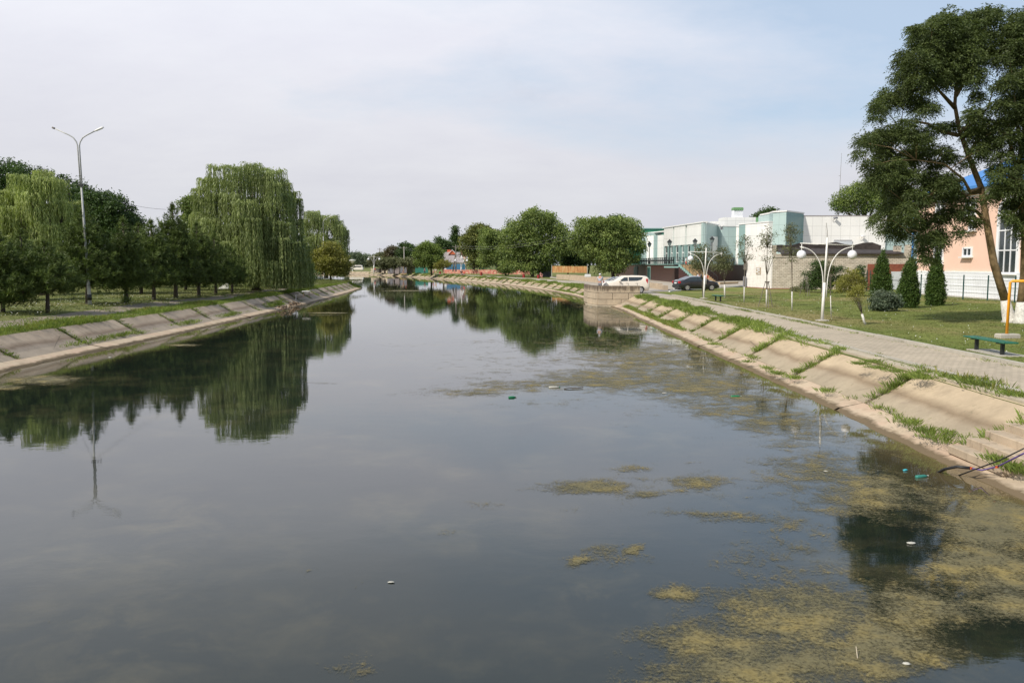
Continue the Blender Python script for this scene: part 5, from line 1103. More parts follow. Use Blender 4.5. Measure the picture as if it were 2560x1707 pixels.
# outside stair from the terrace down to the right
stc = thing('staircase', 'tan outdoor stairs with teal stepped edge going down from the terrace', 'stairs', (26, 123.5, G)); q = MB((26, 123.5, G)); n = 12
P0 = ptx(1698, 123.0); P1 = ptx(1752, 117.6); dS = (P1 - P0) / n; nS_ = V2(-dS.y, dS.x).normalized() * 2.8
for k in range(n):
    a = P0 + dS * k; b = P0 + dS * (k + 1); z1 = ZT - .12 - k * (ZT - G - .12) / n; q.prism([tuple(a), tuple(b - dS * .004), tuple(b - dS * .004 + nS_), tuple(a + nS_)], G, z1)
q.build('steps', M['stair_tan'], stc)
q = MB((26, 123.5, G)); e = nS_.normalized() * -.12
for k in range(n): a = P0 + dS * k + e; b = P0 + dS * (k + .99) + e; z1 = ZT - .02 - k * (ZT - G - .12) / n; q.prism([tuple(a), tuple(b), tuple(b - e * .9), tuple(a - e * .9)], z1 - .42, z1)
a = ptx(1662, 124.2) + e; b = P0 + e; q.slab(tuple(a), tuple(b), PZ(669.5, 123), PZ(666, 123), .1)
q.build('stepped_edge', M['trim_teal'], stc)
q = MB((26, 123.5, G)); q.slab(tuple(ptx(1700, 122.4)), tuple(ptx(1742, 121.0)), G, G + .35, .15)
for k in range(n - 1): a = P0 + dS * k + e * .5; b = P0 + dS * (k + .99) + e * .5; q.prism([tuple(a), tuple(b), tuple(b - e * .4), tuple(a - e * .4)], G, ZT - .45 - k * (ZT - G - .12) / n)
q.build('side_wall', M['granite'], stc)
q = MB((26, 123.5, G))
for off in (e * .4, nS_): 
    pa, pb = P0 + off, P1 + off; q.tube([(pa.x, pa.y, ZT + .95), (pb.x, pb.y, G + 1.0)], .035, 5)
    for k in range(0, n + 1, 2): c = pa.lerp(pb, k / n); zz_ = ZT - .05 - (ZT - G) * k / n; q.tube([(c.x, c.y, max(G, zz_ - .1)), (c.x, c.y, zz_ + .98)], .03, 5)
q.build('handrail', M['black_metal'], stc)
ow = thing('flower_bed_edge', 'low tan stone edge on the pavement right of the dark parked car', 'kerb', gp(1825, 711, 1.0)); q = MB(gp(1825, 711, 1.0)); a, b = gp(1800, 711.5, 1), gp(1846, 709.5, 1); q.slab((a.x, a.y), (b.x, b.y), .98, 1.28, .5); q.build('stone', M['stair_tan'], ow)
# ---- silicate brick utility house
uh = thing('brick_house', 'low pale brick utility building with one whitewashed side wall', 'building', (28.5, 90.5, G)); UO = (28.5, 90.5, G)
C0, C1, C2 = ptx(1866.5, 97.0), ptx(1929, 90.2), ptx(2277, 88.2)
def ub(): return MB(UO)
ztop = PZ(615.3, 93.5); zeave = PZ(634, 90.0)
q = ub(); q.prism([tuple(C1 + V2(.12, 0)), tuple(C2), tuple(C2 + V2(.6, 7)), tuple(C0 + V2(.4, .4)), tuple(C0 + V2(.15, 0))], G - .05, zeave - .02); q.build('wall', M['silica_brick'], uh)
q = ub(); q.slab(tuple(C0), tuple(C1), G - .04, ztop, .38)
wls = q.build('side_wall', M['white_brick'], uh); wls['label'] = 'whitewashed brick side wall'
q = ub(); a = C1 + V2(.0, -.012); b = C1.lerp(C2, .032) + V2(0, -.012); q.slab(tuple(a), tuple(b), zeave - .02, ztop - .004, .45); q.build('parapet_pier', M['silica_brick'], uh)
q = ub(); a = C2.lerp(C1, .04) + V2(0, -.012); q.slab(tuple(a), tuple(C2 + V2(0, -.012)), zeave - .02, PZ(612, 88.2), .5); q.slab(tuple(C1.lerp(C2, .91) + V2(0, 1.0)), tuple(a + V2(0, 1.0)), zeave, PZ(614, 88.2), .5); q.build('parapet_pier', M['silica_brick'], uh)
q = ub(); zb = PZ(618.5, 93)
q.quad((C1.x + .9, C1.y - .25, zeave + .02), (C2.x - .9, C2.y - .25, zeave + .05), (C2.x - .9, C2.y + 2.4, zb - .35), (C1.x + .9, C1.y + 3.2, zb)); q.quad((C1.x + .9, C1.y - .25, zeave - .12), (C1.x + .9, C1.y - .25, zeave + .02), (C2.x - .9, C2.y - .25, zeave + .05), (C2.x - .9, C2.y - .25, zeave - .09)); q.build('roof', M['roof_tar'], uh)
q = ub(); hs_ = [.25, .3, .2, .5, .35, .3, .45, .6, .35, .25, .5, .55, .2]
for k in range(12):
    a, b = C1 + V2(1.0 + (C2.x - C1.x - 2.2) * k / 12, 3.25 - k * .05), C1 + V2(1.0 + (C2.x - C1.x - 2.2) * (k + 1) / 12, 3.20 - k * .05)
    q.add([(a.x, a.y, zb - .5), (b.x, b.y, zb - .5), (b.x, b.y - .1, zb + hs_[k + 1]), (a.x, a.y - .1, zb + hs_[k]), (a.x, a.y + .15, zb - .5), (b.x, b.y + .15, zb - .5), (b.x, b.y + .12, zb + hs_[k + 1] - .05), (a.x, a.y + .12, zb + hs_[k] - .05)], [(0, 1, 2, 3), (7, 6, 5, 4), (3, 2, 6, 7)])
q.build('torn_felt', M['roof_tar'], uh)
q = ub(); q.slab(tuple(C1 + V2(0, -.05)), tuple(C2 + V2(0, -.05)), zeave - .42, zeave - .36, .05); q.build('brick_course', M['kerb'], uh)
q = ub(); q.slab(tuple(C0 + V2(-.08, -.1)), tuple(C1 + V2(-.04, -.1)), G - .02, G + .10, .09); q.slab(tuple(C1 + V2(-.04, -.1)), tuple(C1.lerp(C2, .2) + V2(0, -.1)), G - .02, G + .10, .09); q.build('plinth', M['red_brick'], uh)
# boarded notice panel on the white side wall
u = (1894.5 - 1866.5) / (1929 - 1866.5); pc = C0.lerp(C1, .44); dd = (C1 - C0).normalized(); a = pc - dd * .55 - V2(dd.y, -dd.x) * -.0; nn2 = V2(dd.y, -dd.x)
q = ub(); z0_, z1_ = PZ(686, 94), PZ(668.5, 94); a = C0.lerp(C1, .42) + nn2 * .05; b = C0.lerp(C1, .60) + nn2 * .05; q.slab(tuple(a), tuple(b), z0_, z1_, .045); hp_ = q.build('hatch', M['oldwall'], uh)
q = ub()
for k, (s0, s1, h0, h1) in enumerate(((.15, .6, .75, .9), (.3, .85, .5, .64), (.1, .5, .3, .42), (.4, .9, .1, .2), (.6, .8, .78, .92))): q.slab(tuple(a.lerp(b, s0) + nn2 * .02), tuple(a.lerp(b, s1) + nn2 * .02), z0_ + (z1_ - z0_) * h0, z0_ + (z1_ - z0_) * h1, .015)
q.build('paint_patches', M['white_render'], hp_)
q = ub(); a, b = ptx(2173.5, 87.9), ptx(2262, 87.9); q.slab((a.x, 88.62), (b.x, 88.25), G, PZ(659.5, 87.9), .2) 
q = ub(); f = lambda px: C1.lerp(C2, (px - 1929) / (2277 - 1929.)); a, b = f(2170) + V2(0, -.12), f(2262) + V2(0, -.12); q.slab(tuple(a), tuple(b), G, PZ(660, 88), .11); rp = q.build('red_panel', M['red_brick'], uh)
a, b = f(2228) + V2(0, -.2), f(2256) + V2(0, -.2); q = ub(); q.slab(tuple(a), tuple(b), G, PZ(679, 88), .07); gd = q.build('garage_door', M['garage'], uh)
q = ub(); q.slab(tuple(a + V2(0, -.03)), tuple(b + V2(0, -.03)), PZ(701, 88), PZ(700, 88), .028); q.build('door_rail', M['cloth_grey'], gd)
# meter boxes in the gap at the white wall
mt_ = thing('meter_box', 'dark grey meter boxes beside the whitewashed brick wall', 'utility box', (C0.x - .25, C0.y - .2, G)); q = MB((C0.x - .25, C0.y - .2, G)); q.box((C0.x - .25, C0.y - .25, G + .65), (.3, .3, 1.3), bev=.03); q.build('cabinet', M['cloth_grey'], mt_); q = MB((C0.x - .25, C0.y - .2, G)); q.box((C0.x - .22, C0.y - .22, G + 2.55), (.3, .3, 1.0), bev=.03); q.build('upper_box', M['wood_pole'], mt_)
# ---- pink building with the blue roof
pk = thing('pink_building', 'tall pink rendered building with blue roof and white ribbed base', 'building', (36.8, 66, G)); PO = (36.8, 66, G); XW = 36.8
def pb(): return MB(PO)
YA, YB = 75.5, 44.0; zE = CAMZ + 6.0
q = pb(); q.prism([(XW, YB), (XW, YA), (XW + 26, YA), (XW + 26, YB)], G - .05, zE); q.build('wall', M['pink'], pk)
zP = 3.12
q = pb(); q.prism([(XW - .14, YB - .2), (XW - .14, YA + .14), (XW - .005, YA + .14), (XW - .005, YB - .2)], G - .03, zP)
for k in range(4): q.prism([(XW - .158 - .004 * k, YB - .2), (XW - .158 - .004 * k, YA + .16), (XW - .141, YA + .2), (XW - .141, YB - .2)], zP - .12 - k * .52, zP - .02 - k * .52)
pl_ = q.build('base_course', M['white_render'], pk)
q = pb(); q.box((XW - .32, (YA + YB) / 2, G + .05), (.5, YA - YB, .14)); q.build('apron', M['kerb'], pk)
q = pb()
for k in range(4): o_ = .10 + .10 * k; q.prism([(XW - o_, YB - .3), (XW - o_, YA + o_), (XW - .004, YA + o_), (XW - .004, YB - .3)], zE - .62 + k * .15, zE - .50 + k * .15)
q.build('cornice', M['white_render'], pk)
q = pb(); q.add([(XW - .7, YB - 2, zE + .02), (XW - .7, YA + .7, zE + .02), (XW + 27, YA + .7, zE + .02), (XW + 27, YB - 2, zE + .02), (XW + 9, YA - 9, zE + 4.6), (XW + 9, YB, zE + 4.6)], [(1, 0, 5, 4), (2, 1, 4), (3, 2, 4, 5), (0, 3, 5), (0, 1, 2, 3)]); rf = q.build('roof', M['roof_blue'], pk)
q = pb(); q.prism([(XW - .76, YB - 2), (XW - .76, YA + .76), (XW - .701, YA + .76), (XW - .701, YB - 2)], zE - .10, zE + .12); q.build('gutter', M['roof_blue'], rf)
for k in range(26):
    pass
q = pb(); q.tube([(XW - .3, YA + .25, G + .1), (XW - .3, YA + .25, zE)], .09, 8); q.build('downpipe', M['roof_blue'], pk)
def pwin(y0, y1, z0, z1, arch=False, mull=1, trans=(), proud=.0):
    """window in the canal-side wall, y0>y1 from far to near"""
    m = MB(PO); g_ = MB(PO); ym = (y0 + y1) / 2; rr = (y0 - y1) / 2
    def bar(a, b, c, d, p=.09): m.box((XW - p / 2 - .004, (a + b) / 2, (c + d) / 2), (p, abs(a - b), abs(d - c)))
    t_ = .14
    if arch:
        zs = z1 - rr; nn = 14; vo = []; 
        for k in range(nn + 1):
            an = PI * k / nn; vo.append((math.cos(an), math.sin(an)))
        for k in range(nn):
            for (ra, rb, p) in ((rr + .28, rr - .02, .12),):
                q4 = []
                for (c_, s_) in (vo[k], vo[k + 1]):
                    q4 += [(ym + ra * c_, zs + ra * s_), (ym + rb * c_, zs + rb * s_)]
                a, b, c, d = q4[0], q4[1], q4[2], q4[3]
                m.add([(XW - p, a[0], a[1]), (XW - p, b[0], b[1]), (XW - p, d[0], d[1]), (XW - p, c[0], c[1]), (XW, a[0], a[1]), (XW, b[0], b[1]), (XW, d[0], d[1]), (XW, c[0], c[1])], [(0, 1, 2, 3), (4, 5, 1, 0), (3, 2, 6, 7), (1, 5, 6, 2), (4, 0, 3, 7)])
        for k in (1, 2, 3): an = PI * k / 4; m.tube([(XW - .07, ym, zs), (XW - .07, ym + rr * math.cos(an), zs + rr * math.sin(an))], .045, 4)
        g_.add([(XW - .02, ym + rr * c_, zs + rr * s_) for c_, s_ in vo], [tuple(range(nn + 1))]); zt = zs
        bar(y0 + .28, y0 - .02, z0 - .05, zs, .12); bar(y1 + .02, y1 - .28, z0 - .05, zs, .12); bar(y0, y1, zs - .06, zs + .06, .10)
    else:
        zt = z1; bar(y0 + .12, y0, z0 - .12, z1 + .12, .11); bar(y1, y1 - .12, z0 - .12, z1 + .12, .11); bar(y0, y1, z1, z1 + .12, .11); bar(y0, y1, z0 - .12, z0, .11)
    g_.box((XW - .02, ym, (z0 + zt) / 2), (.03, y0 - y1, zt - z0))
    for k in range(1, mull + 1): yy_ = y0 + (y1 - y0) * k / (mull + 1); bar(yy_ + .045, yy_ - .045, z0, zt, .085)
    for zt_ in trans: bar(y0, y1, zt_ - .045, zt_ + .045, .08)
    w_ = m.build('window', M['white_render'], pk); g_.build('pane', M['glass'], w_)
    s_ = MB(PO); s_.box((XW - .17, ym, z0 - .17), (.34, y0 - y1 + .5, .10)); s_.build('sill', M['trim_white'], w_)
def yat(px): return XW * F / (px - 1280)
pwin(yat(2491), yat(2537), PZ(680, 62), PZ(497, 62), True, 2, (PZ(626, 62), PZ(576, 62)))
pwin(yat(2404), yat(2423), PZ(638, 67), PZ(622, 67), False, 1)
pwin(yat(2416), yat(2428), PZ(572, 66), PZ(552, 66), False, 1); pwin(yat(2404), yat(2428), PZ(535, 66), PZ(500, 66), False, 1, (PZ(518, 66),))
pwin(yat(2332), yat(2352), PZ(658, 71), PZ(618, 71), False, 1, (PZ(640, 71),)); pwin(yat(2332), yat(2352), PZ(545, 71), PZ(500, 71), False, 1, (PZ(520, 71),))
pwin(54.5, 52.0, PZ(680, 62), PZ(497, 62), True, 2, (PZ(626, 62), PZ(576, 62)))
# ---- green mesh fence in front
def meshfence(name, label, pts, h, mat, step=2.5):
    t = thing(name, label, 'fence', (pts[0][0], pts[0][1], G)); O = (pts[0][0], pts[0][1], G)
    for a, b in zip(pts, pts[1:]):
        a, b = V2(*a), V2(*b); L_ = (b - a).length; n = max(1, round(L_ / step)); d = (b - a) / L_
        for k in range(n + (1 if b == V2(*pts[-1]) else 0)):
            p = a + d * (L_ * k / n); q = MB(O); q.box((p.x, p.y, G + h / 2 + .02), (.07, .07, h + .06)); q.build('post', mat, t)
        q = MB(O)
        for k in range(8): z = G + .08 + (h - .14) * k / 7; q.tube([(a.x, a.y, z), (b.x, b.y, z)], .0045, 3, False)
        for k in range(int(L_ / .16)): p = a + d * (k * .16); q.tube([(p.x, p.y, G + .05), (p.x, p.y, G + h)], .0028, 3, False)
        q.build('mesh_panel', mat, t)
    return t
fp = [gp(px, py, 1.0) for px, py in ((2301, 744), (2407, 749.4), (2468, 752.6), (2536, 757.4), (2610, 762))]
meshfence('mesh_fence', 'dark green wire mesh fence in front of the pink building', [(p.x, p.y) for p in fp], 1.85, M['fence_green'])
gq = [gp(2158, 727, 1), gp(2175, 728.5, 1)]
meshfence('mesh_gate', 'narrow green mesh gate between the shrubs at the brick building', [(gq[0].x, gq[0].y), (gq[1].x, gq[1].y)], 2.05, M['fence_green'], 1.0)
# ---- pier-like concrete platform in the water
pr_ = thing('concrete_platform', 'stained concrete block platform jutting into the water before the cream car', 'platform', (9, 74, 0)); QO = (9, 74, 0)
xa, xb = 7.25, PX(1600.7, 73.2); ya, yb = PIER_Y0, PIER_Y1; zt_ = PZ(714.5, 73)
def qb(): return MB(QO)
q = qb()
for (x0_, y0_, x1_, y1_, t_) in ((xa + .45, ya, xb, ya, .32),):
    pass
cf = [(xa - .25, ya + 3.2), (xa + .35, ya), (xb, ya), (xb, yb), (xa - .25, yb)]
q.prism([(cf[0][0] + .1, cf[0][1]), (cf[1][0] + .08, cf[1][1] + .1), (cf[2][0], cf[2][1] + .1), cf[3], cf[4]], -.4, G + .012); body = q.build('body', M['oldwall'], pr_)
# courses of big blocks on the two faces over the water
def blocks(p0, p1, zs, cuts, nm):
    d = (V2(*p1) - V2(*p0)); n2 = V2(d.y, -d.x).normalized() * .05
    for r_i, (z0_, z1_) in enumerate(zs):
        cu = cuts[r_i % len(cuts)]
        for a, b in zip(cu, cu[1:]):
            m = qb(); pa = V2(*p0) + d * a + n2 * (1 + .3 * rnd.random()); pb_ = V2(*p0) + d * b - d.normalized() * .04 + n2 * (1 + .3 * rnd.random()); m.slab(tuple(pa), tuple(pb_), z0_ + .035, z1_, .30); m.build(nm, M['streak'], pr_)
zs = [(.12, .62), (.62, 1.18), (1.18, zt_)]
blocks(cf[1], cf[2], zs, [(0, .55, 1), (0, .34, .72, 1), (0, .52, 1)], 'block')
blocks(cf[0], cf[1], zs, [(0, .5, 1), (0, 1), (0, .6, 1)], 'block')
blocks(cf[4], cf[0], zs, [(0, .5, 1)], 'block')
q = qb(); q.prism([(cf[0][0] - .25, cf[0][1]), (cf[1][0] - .12, cf[1][1] - .32), (cf[2][0] - .6, cf[2][1] - .28), (cf[2][0] - .6, cf[2][1] + .3), (cf[1][0], cf[1][1] + .3), (cf[0][0], cf[0][1])], -.3, .13); q.build('ledge', M['strip'], pr_)
# ---- low stone walls behind the cars
def lowwall(label, pts, z1, t_, mat):
    o = thing('low_wall', label, 'wall', (pts[0][0], pts[0][1], G)); q = MB((pts[0][0], pts[0][1], G))
    for i, (a, b) in enumerate(zip(pts, pts[1:])): q.slab(a, b, G - .05, z1[i], t_)
    q.build('wall', mat, o); return o
w1 = [gp(px, py, 1.0) for px, py in ((1391, 698.5), (1440, 701), (1490, 706), (1530, 709.5))]
lowwall('long low beige wall under the bright green willow', [(p.x, p.y) for p in w1], [1.9, 1.85, 1.8], .4, M['oldwall'])
w2 = [gp(px, py, 1.0) for px, py in ((1560, 716), (1620, 719), (1645, 722.5), (1658, 726))]
lowwall('short broken stone wall between the two cars', [(p.x, p.y) for p in w2], [1.62, 1.6, 1.5], .5, M['oldwall'])
w3 = [gp(px, py, 1.0) for px, py in ((1375, 695), (1400, 698))]
lowwall('low concrete step at the left end of the long beige wall', [(p.x, p.y) for p in w3], [1.25], .4, M['kerb'])
# rusty sheet fence
def panelfence(name, label, a, b, z0, z1, n, mat, cat='fence', posts=True, postmat='galv'):
    t = thing(name, label, cat, (a.x, a.y, G)); O = (a.x, a.y, G)
    for k in range(n):
        p, q_ = a.lerp(b, k / n), a.lerp(b, (k + 1) / n); m = MB(O); dz = rnd.uniform(-.04, .04); dn = rnd.uniform(0, .05); m.slab((p.x, p.y + dn), (q_.x, q_.y + dn), z0, z1 + dz, .05); m.build('panel', mat, t)
    if posts:
        for k in (0, n): p = a.lerp(b, k / n); m = MB(O); m.box((p.x, p.y - .08, (G + z1) / 2 + .1), (.10, .10, z1 - G + .3)); m.build('post', M[postmat], t)
    return t
Yr = 165; panelfence('rusty_fence', 'rusty corrugated sheet fence on legs behind the seated person', ptx(1379.5, Yr), ptx(1468, Yr - 6), PZ(681.5, Yr), PZ(665.5, Yr), 5, M['rust'])
gsh = thing('garage', 'grey sheet shed in the shade of the broadest willow', 'shed', (PX(1368, 182), 182, G)); q = MB((PX(1368, 182), 182, G)); q.prism([(PX(1345, 182), 182), (PX(1378, 182), 182), (PX(1378, 182), 188), (PX(1345, 182), 188)], G, PZ(664, 182)); q.build('wall', M['cloth_grey'], gsh); q = MB((PX(1368, 182), 182, G)); q.prism([(PX(1343, 182), 181.6), (PX(1379, 182), 181.6), (PX(1379, 182), 188.2), (PX(1343, 182), 188.2)], PZ(664, 182) + .004, PZ(662.5, 182)); q.build('roof', M['roof_grey'], gsh)
# ---- far bank: red and beige stone wall, green mesh fence on it, house, sheds
ra_, rb_ = gp(1108, 683.5, 1.0), gp(1326, 686.5, 1.0)
rw = thing('stone_wall', 'long low stone wall painted red in patches behind the far path', 'wall', ra_); q = MB(ra_)
for k in range(14): p, q2 = ra_.lerp(rb_, k / 14), ra_.lerp(rb_, (k + 1) / 14 - .002); q.slab((p.x, p.y), (q2.x, q2.y), G - .05, G + 1.15 + rnd.uniform(-.05, .05), .4)
q.build('wall', M['redwall'], rw)
tf = thing('mesh_fence', 'tall teal mesh fence standing along the red stone wall', 'fence', ra_); q = MB(ra_); 
for k in range(22): p = (ra_ + Vector((1, .8, 0))).lerp(rb_, .22 + .78 * k / 22); q.tube([(p.x, p.y + .5, G), (p.x, p.y + .5, G + 2.9)], .05, 4)
q.build('posts', M['fence_teal'], tf); q = MB(ra_)
for z in (1.3, 1.7, 2.1, 2.5, 2.85): a = (ra_).lerp(rb_, .22); q.tube([(a.x, a.y + .5, G + z), (rb_.x, rb_.y + .5, G + z)], .025, 3)
q.build('mesh_panel', M['fence_teal'], tf)
Yh = 262; hs = thing('far_house', 'single storey house with a long grey sheet roof and small orange gable', 'house', (PX(1130, Yh), Yh, G)); hO = (PX(1130, Yh), Yh, G)
x0_, x1_ = PX(1104, Yh), PX(1160, Yh); q = MB(hO); q.prism([(x0_ + .6, Yh), (x1_ - .4, Yh), (x1_ - .4, Yh + 9), (x0_ + .6, Yh + 9)], G, PZ(655.5, Yh)); q.build('wall', M['white_render'], hs)
q = MB(hO); ze, zr = PZ(656.5, Yh), PZ(631, Yh); q.add([(x0_, Yh - .6, ze), (x1_, Yh - .6, ze), (x1_, Yh + 10, ze), (x0_, Yh + 10, ze), (x0_ + .2, Yh + 5, zr), (x1_ - 1.5, Yh + 5, zr)], [(0, 1, 5, 4), (1, 2, 5), (2, 3, 4, 5), (3, 0, 4), (3, 2, 1, 0)]); rr_ = q.build('roof', M['roof_grey'], hs)
gx = PX(1129, Yh); q = MB(hO); q.add([(gx - 1.3, Yh + 3.4, zr - .6), (gx + 1.3, Yh + 3.4, zr - .6), (gx, Yh + 3.4, zr + .75), (gx - 1.3, Yh + 7, zr - .6), (gx + 1.3, Yh + 7, zr - .6), (gx, Yh + 7, zr + .75)], [(0, 1, 2), (3, 5, 4), (0, 2, 5, 3), (1, 4, 5, 2)]); q.build('gable', M['orange'], rr_)
q = MB(hO); q.tube([(gx - 1.5, Yh + 3.2, zr - .7), (gx, Yh + 3.2, zr + .85), (gx + 1.5, Yh + 3.2, zr - .7)], .12, 4); q.tube([(x0_, Yh + 4.9, zr + .03), (x1_ - 1.5, Yh + 4.9, zr + .03), (x1_, Yh - .6, ze + .1)], .10, 4); q.build('ridge_trim', M['trim_white'], rr_)
q = MB(hO); q.box((PX(1119, Yh), Yh + 6, zr + .1), (1.1, 1.1, 1.6)); q.build('chimney', M['orange'], rr_)
for k in range(3): q = MB(hO); c_ = x0_ + 2 + k * 2.1; q.box((c_, Yh - .05, (G + PZ(655.5, Yh)) / 2 + .5), (.9, .09, 1.2)); q.build('window', M['glass'], hs)
Yd = 290; dr = thing('far_house', 'house of which only a dark red pyramid roof shows by the chestnut', 'house', (PX(1152, Yd), Yd, G)); q = MB((PX(1152, Yd), Yd, G)); xa_, xb_ = PX(1143, Yd), PX(1166, Yd); q.prism([(xa_ + .3, Yd), (xb_ - .3, Yd), (xb_ - .3, Yd + 8), (xa_ + .3, Yd + 8)], G, PZ(638, Yd)); q.build('wall', M['pink'], dr)
q = MB((PX(1152, Yd), Yd, G)); q.add([(xa_, Yd - .5, PZ(638, Yd)), (xb_, Yd - .5, PZ(638, Yd)), (xb_, Yd + 8.5, PZ(638, Yd)), (xa_, Yd + 8.5, PZ(638, Yd)), ((xa_ + xb_) / 2, Yd + 4, PZ(624, Yd))], [(0, 1, 4), (1, 2, 4), (2, 3, 4), (3, 0, 4), (3, 2, 1, 0)]); q.build('roof', M['roof_red'], dr)
bf0, bf1 = ptx(1116, 252), ptx(1163, 250); panelfence('board_fence', 'blue board fence in front of the grey roofed house', bf0, bf1, G, PZ(660.5, 250), 8, M['fence_blue'], posts=False)
g0_, g1_ = ptx(1038, 256), ptx(1070, 254); panelfence('board_fence', 'teal green fence left of the light green willow', g0_, g1_, G, PZ(668, 250), 8, M['fence_teal'], posts=False)
def smallshed(label, px0, px1, ptop, Y, mat, roof, deep=5):
    o = thing('shed', label, 'shed', (PX(px0, Y), Y, G)); O = (PX(px0, Y), Y, G); q = MB(O); a, b = PX(px0, Y), PX(px1, Y); z1 = PZ(ptop, Y); q.prism([(a, Y), (b, Y), (b, Y + deep), (a, Y + deep)], G - .3, z1); q.build('wall', M[mat], o)
    q = MB(O); q.prism([(a - .2, Y - .3), (b + .2, Y - .3), (b + .2, Y + deep + .2), (a - .2, Y + deep + .2)], z1 + .003, z1 + .15); q.build('roof', M[roof], o); q = MB(O); c = a + (b - a) * .3; q.box((c, Y - .04, G + 1.0), (.9, .07, 1.9)); q.build('door', M['cloth_grey'], o); return o
smallshed('pale grey shed left of the orange shed on the far bank', 969, 998, 665, 262, 'roof_grey', 'roof_tar')
smallshed('small orange shed with a red side behind the pale pole', 1001, 1011, 661.5, 256, 'stair_tan', 'roof_grey'); smallshed('narrow red brick shed joined to the orange shed', 1011.5, 1016, 661, 256, 'orange', 'roof_grey')
smallshed('shed with a whitish upper wall left of the teal fence', 1018, 1037, 661, 258, 'garage', 'trim_white')
a, b = ptx(1017, 250), ptx(1038, 250); panelfence('board_fence', 'faded green fence under the whitish shed', a, b, G - .2, PZ(668.5, 250), 4, M['lf_olive'], posts=False)
a, b = ptx(927, 285), ptx(968, 280); panelfence('low_fence', 'low beige wall at the far left end of the right bank', a, b, G - .2, G + 1.3, 6, M['strip'], posts=False, cat='wall')
# roof of another green house behind the hall
gr_ = thing('far_house', 'light green hipped roof peeking behind the hall under the round tree', 'house', (PX(1893, 165), 165, G)); GO_ = (PX(1893, 165), 165, G); q = MB(GO_); a, b = PX(1862, 165), PX(1925, 165); q.prism([(a + .5, 165), (b - .5, 165), (b - .5, 175), (a + .5, 175)], G, PZ(560, 165)); q.build('wall', M['white_render'], gr_); q = MB(GO_); q.add([(a, 164.5, PZ(561, 165)), (b, 164.5, PZ(561, 165)), (b, 176, PZ(561, 165)), (a, 176, PZ(561, 165)), (a + 2.6, 170, PZ(540, 165)), (b - 1, 170, PZ(540, 165))], [(0, 1, 5, 4), (1, 2, 5), (2, 3, 4, 5), (3, 0, 4)]); q.build('roof', M['roof_green'], gr_)
mastp = thing('antenna_mast', 'very thin guyed antenna mast rising behind the white hall', 'mast', (PX(2089, 175), 175, G)); q = MB((PX(2089, 175), 175, G)); q.tube([(PX(2089, 175), 175, G), (PX(2094, 175), 175, PZ(383, 175))], [.09, .025], 5); q.build('mast', M['wood_pole'], mastp)
q = MB((PX(2089, 175), 175, G)); 
for z in (560, 520, 480, 440): q.box((PX(2091, 175), 175, PZ(z, 175)), (.35, .1, .05))
q.build('rungs', M['wood_pole'], mastp)
# ================================================================ lamps, poles, benches, cars, people, floating things
# two-armed street light on the left bank
def street_light(label, px, pyb, h, two, rz=0.0, leanx=-.25, Y=None, z0=1.25):
    b = gp(px, pyb, z0) if Y is None else Vector((PX(px, Y), Y, z0)); t = thing('street_light', label, 'street light', b)
    q = MB(); q.tube([(0, 0, -.1), (leanx * .2, 0, h * .2)], [.115, .10], 10); q.tube([(leanx * .2, 0, h * .2), (leanx * .55, 0, h * .55), (leanx * .78, 0, h * .76)], [.078, .066, .055], 10); q.build('pole', M['galv'], t, True)
    for s in ((-1, 1) if two else (1,)):
        q = MB(); x0_ = leanx + s * .055; L_ = 1.30 if s < 0 else 1.0
        pts = [(leanx * .76 + s * .045, 0, h * .74), (x0_, 0, h), (x0_ + s * .05, 0, h + .22), (x0_ + s * .22, 0, h + .48), (x0_ + s * .48, 0, h + .64), (x0_ + s * L_, 0, h + .64 + (L_ - .4) * .42)]
        q.tube(pts, .038, 8); ar = q.build('arm', M['galv'], t, True)
        e = Vector(pts[-1]); 
        if s > 0:
            q = MB(); d = Vector((1, 0, .42)).normalized(); q.tube([e - d * .05, e + d * .08, e + d * .42, e + d * .55], [.04, .06, .07, .03], 8); q.build('lamp_head', M['trim_white'], ar, True)
        else: q = MB(); q.tube([e, e + Vector((-.16, 0, .06))], .055, 6); q.build('stub', M['wood_pole'], ar, True)
    q = MB(); q.tube([(leanx * .06, 0, .28), (leanx * .07, 0, .62)], .135, 10); q.build('black_band', M['black_metal'], t, True)
    if two:
        q = MB(); zb = h * .755; q.box((leanx * .75, -.06, zb), (.22, .12, .10)); q.tube([(leanx * .75, -.05, zb + .03), (leanx * .75 + .45, -.1, zb + .01)], .022, 5); q.ball((leanx * .75 + .26, -.08, zb + .02), .06, 8, 6); q.ball((leanx * .75 + .46, -.1, zb - .03), .05, 8, 6); q.build('wire_bracket', M['black_metal'], t)
    return t, b
sl1, bL = street_light('tall two-armed street light among the pines, left arm without a lamp head', 225, 762, 9.5, True, leanx=-.24)
sl2, bL2 = street_light('single-armed pale street light near the bend of the canal', 811, 696, 9.1, False, leanx=-.12, Y=133)
sl3, bL3 = street_light('farthest street light half hidden at the edge of the rounded willow', 873, 690, 8.5, False, leanx=-.05, Y=235)
wr_ = MB(); a = Vector((bL.x - .22, bL.y, 1.25 + 7.17)); b = at(415, 524, 66); n = 10; wr_.tube([a.lerp(b, k / n) - Vector((0, 0, .35 * math.sin(PI * k / n))) for k in range(n + 1)], .010, 4)
b2 = at(150, 450, 90); wr_.tube([a, b2], .008, 4); wo_ = wr_.build('overhead_wire', M['black_metal']); tag(wo_, 'thin overhead wire sagging from the two-armed street light towards the tall pine', 'wire')
lg = thing('tree_stump', 'reddish broken post leaning behind the foot of the two-armed street light', 'post', gp(219, 757, 1.25)); q = MB(); q.tube([(0, 0, 0), (-.04, 0, .5), (0.02, 0, 1.05)], [.10, .09, .07], 7); q.build('post', M['bark'], lg)
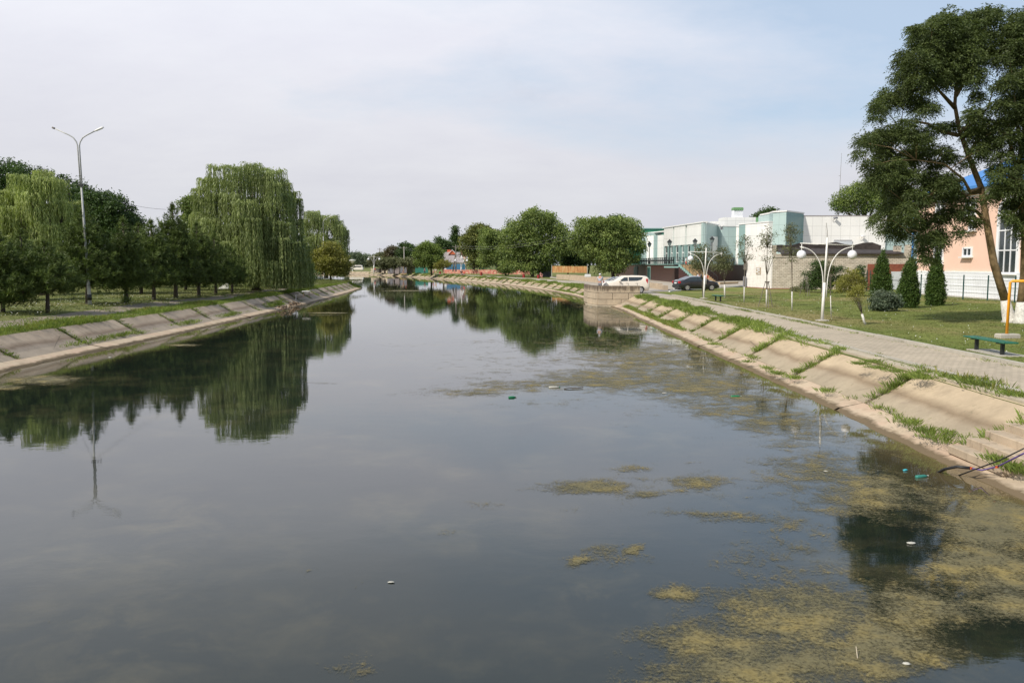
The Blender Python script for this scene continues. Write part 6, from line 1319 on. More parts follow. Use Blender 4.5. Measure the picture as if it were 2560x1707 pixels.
# globe lamps
def globe_lamp(label, px, py, rz=0, h=3.95, right=True, scale=1.0, lean=0.12, z0=1.02, Y=None, group='white globe lamps along the promenade'):
    b = gp(px, py, z0) if Y is None else Vector((PX(px, Y), Y, z0)); t = thing('globe_lamp', label, 'lamp', b, rz, group); s = scale
    q = MB(); q.tube([(0, 0, 0), (lean * .45 * s, 0, 1.82 * s)], [.072 * s, .066 * s], 10); q.tube([(lean * .45 * s, 0, 1.80 * s), (lean * s, 0, h * s)], [.050 * s, .044 * s], 10); q.build('post', M['white_paint'], t, True)
    q = MB(); q.lathe((0, 0, 0), [(.32 * s, 0), (.32 * s, .05 * s), (.12 * s, .08 * s)], 14); q.build('base_plate', M['kerb'], t)
    zc = (h - .32) * s; q = MB(); q.tube([(-1.28 * s + lean, 0, zc + .04), (1.30 * s + lean, 0, zc - .06)], .022 * s, 6); q.build('crossbar', M['white_paint'], t, True)
    for sg in ((-1, 1) if right else (-1,)):
        q = MB(); pts = []
        for k in range(13):
            u = k / 12; an = u * PI / 2; pts.append((lean * .7 + sg * (.10 + 1.12 * (1 - math.cos(an)) ** 1.2) * s, 0, (1.55 + .55 * 0 + (zc / s - 1.72) * math.sin(an) + .02) * s if u > 0 else 1.2 * s))
        pts = [(lean * .5 + sg * .10 * s, 0, 1.15 * s)] + pts[1:] ; q.tube(pts, .024 * s, 7)
        xg = lean + sg * 1.2 * s; q.tube([(xg, 0, zc), (xg, 0, zc - .35 * s)], .018 * s, 6); q.tube([(xg - .09 * s, 0, zc - .12 * s), (xg + .09 * s, 0, zc - .12 * s)], .016 * s, 5); a_ = q.build('arm', M['white_paint'], t, True)
        q = MB(); q.ball((xg, 0, zc - .50 * s), .215 * s, 24, 16); q.build('globe', M['globe'], a_, True)
    return t, b
gl1, gb1 = globe_lamp('nearest white lamp post with two round white globes on the lawn', 2055, 802.5)
gl2, gb2 = globe_lamp('second white globe lamp in front of the dark car, its right globe missing', 1759, 747, right=True)
g2r = [c for c in gl2.children if c.name.startswith('arm')][-1]; bpy.data.objects.remove(g2r.children[0])
q = MB(); q.tube([(gb1.x + .12, gb1.y, gb1.z + 3.9), (gb1.x + .1, gb1.y, gb1.z + 4.25), (gb1.x + .04, gb1.y, gb1.z + 4.62)], .012, 4); q.tube([(gb1.x + .12, gb1.y, gb1.z + 3.5), (gb1.x + .22, gb1.y, gb1.z + 2.2), (gb1.x + .16, gb1.y, gb1.z + 1.4)], .008, 4); o = q.build('loose_wires', M['wood_pole']); tag(o, 'loose thin wires sticking up from the nearest globe lamp', 'wire')
for px, py, lab, rt in ((1152, 685.5, 'far white globe lamp before the blue fence on the opposite bank', True), (934, 686, 'very distant globe lamp near the grey-green bushes', True)): 
    Yg = 196 if px > 1000 else 245
    globe_lamp(lab, px, py, Y=Yg, scale=1.15 if px > 1000 else 1.35, z0=1.0)
dl = thing('white_lamp', 'distant white dish-topped lamp where the canal bends away', 'lamp', (PX(881, 330), 330, 1.0)); q = MB(); q.tube([(0, 0, 0), (0, 0, 3.2)], .16, 6); q.build('post', M['white_paint'], dl); q = MB(); q.lathe((0, 0, 3.2), [(.2, 0), (1.3, .9), (1.4, 1.3), (.3, 1.45)], 12); q.build('shade', M['white_paint'], dl)
wv_ = thing('van', 'tiny white van far away beside the distant lamp', 'van', (PX(891, 340), 340, 1.0)); q = MB(); q.box((0, 0, .9), (5.5, 2.2, 1.4), bev=.3); q.box((.6, 0, 1.9), (3.6, 2.0, .9), bev=.3); q.build('body', M['car_white'], wv_); q = MB(); q.box((.6, -1.0, 1.85), (3.0, .06, .5)); q.build('window', M['glass'], wv_)
# black lantern lamps on the terrace
def lantern(label, px, pytop, Y):
    b = Vector((PX(px, Y), Y, ZT)); t = thing('lantern_post', label, 'lamp', b, 0, 'black lanterns on the terrace'); h = PZ(pytop, Y) - ZT
    q = MB(); q.lathe((0, 0, 0), [(.16, 0), (.16, .5), (.07, .6), (.055, h - 1.2), (.05, h - 1.0)], 8); q.build('post', M['black_metal'], t)
    q = MB(); q.lathe((0, 0, h - 1.0), [(.10, 0), (.22, .08), (.34, .55)], 6); ln = q.build('lantern', M['glass_pale'], t)
    q = MB()
    for k in range(6): a = 2 * PI * k / 6; q.tube([(.13 * math.cos(a), .13 * math.sin(a), h - .98), (.35 * math.cos(a), .35 * math.sin(a), h - .42)], .03, 4)
    q.lathe((0, 0, h - .45), [(.42, 0), (.40, .06), (.16, .30), (.05, .45)], 6); q.build('cap', M['black_metal'], ln)
lantern('leftmost black lantern post, before the low white block', 1623, 604, 150)
lantern('black lantern post in front of the first hall window', 1673, 598, 128)
lantern('black lantern post half behind the leafy young tree', 1736.5, 596, 126)
lantern('rightmost black lantern post, before the white inset panel', 1779, 591, 130)
# utility poles
def upole(label, px, pyt, pyb, Y, mat, arm=True, strut=0):
    b = Vector((PX(px, Y), Y, PZ(pyb, Y))); t = thing('utility_pole', label, 'pole', b); h = PZ(pyt, Y) - b.z; q = MB(); q.tube([(0, 0, -.3), (0, 0, h)], [.19, .13], 7); q.build('pole', M[mat], t)
    if arm: q = MB(); q.box((0, 0, h - .5), (1.6, .12, .12)); q.box((-.7, 0, h - .35), (.1, .1, .25)); q.box((.7, 0, h - .35), (.1, .1, .25)); q.build('crossarm', M['wood_pole'], t)
    if strut: q = MB(); q.tube([(strut, 0, -.3), (.05, 0, h * .72)], .15, 6); q.build('strut', M['wood_pole'], t)
    return b + Vector((0, 0, h - .3))
u1 = upole('grey pole with a leaning strut in front of the grey roofed house', 1139.5, 612, 676, 205, 'wood_pole', True, -.75)
u2 = upole('pale straight pole beside the orange shed', 1010.5, 616, 676, 240, 'pole_conc', True)
u3 = upole('dark thin pole farthest left on the far bank', 950, 620, 665, 300, 'wood_pole', True)
u4 = upole('stub of a dark pole between the far left pole and the brownish tree', 960.5, 623, 665, 320, 'wood_pole', True)
q = MB(); tgt = [at(1425, 582, 150), at(1435, 590, 150)]
for k, e in enumerate((u1, u2)): pass
for dz in (0, -.5):
    for a, b in ((u3, u2), (u2, u1), (u1, Vector((PX(1436, 145), 145, PZ(588, 145))))):
        n = 12; q.tube([a.lerp(b, i / n) + Vector((0, 0, dz - .9 * math.sin(PI * i / n))) for i in range(n + 1)], .016, 3)
o = q.build('overhead_wire', M['galv']); tag(o, 'overhead wires strung from pole to pole along the far bank', 'wire')
tp = thing('tyre_pipe', 'bent steel pipe trestle standing on the far bank slabs', 'pipe', gp(1262, 702, .8)); q = MB(); q.tube([(-.8, 0, -.3), (0, 0, .55), (.6, .2, -.2)], .05, 5); q.build('pipe', M['wood_pole'], tp)
# benches
def bench(label, pl, pr, plg, prg, zg=1.03, seat_h=.44, w=.42, group='green plank benches on the lawn'):
    a = gp(*plg, zg); b = gp(*prg, zg); c = (a + b) / 2; rz = math.atan2(b.y - a.y, b.x - a.x); L_ = (b - a).length * 1.62
    t = thing('bench', label, 'bench', c, rz, group); q = MB()
    for k in range(3): q.box((0, (k - 1) * w / 3, seat_h - .02), (L_, w / 3 - .012, .045), bev=.008)
    q.build('seat', M['bench_green'], t)
    for s in (-1, 1): q = MB(); q.box((s * L_ * .31, 0, (seat_h - .05) / 2 - .02), (.09, .09, seat_h - .04)); q.box((s * L_ * .31, 0, seat_h - .06), (.08, w * .85, .035)); q.build('leg', M['black_metal'], t)
    return t, c, rz
bn1, bc1, brz = bench('long green bench nearest the camera beside the paved path', None, None, (2441, 877), (2505, 890))
bench('small green bench far off beside the bushy young tree', None, None, (1789, 752.5), (1801, 754))
q = MB((0, 0, 0)); q.box((0, 0, 0), (1.9, .8, .05), bev=.01); o = q.build('bench_slab', M['kerb']); o.location = (bc1.x + .2, bc1.y, 1.045); o.rotation_euler = (0, 0, brz); tag(o, 'worn concrete slab under the nearest green bench', 'slab')
# goal frame and play equipment at the right edge
gb = gp(2516, 845, 1.03); gf = thing('goal_frame', 'yellow-orange pipe goal frame set in a concrete block at the right edge', 'goal', gb); q = MB(); hG = 2.07
q.tube([(0, 0, .08), (.03, 0, hG - .05), (.10, 0, hG), (2.6, -.5, hG), (2.68, -.5, hG - .05), (2.68, -.5, 0)], .05, 10); q.build('frame', M['yellow_paint'], gf, True)
q = MB(); q.box((.03, 0, .06), (.75, .36, .2), .1, bev=.03); q.build('foundation', M['kerb'], gf)
pq = gp(2553, 806, 1.03) + Vector((.45, .3, 0)); pe = thing('play_frame', 'thin purple climbing frame on a pink base beside the second ash', 'play equipment', pq); q = MB()
for x in (0, .5, 1.0): q.tube([(x, 0, 0), (x, 0, 1.3)], .02, 6)
for z in (.35, .7, 1.0, 1.3): q.tube([(0, 0, z), (1.0, 0, z)], .018, 6)
q.build('bars', simple('purple_paint', (.16, .07, .28), .4), pe); q = MB(); q.box((.5, .2, .03), (1.3, .7, .08), bev=.02); q.build('base', simple('pink_paint', (.62, .35, .42), .6), pe)
# ---------------------------------------------------------------- cars
def car(name, label, loc, rz, st, wheels, wr, paint, glassst, extra, width):
    """st: stations (x, z_bottom, z_belt, z_roof, halfwidth); the roof follows where z_roof>z_belt"""
    t = thing(name, label, 'car', loc, rz); q = MB(); n = len(st); R_ = 11
    def ring(x, zb, zc, zr, hw):
        zr = max(zr, zc + .03); th = (zr - zc); tum = min(.17, th * .38) if th > .1 else .06
        pts = [(-hw * .82, zb), (-hw * .97, zb + .10), (-hw, zb + (zc - zb) * .5), (-hw * .97, zc), (-(hw - tum), zr - .05 if th > .1 else zr - .01), (0, zr)]
        return [(x, a, b) for a, b in pts] + [(x, -a, b) for a, b in reversed(pts[:-1])]
    vs = []
    for s_ in st: vs += ring(*s_)
    fs = []
    for i in range(n - 1):
        for j in range(R_): k = (j + 1) % R_; fs.append((i * R_ + j, i * R_ + k, (i + 1) * R_ + k, (i + 1) * R_ + j))
    fs.append(tuple(range(R_ - 1, -1, -1))); fs.append(tuple(range((n - 1) * R_, n * R_)))
    q.add(vs, fs); body = q.build('body', M[paint], t, True)
    b_ = body.modifiers.new('bev', 'BEVEL'); b_.width = .02; b_.segments = 2; b_.limit_method = 'ANGLE'; b_.angle_limit = math.radians(50)
    # side glass, both sides
    for s in (-1, 1):
        for poly in glassst['side']:
            m = MB(); pts = []
            for (x, z) in poly:
                hw = width / 2; zc = glassst['belt']; f = (z - zc) / (glassst['roof'] - zc); y = s * (hw * .97 - f * .15 + .012); pts.append((x, y, z))
            if s > 0: pts = pts[::-1]
            inn = [(p[0], p[1] - s * .03, p[2]) for p in pts]; k = len(pts); m.add(pts + inn, [tuple(range(k)), tuple(range(2 * k - 1, k - 1, -1))] + [(i, i + k, (i + 1) % k + k, (i + 1) % k) for i in range(k)]); m.build('side_window', M['glass'], t)
    for nm, (x0_, z0_, x1_, z1_) in (('windscreen', glassst['front']), ('rear_window', glassst['rear'])):
        m = MB(); w0, w1 = width / 2 * .86, width / 2 * .70; off = .012 if x1_ > x0_ else -.012
        m.quad((x0_ - off, -w0, z0_ + .012), (x0_ - off, w0, z0_ + .012), (x1_ - off, w1, z1_ + .012), (x1_ - off, -w1, z1_ + .012)); m.build(nm, M['glass'], t)
    for wx in wheels:
        for s in (-1, 1):
            y = s * (width / 2 - .10); m = MB()
            def ringy(r_, yy_, n_=20): return [(wx + r_ * math.cos(2 * PI * k / n_), yy_, wr + r_ * math.sin(2 * PI * k / n_)) for k in range(n_)]
            prof = [(wr * .62, y + s * .095), (wr * .95, y + s * .105), (wr, y + s * .07), (wr, y - s * .09), (wr * .6, y - s * .1)]; vv = []; ff = []
            for r_, yy_ in prof: vv += ringy(r_, yy_)
            for i in range(len(prof) - 1):
                for j in range(20): k = (j + 1) % 20; ff.append((i * 20 + j, i * 20 + k, (i + 1) * 20 + k, (i + 1) * 20 + j))
            ff.append(tuple(range(20)))
            m.add(vv, ff); w_ = m.build('wheel', M['rubber'], t)
            m = MB(); yo = y + s * .10
            m.add(ringy(wr * .2, yo + s * .012), [tuple(range(20))])
            for k in range(5):
                a = 2 * PI * k / 5 + .3; c_, s__ = math.cos(a), math.sin(a); p_, q_ = -s__, c_
                pts = [(wx + c_ * wr * .12 + p_ * .05, yo + s * .008, wr + s__ * wr * .12 + q_ * .05), (wx + c_ * wr * .12 - p_ * .05, yo + s * .008, wr + s__ * wr * .12 - q_ * .05), (wx + c_ * wr * .64 - p_ * .085, yo + s * .008, wr + s__ * wr * .64 - q_ * .085), (wx + c_ * wr * .64 + p_ * .085, yo + s * .008, wr + s__ * wr * .64 + q_ * .085)]; m.add(pts, [(0, 1, 2, 3)])
            ro, ri = ringy(wr * .68, yo + s * .010), ringy(wr * .60, yo + s * .010); m.add(ro + ri, [(i, (i + 1) % 20, 20 + (i + 1) % 20, 20 + i) for i in range(20)]); m.build('rim', M['alloy'], w_)
            m = MB(); k_ = 15; arc = [(wx + (wr + .055) * math.cos(PI * i / k_), y + s * .098, wr + (wr + .055) * math.sin(PI * i / k_)) for i in range(k_ + 1)]; arc2 = [(wx + (wr - .02) * math.cos(PI * i / k_), y + s * .098, wr + (wr - .02) * math.sin(PI * i / k_)) for i in range(k_ + 1)]
            m.add(arc + arc2, [(i, i + 1, k_ + 2 + i, k_ + 1 + i) for i in range(k_)]); m.build('wheel_arch', M['rubber'], t)
    for nm, mat, c, d, bev in extra: m = MB(); m.box(c, d, 0, bev=bev); m.build(nm, M[mat], t)
    # door seams
    for s in (-1, 1):
        m = MB()
        for x in glassst['seams']: m.box((x, s * (width / 2 * .995), .62), (.018, .016, .66))
        m.build('door_seams', M['rubber'], t)
        for x in glassst['handles']: m = MB(); m.box((x, s * (width / 2 + .012), glassst['belt'] - .12), (.18, .035, .035), bev=.008); m.build('door_handle', M[paint], t)
    return t
W1 = 1.80
# front of the cream car points to -x
st1 = [(-2.07, .42, .62, .62, .62), (-2.02, .25, .80, .80, .76), (-1.80, .22, .98, 1.0, .86), (-1.25, .22, 1.04, 1.10, .90), (-.98, .22, 1.06, 1.14, .90), (-.45, .22, 1.08, 1.50, .90), (-.15, .22, 1.09, 1.58, .90), (.6, .22, 1.10, 1.62, .90), (1.45, .22, 1.12, 1.59, .90), (1.80, .24, 1.12, 1.56, .88), (1.96, .28, 1.08, 1.44, .86), (2.04, .38, .92, 1.0, .82), (2.07, .45, .70, .72, .74)]
cpos = Vector((PX(1563, 77.6), 77.6, 1.018)); st1 = [(a * 1.05, b, c * 1.03, d * 1.03, e) for a, b, c, d, e in st1]
car('parked_car', 'cream white boxy car parked behind the concrete platform', cpos, 0.04, st1, (-1.27, 1.30), .33, 'car_white',
    dict(side=[[(-.72, 1.13), (.12, 1.14), (.12, 1.50), (-.22, 1.48)], [(.19, 1.14), (1.32, 1.16), (1.55, 1.50), (.19, 1.51)]], belt=1.10, roof=1.60, front=(-.95, 1.17, -.42, 1.50), rear=(2.08, 1.14, 2.03, 1.44), seams=(-.62, .15, 1.02), handles=(.0, .9)),
    [('tail_light', 'taillight', (1.90, -.80, 1.12), (.16, .12, .48), .03), ('tail_light', 'taillight', (1.90, .80, 1.12), (.16, .12, .48), .03), ('headlight', 'headlight', (-1.88, -.70, .86), (.34, .24, .17), .04), ('headlight', 'headlight', (-1.88, .70, .86), (.34, .24, .17), .04), ('grille', 'rubber', (-2.03, 0, .58), (.10, 1.1, .24), .03), ('rear_bumper', 'rubber', (1.98, 0, .42), (.22, 1.55, .22), .05), ('wing_mirror', 'car_white', (-.66, -1.0, 1.14), (.16, .20, .15), .04), ('wing_mirror', 'car_white', (-.66, 1.0, 1.14), (.16, .20, .15), .04), ('sill', 'rubber', (0, -.885, .26), (2.0, .05, .10), .01), ('roof_rail', 'car_white', (.5, -.62, 1.62), (1.9, .04, .05), .01), ('roof_rail', 'car_white', (.5, .62, 1.62), (1.9, .04, .05), .01)], W1)
# dark saloon, front to +x
st2 = [(-2.24, .42, .66, .68, .68), (-2.20, .28, .92, .95, .80), (-2.0, .22, .98, 1.03, .87), (-1.55, .20, 1.00, 1.08, .90), (-1.15, .20, 1.0, 1.28, .90), (-.70, .20, .98, 1.43, .90), (-.1, .20, .97, 1.46, .90), (.45, .20, .96, 1.40, .90), (1.15, .20, .94, 1.04, .90), (1.6, .20, .88, .96, .89), (2.0, .22, .80, .85, .85), (2.2, .28, .68, .70, .74), (2.24, .4, .55, .56, .66)]
dpos = gp(1744, 727, 1.03); 
car('parked_car', 'charcoal saloon parked on the road beside the white kerb', (dpos.x, dpos.y + .9, 1.034), math.radians(13), st2, (-1.33, 1.35), .32, 'car_black',
    dict(side=[[(-1.42, 1.04), (-.22, 1.02), (-.22, 1.38), (-.72, 1.37)], [(-.14, 1.02), (.95, 1.0), (.38, 1.34), (-.14, 1.38)]], belt=.99, roof=1.45, front=(1.12, 1.06, .50, 1.37), rear=(-1.62, 1.09, -.78, 1.40), seams=(-.9, -.18, .85), handles=(-.75, .12)),
    [('tail_light', 'taillight', (-2.14, -.72, .86), (.20, .26, .24), .04), ('tail_light', 'taillight', (-2.14, .72, .86), (.20, .26, .24), .04), ('headlight', 'headlight', (2.02, -.68, .68), (.28, .24, .14), .03), ('headlight', 'headlight', (2.02, .68, .68), (.28, .24, .14), .03), ('number_plate', 'plate', (-2.235, 0, .78), (.03, .52, .12), .005), ('rear_bumper', 'car_black', (-2.16, 0, .46), (.20, 1.6, .26), .06), ('front_bumper', 'car_black', (2.14, 0, .40), (.22, 1.5, .26), .06), ('wing_mirror', 'car_black', (.78, -1.0, 1.02), (.14, .2, .13), .03), ('wing_mirror', 'car_black', (.78, 1.0, 1.02), (.14, .2, .13), .03)], 1.80)
# a silver car hidden behind the other two
sg = [(a * .95, b, c * 1.0, d, e) for a, b, c, d, e in st2]
for lab, px, Y, s_ in (('silver car mostly hidden behind the cream car', 1556, 84.5, 1), ('pale grey car mostly hidden behind the charcoal saloon', 1738, 89.5, -1)):
    car('parked_car', lab, (PX(px, Y), Y, 1.02), 0.1, sg, (-1.28, 1.28), .31, 'car_silver', dict(side=[[(-1.35, 1.04), (-.22, 1.02), (-.22, 1.38), (-.7, 1.36)], [(-.14, 1.02), (.9, 1.0), (.38, 1.34), (-.14, 1.38)]], belt=.99, roof=1.45, front=(1.10, 1.06, .5, 1.37), rear=(-1.58, 1.09, -.78, 1.40), seams=(-.9, -.18, .85), handles=(-.75, .12)), [('tail_light', 'taillight', (-2.04, -.72, .86), (.18, .26, .24), .04), ('headlight', 'headlight', (1.94, -.68, .68), (.28, .24, .14), .03)], 1.78)
# ---------------------------------------------------------------- people
def skinmesh(name, pts, edges, rad, mat, parent, root=0, sub=1):
    me = bpy.data.meshes.new(name); me.from_pydata(pts, edges, []); o = bpy.data.objects.new(name, me); COL.objects.link(o); o.parent = parent
    sk = o.modifiers.new('skin', 'SKIN'); sk.use_smooth_shade = True
    if not me.skin_vertices: me.skin_vertices.new()
    for i, r_ in enumerate(rad):
        v = me.skin_vertices[0].data[i]; v.radius = r_ if isinstance(r_, tuple) else (r_, r_); v.use_root = (i == root)
    ss = o.modifiers.new('sub', 'SUBSURF'); ss.levels = sub; ss.render_levels = sub
    me.materials.append(M[mat] if isinstance(mat, str) else mat); return o
def person(label, loc, rz, top, bottom, hair='hair', pose='stand', h=1.74, arms=(0, 0), legs=(0, 0), shorts=False, cap=None, sc=1.0, dress=False):
    t = thing('person', label, 'person', loc, rz); k = h / 1.74 * sc; P_ = []; E_ = []; R_ = []
    def a(p, r_, link=None):
        P_.append((p[0] * k, p[1] * k, p[2] * k)); R_.append(r_ if isinstance(r_, tuple) else r_); i = len(P_) - 1
        R_[i] = tuple(x * k for x in R_[i]) if isinstance(R_[i], tuple) else R_[i] * k
        if link is not None: E_.append((link, i))
        return i
    sit = pose == 'sit'; hz_ = .50 if sit else .92; dz = hz_ - .92
    pel = a((0, 0, hz_), (.15, .10)); ch = a((0, .01, 1.15 + dz), (.145, .10), pel); up = a((0, 0, 1.38 + dz), (.16, .095), ch); nk = a((0, -.01, 1.50 + dz), .052, up); hd = a((0, -.015, 1.60 + dz), (.078, .092), nk); tp_ = a((0, 0, 1.69 + dz), (.066, .08), hd)
    ns = a((0, -.10, 1.585 + dz), .014, hd)
    for s, ar, lg_ in ((-1, arms[0], legs[0]), (1, arms[1], legs[1])):
        sh = a((s * .19, 0, 1.40 + dz), .055, up); el = a((s * (.24), -.04 - .14 * ar, 1.13 + dz + .02 * ar), .042, sh); wr2 = a((s * .23, -.10 - .26 * ar, .90 + dz + .22 * ar), .030, el); hn = a((s * .225, -.13 - .30 * ar, .83 + dz + .25 * ar), (.018, .034), wr2)
        for f in range(5):
            o_ = (f - 2) * .018; a((s * .225 + (s * -.03 if f == 0 else 0), -.14 - .32 * ar + o_, .755 + dz + .26 * ar + (.03 if f == 0 else .008 * abs(f - 2))), .008, hn)
        hp_ = a((s * .095, 0, hz_ - .05), .092, pel)
        if sit: kn = a((s * .12, -.42, .50), .062, hp_); an = a((s * .11, -.40, .10), .042, kn)
        else: kn = a((s * .10, -.03 - .18 * lg_, .49), .060, hp_); an = a((s * .10, .03 - .26 * lg_ * (1 if lg_ > 0 else 1), .09 + (.06 if lg_ < 0 else 0)), .040, kn)
        a((s * .11, P_[an][1] / k - .14, .04), (.04, .032), an)
    skinmesh('body', P_, E_, R_, 'skin', t)
    # clothes: shirt, trousers, hair or cap
    def cl(name, pts, ed, rad, mat): skinmesh(name, [(x * k, y * k, z * k) for x, y, z in pts], ed, [tuple(q * k for q in r_) if isinstance(r_, tuple) else r_ * k for r_ in rad], mat, t)
    A = [(0, 0, 1.0 + dz if not dress else .75 + dz), (0, .01, 1.18 + dz), (0, 0, 1.40 + dz), (-.20, 0, 1.41 + dz), (-.245, -.035 - .10 * arms[0], 1.2 + dz), (.20, 0, 1.41 + dz), (.245, -.035 - .10 * arms[1], 1.2 + dz), (0, 0, 1.475 + dz)]
    cl('shirt', A, [(0, 1), (1, 2), (2, 3), (3, 4), (2, 5), (5, 6), (2, 7)], [(.19, .135) if not dress else (.24, .18), (.17, .125), (.175, .115), .075, .062, .075, .062, .07], top)
    B = [(0, 0, hz_ + .08), (0, 0, hz_ - .02)]; Ed = [(0, 1)]; Rd = [(.165, .12), (.165, .125)]
    for s, lg_ in ((-1, legs[0]), (1, legs[1])):
        i = len(B); B.append((s * .1, 0, hz_ - .10)); Ed.append((1, i)); Rd.append(.105)
        if sit: B.append((s * .12, -.40, .51)); Ed.append((i, i + 1)); Rd.append(.085)
        else: B.append((s * .10, -.03 - .17 * lg_, .50 if not shorts else .56)); Ed.append((i, i + 1)); Rd.append(.085 if not shorts else .098)
        if not shorts: B.append((s * .11, -.38 if sit else .02 - .24 * lg_, .14)); Ed.append((i + 1, i + 2)); Rd.append(.065)
    cl('trousers', B, Ed, Rd, bottom)
    q = MB(); q.ball((0, .018 * k, (1.655 + dz) * k), .098 * k, 12, 8, (1, 1.08, .88)); q.build('cap' if cap else 'hair', M[cap or hair], t, True)
    return t
zz1 = 1.02
person('man in a white cap and pale checked shirt standing beside the cream car', (PX(1500.5, 76.3), 76.3, zz1), 2.6, 'cloth_plaid', 'cloth_grey', cap='cloth_white', arms=(.5, .9), h=1.86)
person('person in a bright red shirt behind the charcoal saloon', (PX(1766, 92), 92, 1.03), .4, 'cloth_red', 'cloth_dark', arms=(.6, .6), h=1.72)
person('person in a white shirt with dark stripes beside the globe lamp post', (PX(1749.5, 94), 94, 1.03), -.3, 'cloth_plaid', 'cloth_white', arms=(.3, .3), h=1.80)
person('woman in a white top and red skirt near the top of the terrace stairs', (PX(1716, 123.6), 123.9, 3.15), 1.2, 'cloth_white', 'cloth_red', shorts=True, h=1.66)
person('person in a pinkish dress seated under the broadest willow', (PX(1352, 160), 160, 1.0), .6, 'cloth_pink', 'cloth_pink', pose='sit', arms=(1, 1), h=1.7)
person('left one of two people in white tops walking on the far path', (PX(1083.5, 225), 225, 1.0), .2, 'cloth_white', 'cloth_pink', legs=(.5, -.3), h=1.6)
person('right one of two people in white tops, with beige trousers, on the far path', (PX(1089.5, 225), 225, 1.0), 0, 'cloth_white', 'stair_tan', legs=(-.3, .5), h=1.6)
person('person in dark clothes sitting near the far globe lamp', (PX(1153.5, 193), 193, 1.0), .5, 'cloth_dark', 'cloth_grey', pose='sit', h=1.7, sc=1.15)
person('person in red sitting beside the one in dark clothes', (PX(1160, 194), 194, 1.0), -.5, 'cloth_red', 'cloth_grey', pose='sit', h=1.6)
person('lone dark figure standing before the teal green fence', (PX(1061.5, 235), 235, 1.0), 0, 'cloth_dark', 'cloth_dark', h=1.7)
person('small figure in dark clothes near the pale pole', (PX(1008, 232), 232, 1.0), 0, 'cloth_dark', 'cloth_grey', pose='sit', h=1.7)
person('tiny figure in a red top far off on the left end of the bank', (PX(937, 265), 265, 1.0), 0, 'cloth_red', 'cloth_dark', h=1.7)
# red bins, far benches
for lab, px, Y in (('red round bin left of the light bench under the willow', 1309.5, 168), ('red bin beside the seated person in pink', 1346, 160), ('red bin in front of the red wall and chestnut', 1203, 205), ('red bin at the left end of the red wall', 1100, 232)):
    b = thing('litter_bin', lab, 'bin', (PX(px, Y), Y, 1.0), 0, 'red bins on the far bank'); q = MB(); q.lathe((0, 0, 0), [(.18, .0), (.24, .05), (.27, .66), (.27, .7)], 12); q.build('bucket', M['bin_red'], b); q = MB(); q.lathe((0, 0, .69), [(.29, 0), (.29, .05)], 12); q.build('rim', M['black_metal'], b)
for lab, px, Y in (('pale bench beside the red bin under the broadest willow', 1297, 172), ('dark bench before the red wall', 1213, 208)):
    b = thing('bench', lab, 'bench', (PX(px, Y), Y, 1.0)); q = MB(); q.box((0, 0, .45), (2.0, .4, .07)); q.build('seat', M['wood_pole'], b)
    for s in (-1, 1): q = MB(); q.box((s * .7, 0, .2), (.09, .35, .42)); q.build('leg', M['black_metal'], b)
for lab, px, Y in (('pale stone block on the long beige wall under the willow', 1470, 122),):
    b = thing('stone_block', lab, 'block', (PX(px, Y), Y, 1.84)); q = MB(); q.box((0, .25, .2), (.85, .4, .42), .1, bev=.04); q.build('block', M['white_kerb'], b)
# left bank: pale triangular slab, rubble heap, small litter
b = thing('concrete_wedge', 'pale triangular concrete slab standing among the last pines', 'slab', gp(558, 722, 1.27)); q = MB(); q.add([(-.55, 0, 0), (.5, 0, 0), (.5, 0, .78), (-.55, .2, 0), (.5, .2, 0), (.5, .2, .78)], [(0, 1, 2), (3, 5, 4), (0, 2, 5, 3), (1, 4, 5, 2), (0, 3, 4, 1)]); q.build('slab', M['white_kerb'], b)
r = rng(200); V_ = []; 
for (px, py, n, sx) in ((738, 757, 26, .5), (720, 764, 22, .6), (712, 770, 10, .5), (727, 750, 14, .3)):
    c = gp(px, py, .3)
    for _ in range(n):
        V_.append((c.x + r.normal(0, sx * .5), c.y + r.normal(0, sx * 1.3), .16 + abs(r.normal(0, .10)), r.uniform(.07, .2)))
q = MB()
for x, y, z, s_ in V_: q.box((x, y, z), (s_, s_ * r.uniform(.6, 1.3), s_ * .7), r.uniform(0, 3))
o = q.build('rubble', M['rubble']); o['kind'] = 'stuff'
b = thing('broken_grate', 'small tipped white-edged tray on the broken left bank slabs', 'tray', gp(766, 743, .7)); q = MB(); q.box((0, 0, .55), (.7, .5, .05)); q.build('tray', M['white_kerb'], b); q = MB(); 
for sx in (-.25, .25): q.tube([(sx, 0, 0), (sx, 0, .55)], .03, 5)
q.build('legs', M['rubble'], b)
b = thing('signpost', 'low T-shaped metal post on the broken left bank slabs', 'post', gp(740, 752, .45)); q = MB(); q.tube([(0, 0, 0), (.02, 0, .62)], .035, 5); q.build('post', M['cloth_grey'], b); q = MB(); q.box((0, 0, .66), (.55, .12, .08)); q.build('bar', M['black_metal'], b)
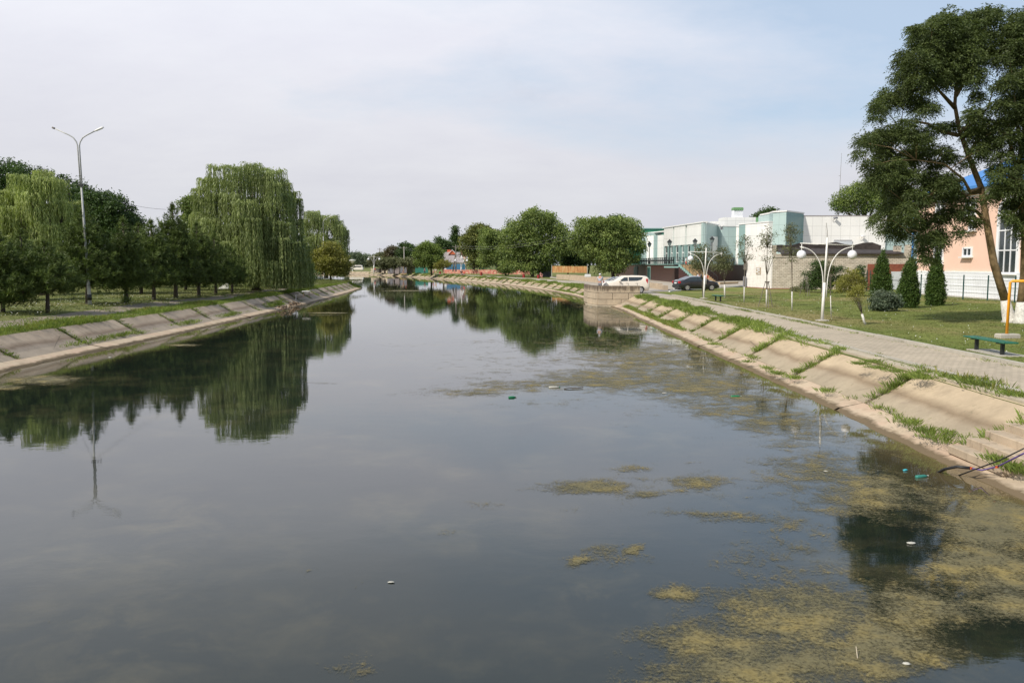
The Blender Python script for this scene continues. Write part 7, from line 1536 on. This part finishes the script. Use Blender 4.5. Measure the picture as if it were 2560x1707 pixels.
# hoses on the right bank
q = MB(); q.tube([Vector(p) for p in (gp(2340, 1184, -.05), gp(2362, 1172, .10), gp(2393, 1166, .20), (gp(2427, 1170, .20)))], .026, 8); hz1 = q.build('hose', M['hose_black'], None, True); tag(hz1, 'black hose arching from the lowest step into the water', 'hose')
q = MB(); q.tube([gp(2427, 1170, .20), gp(2455, 1175, .15), gp(2494, 1166, .30), gp(2530, 1148, .55), gp(2575, 1125, .78), gp(2640, 1080, 1.0)], .014, 7); hz2 = q.build('hose', M['hose_purple'], None, True); tag(hz2, 'thin purple hose joined to the black one, running up the bank', 'hose')
q = MB()
for p in ((2427, 1170, .2), (2492, 1167, .30)): c = gp(*p); q.box((c.x, c.y, c.z), (.05, .036, .036), .6, bev=.006)
o = q.build('connector', simple('orange_plastic', (.65, .10, .03), .4), hz2)
q = MB(); q.tube([gp(2392, 1190, -.03), gp(2440, 1172, .22), gp(2500, 1150, .45), gp(2565, 1118, .85), gp(2640, 1070, 1.02)], .012, 6); o = q.build('cable', M['hose_black'], None, True); tag(o, 'thin black cable lying beside the purple hose on the bank', 'cable')
# floating litter
def bottle(label, px, py, L_, mat, rz, name='floating_bottle', rad=.035):
    b = gp(px, py, .012); t = thing(name, label, 'bottle', b, rz); q = MB(); q.tube([(-L_ / 2, 0, 0), (-L_ / 2 + .01, 0, 0), (L_ * .18, 0, .0), (L_ * .34, 0, .005), (L_ * .44, 0, .006)], [rad * .8, rad, rad, rad * .45, rad * .38], 10); q.build('bottle_body', M[mat], t, True); q = MB(); q.tube([(L_ * .44, 0, .006), (L_ * .52, 0, .006)], rad * .45, 8); q.build('lid', M['plastic_white'] if mat != 'plastic_white' else M['plastic_green'], t, True); return t
bottle('green bottle floating on the weed off the right bank', 1840, 991, .30, 'plastic_green', .1)
bottle('pale bottle floating in the middle of the weed belt', 1386, 968, .34, 'plastic_white', .15)
bottle('faded teal bottle half sunk beside the hose', 2305, 1191, .26, 'plastic_teal', .3)
def lump(label, px, py, s, mat, cat, name, flat=.5, rz=.0):
    b = gp(px, py, .01); r2 = random.Random(px); t = thing(name, label, cat, b, rz); q = MB(); q.ball((0, 0, .0), s * .6, 12, 8, (1.3, .7, flat * .8)); 
    for i in range(len(q.v)): q.v[i] *= 1 + r2.uniform(-.3, .2)
    q.build('shell', M[mat], t, True); return t
lump('crumpled bright cyan bag floating close to the right bank', 2263, 1175, .07, 'plastic_cyan', 'bag', 'plastic_bag', .7, .4)
lump('white crumpled bag in the dark tree reflection at lower right', 2278, 1357, .085, 'plastic_white', 'bag', 'plastic_bag', .45)
lump('white oval foam piece on the weed near the bottom right', 2266, 1658, .05, 'plastic_white', 'foam', 'foam_piece', .6, -.3)
lump('white dish-like scrap on the weed belt', 1662, 982, .10, 'plastic_white', 'scrap', 'floating_scrap', .3)
lump('tiny white scrap left of the bottom weed mat', 978, 1454, .05, 'plastic_white', 'scrap', 'floating_scrap', .3)
lump('small white scrap near the cyan bag, farther from the bank', 2065, 1177, .05, 'plastic_white', 'scrap', 'floating_scrap', .3)
lump('white scrap floating by the left bank below the street light', 275, 893, .09, 'plastic_white', 'scrap', 'floating_scrap', .4)
lump('white scrap at the corner of the concrete platform', 1478, 768, .12, 'plastic_white', 'scrap', 'floating_scrap', .4)
lump('white scrap by the rubble on the left waterline', 703, 776, .10, 'plastic_white', 'scrap', 'floating_scrap', .5)
bottle('dark bottle standing neck up in open water below the weed belt', 1281, 993, .22, 'plastic_green', .3)
s_ = gp(1434, 971, .012); t = thing('drifting_stick', 'dark crooked stick lying at the edge of the weed belt', 'stick', s_, .3); q = MB(); q.tube([(-.3, 0, 0), (-.1, .02, .02), (.12, -.02, .01), (.32, .03, .02)], .014, 5); q.build('stick', M['bark'], t)
s_ = gp(2141, 1635, .012); t = thing('drifting_stick', 'thin pale reed stalk poking from the weed at the bottom right', 'stick', s_, 1.3); q = MB(); q.tube([(-.08, 0, 0), (.04, .0, .06)], .004, 5); q.build('stick', M['strip'], t)
# pigeon in the air before the hall
bd = at(1803, 573, 110); t = thing('flying_bird', 'dark pigeon flying in front of the hall facade', 'bird', bd, 0); q = MB(); q.add([(0, 0, 0)], [])
body = MB(); body.tube([(-.24, 0, .02), (-.12, 0, 0), (.05, 0, -.02), (.17, 0, .0), (.24, 0, .03), (.29, 0, .02)], [.02, .06, .085, .06, .04, .008], 8)
body.add([(.10, 0, .03), (-.10, 0, .03), (-.22, .10, .55), (-.05, .06, .42)], [(0, 1, 2, 3)]); body.add([(.10, 0, .02), (-.08, 0, .02), (.05, -.25, .35), (.2, -.15, .25)], [(0, 1, 2, 3)]); body.add([(-.22, -.05, .02), (-.22, .05, .02), (-.42, .08, .03), (-.42, -.08, .03)], [(0, 1, 2, 3)])
body.build('body', M['cloth_grey'], t)
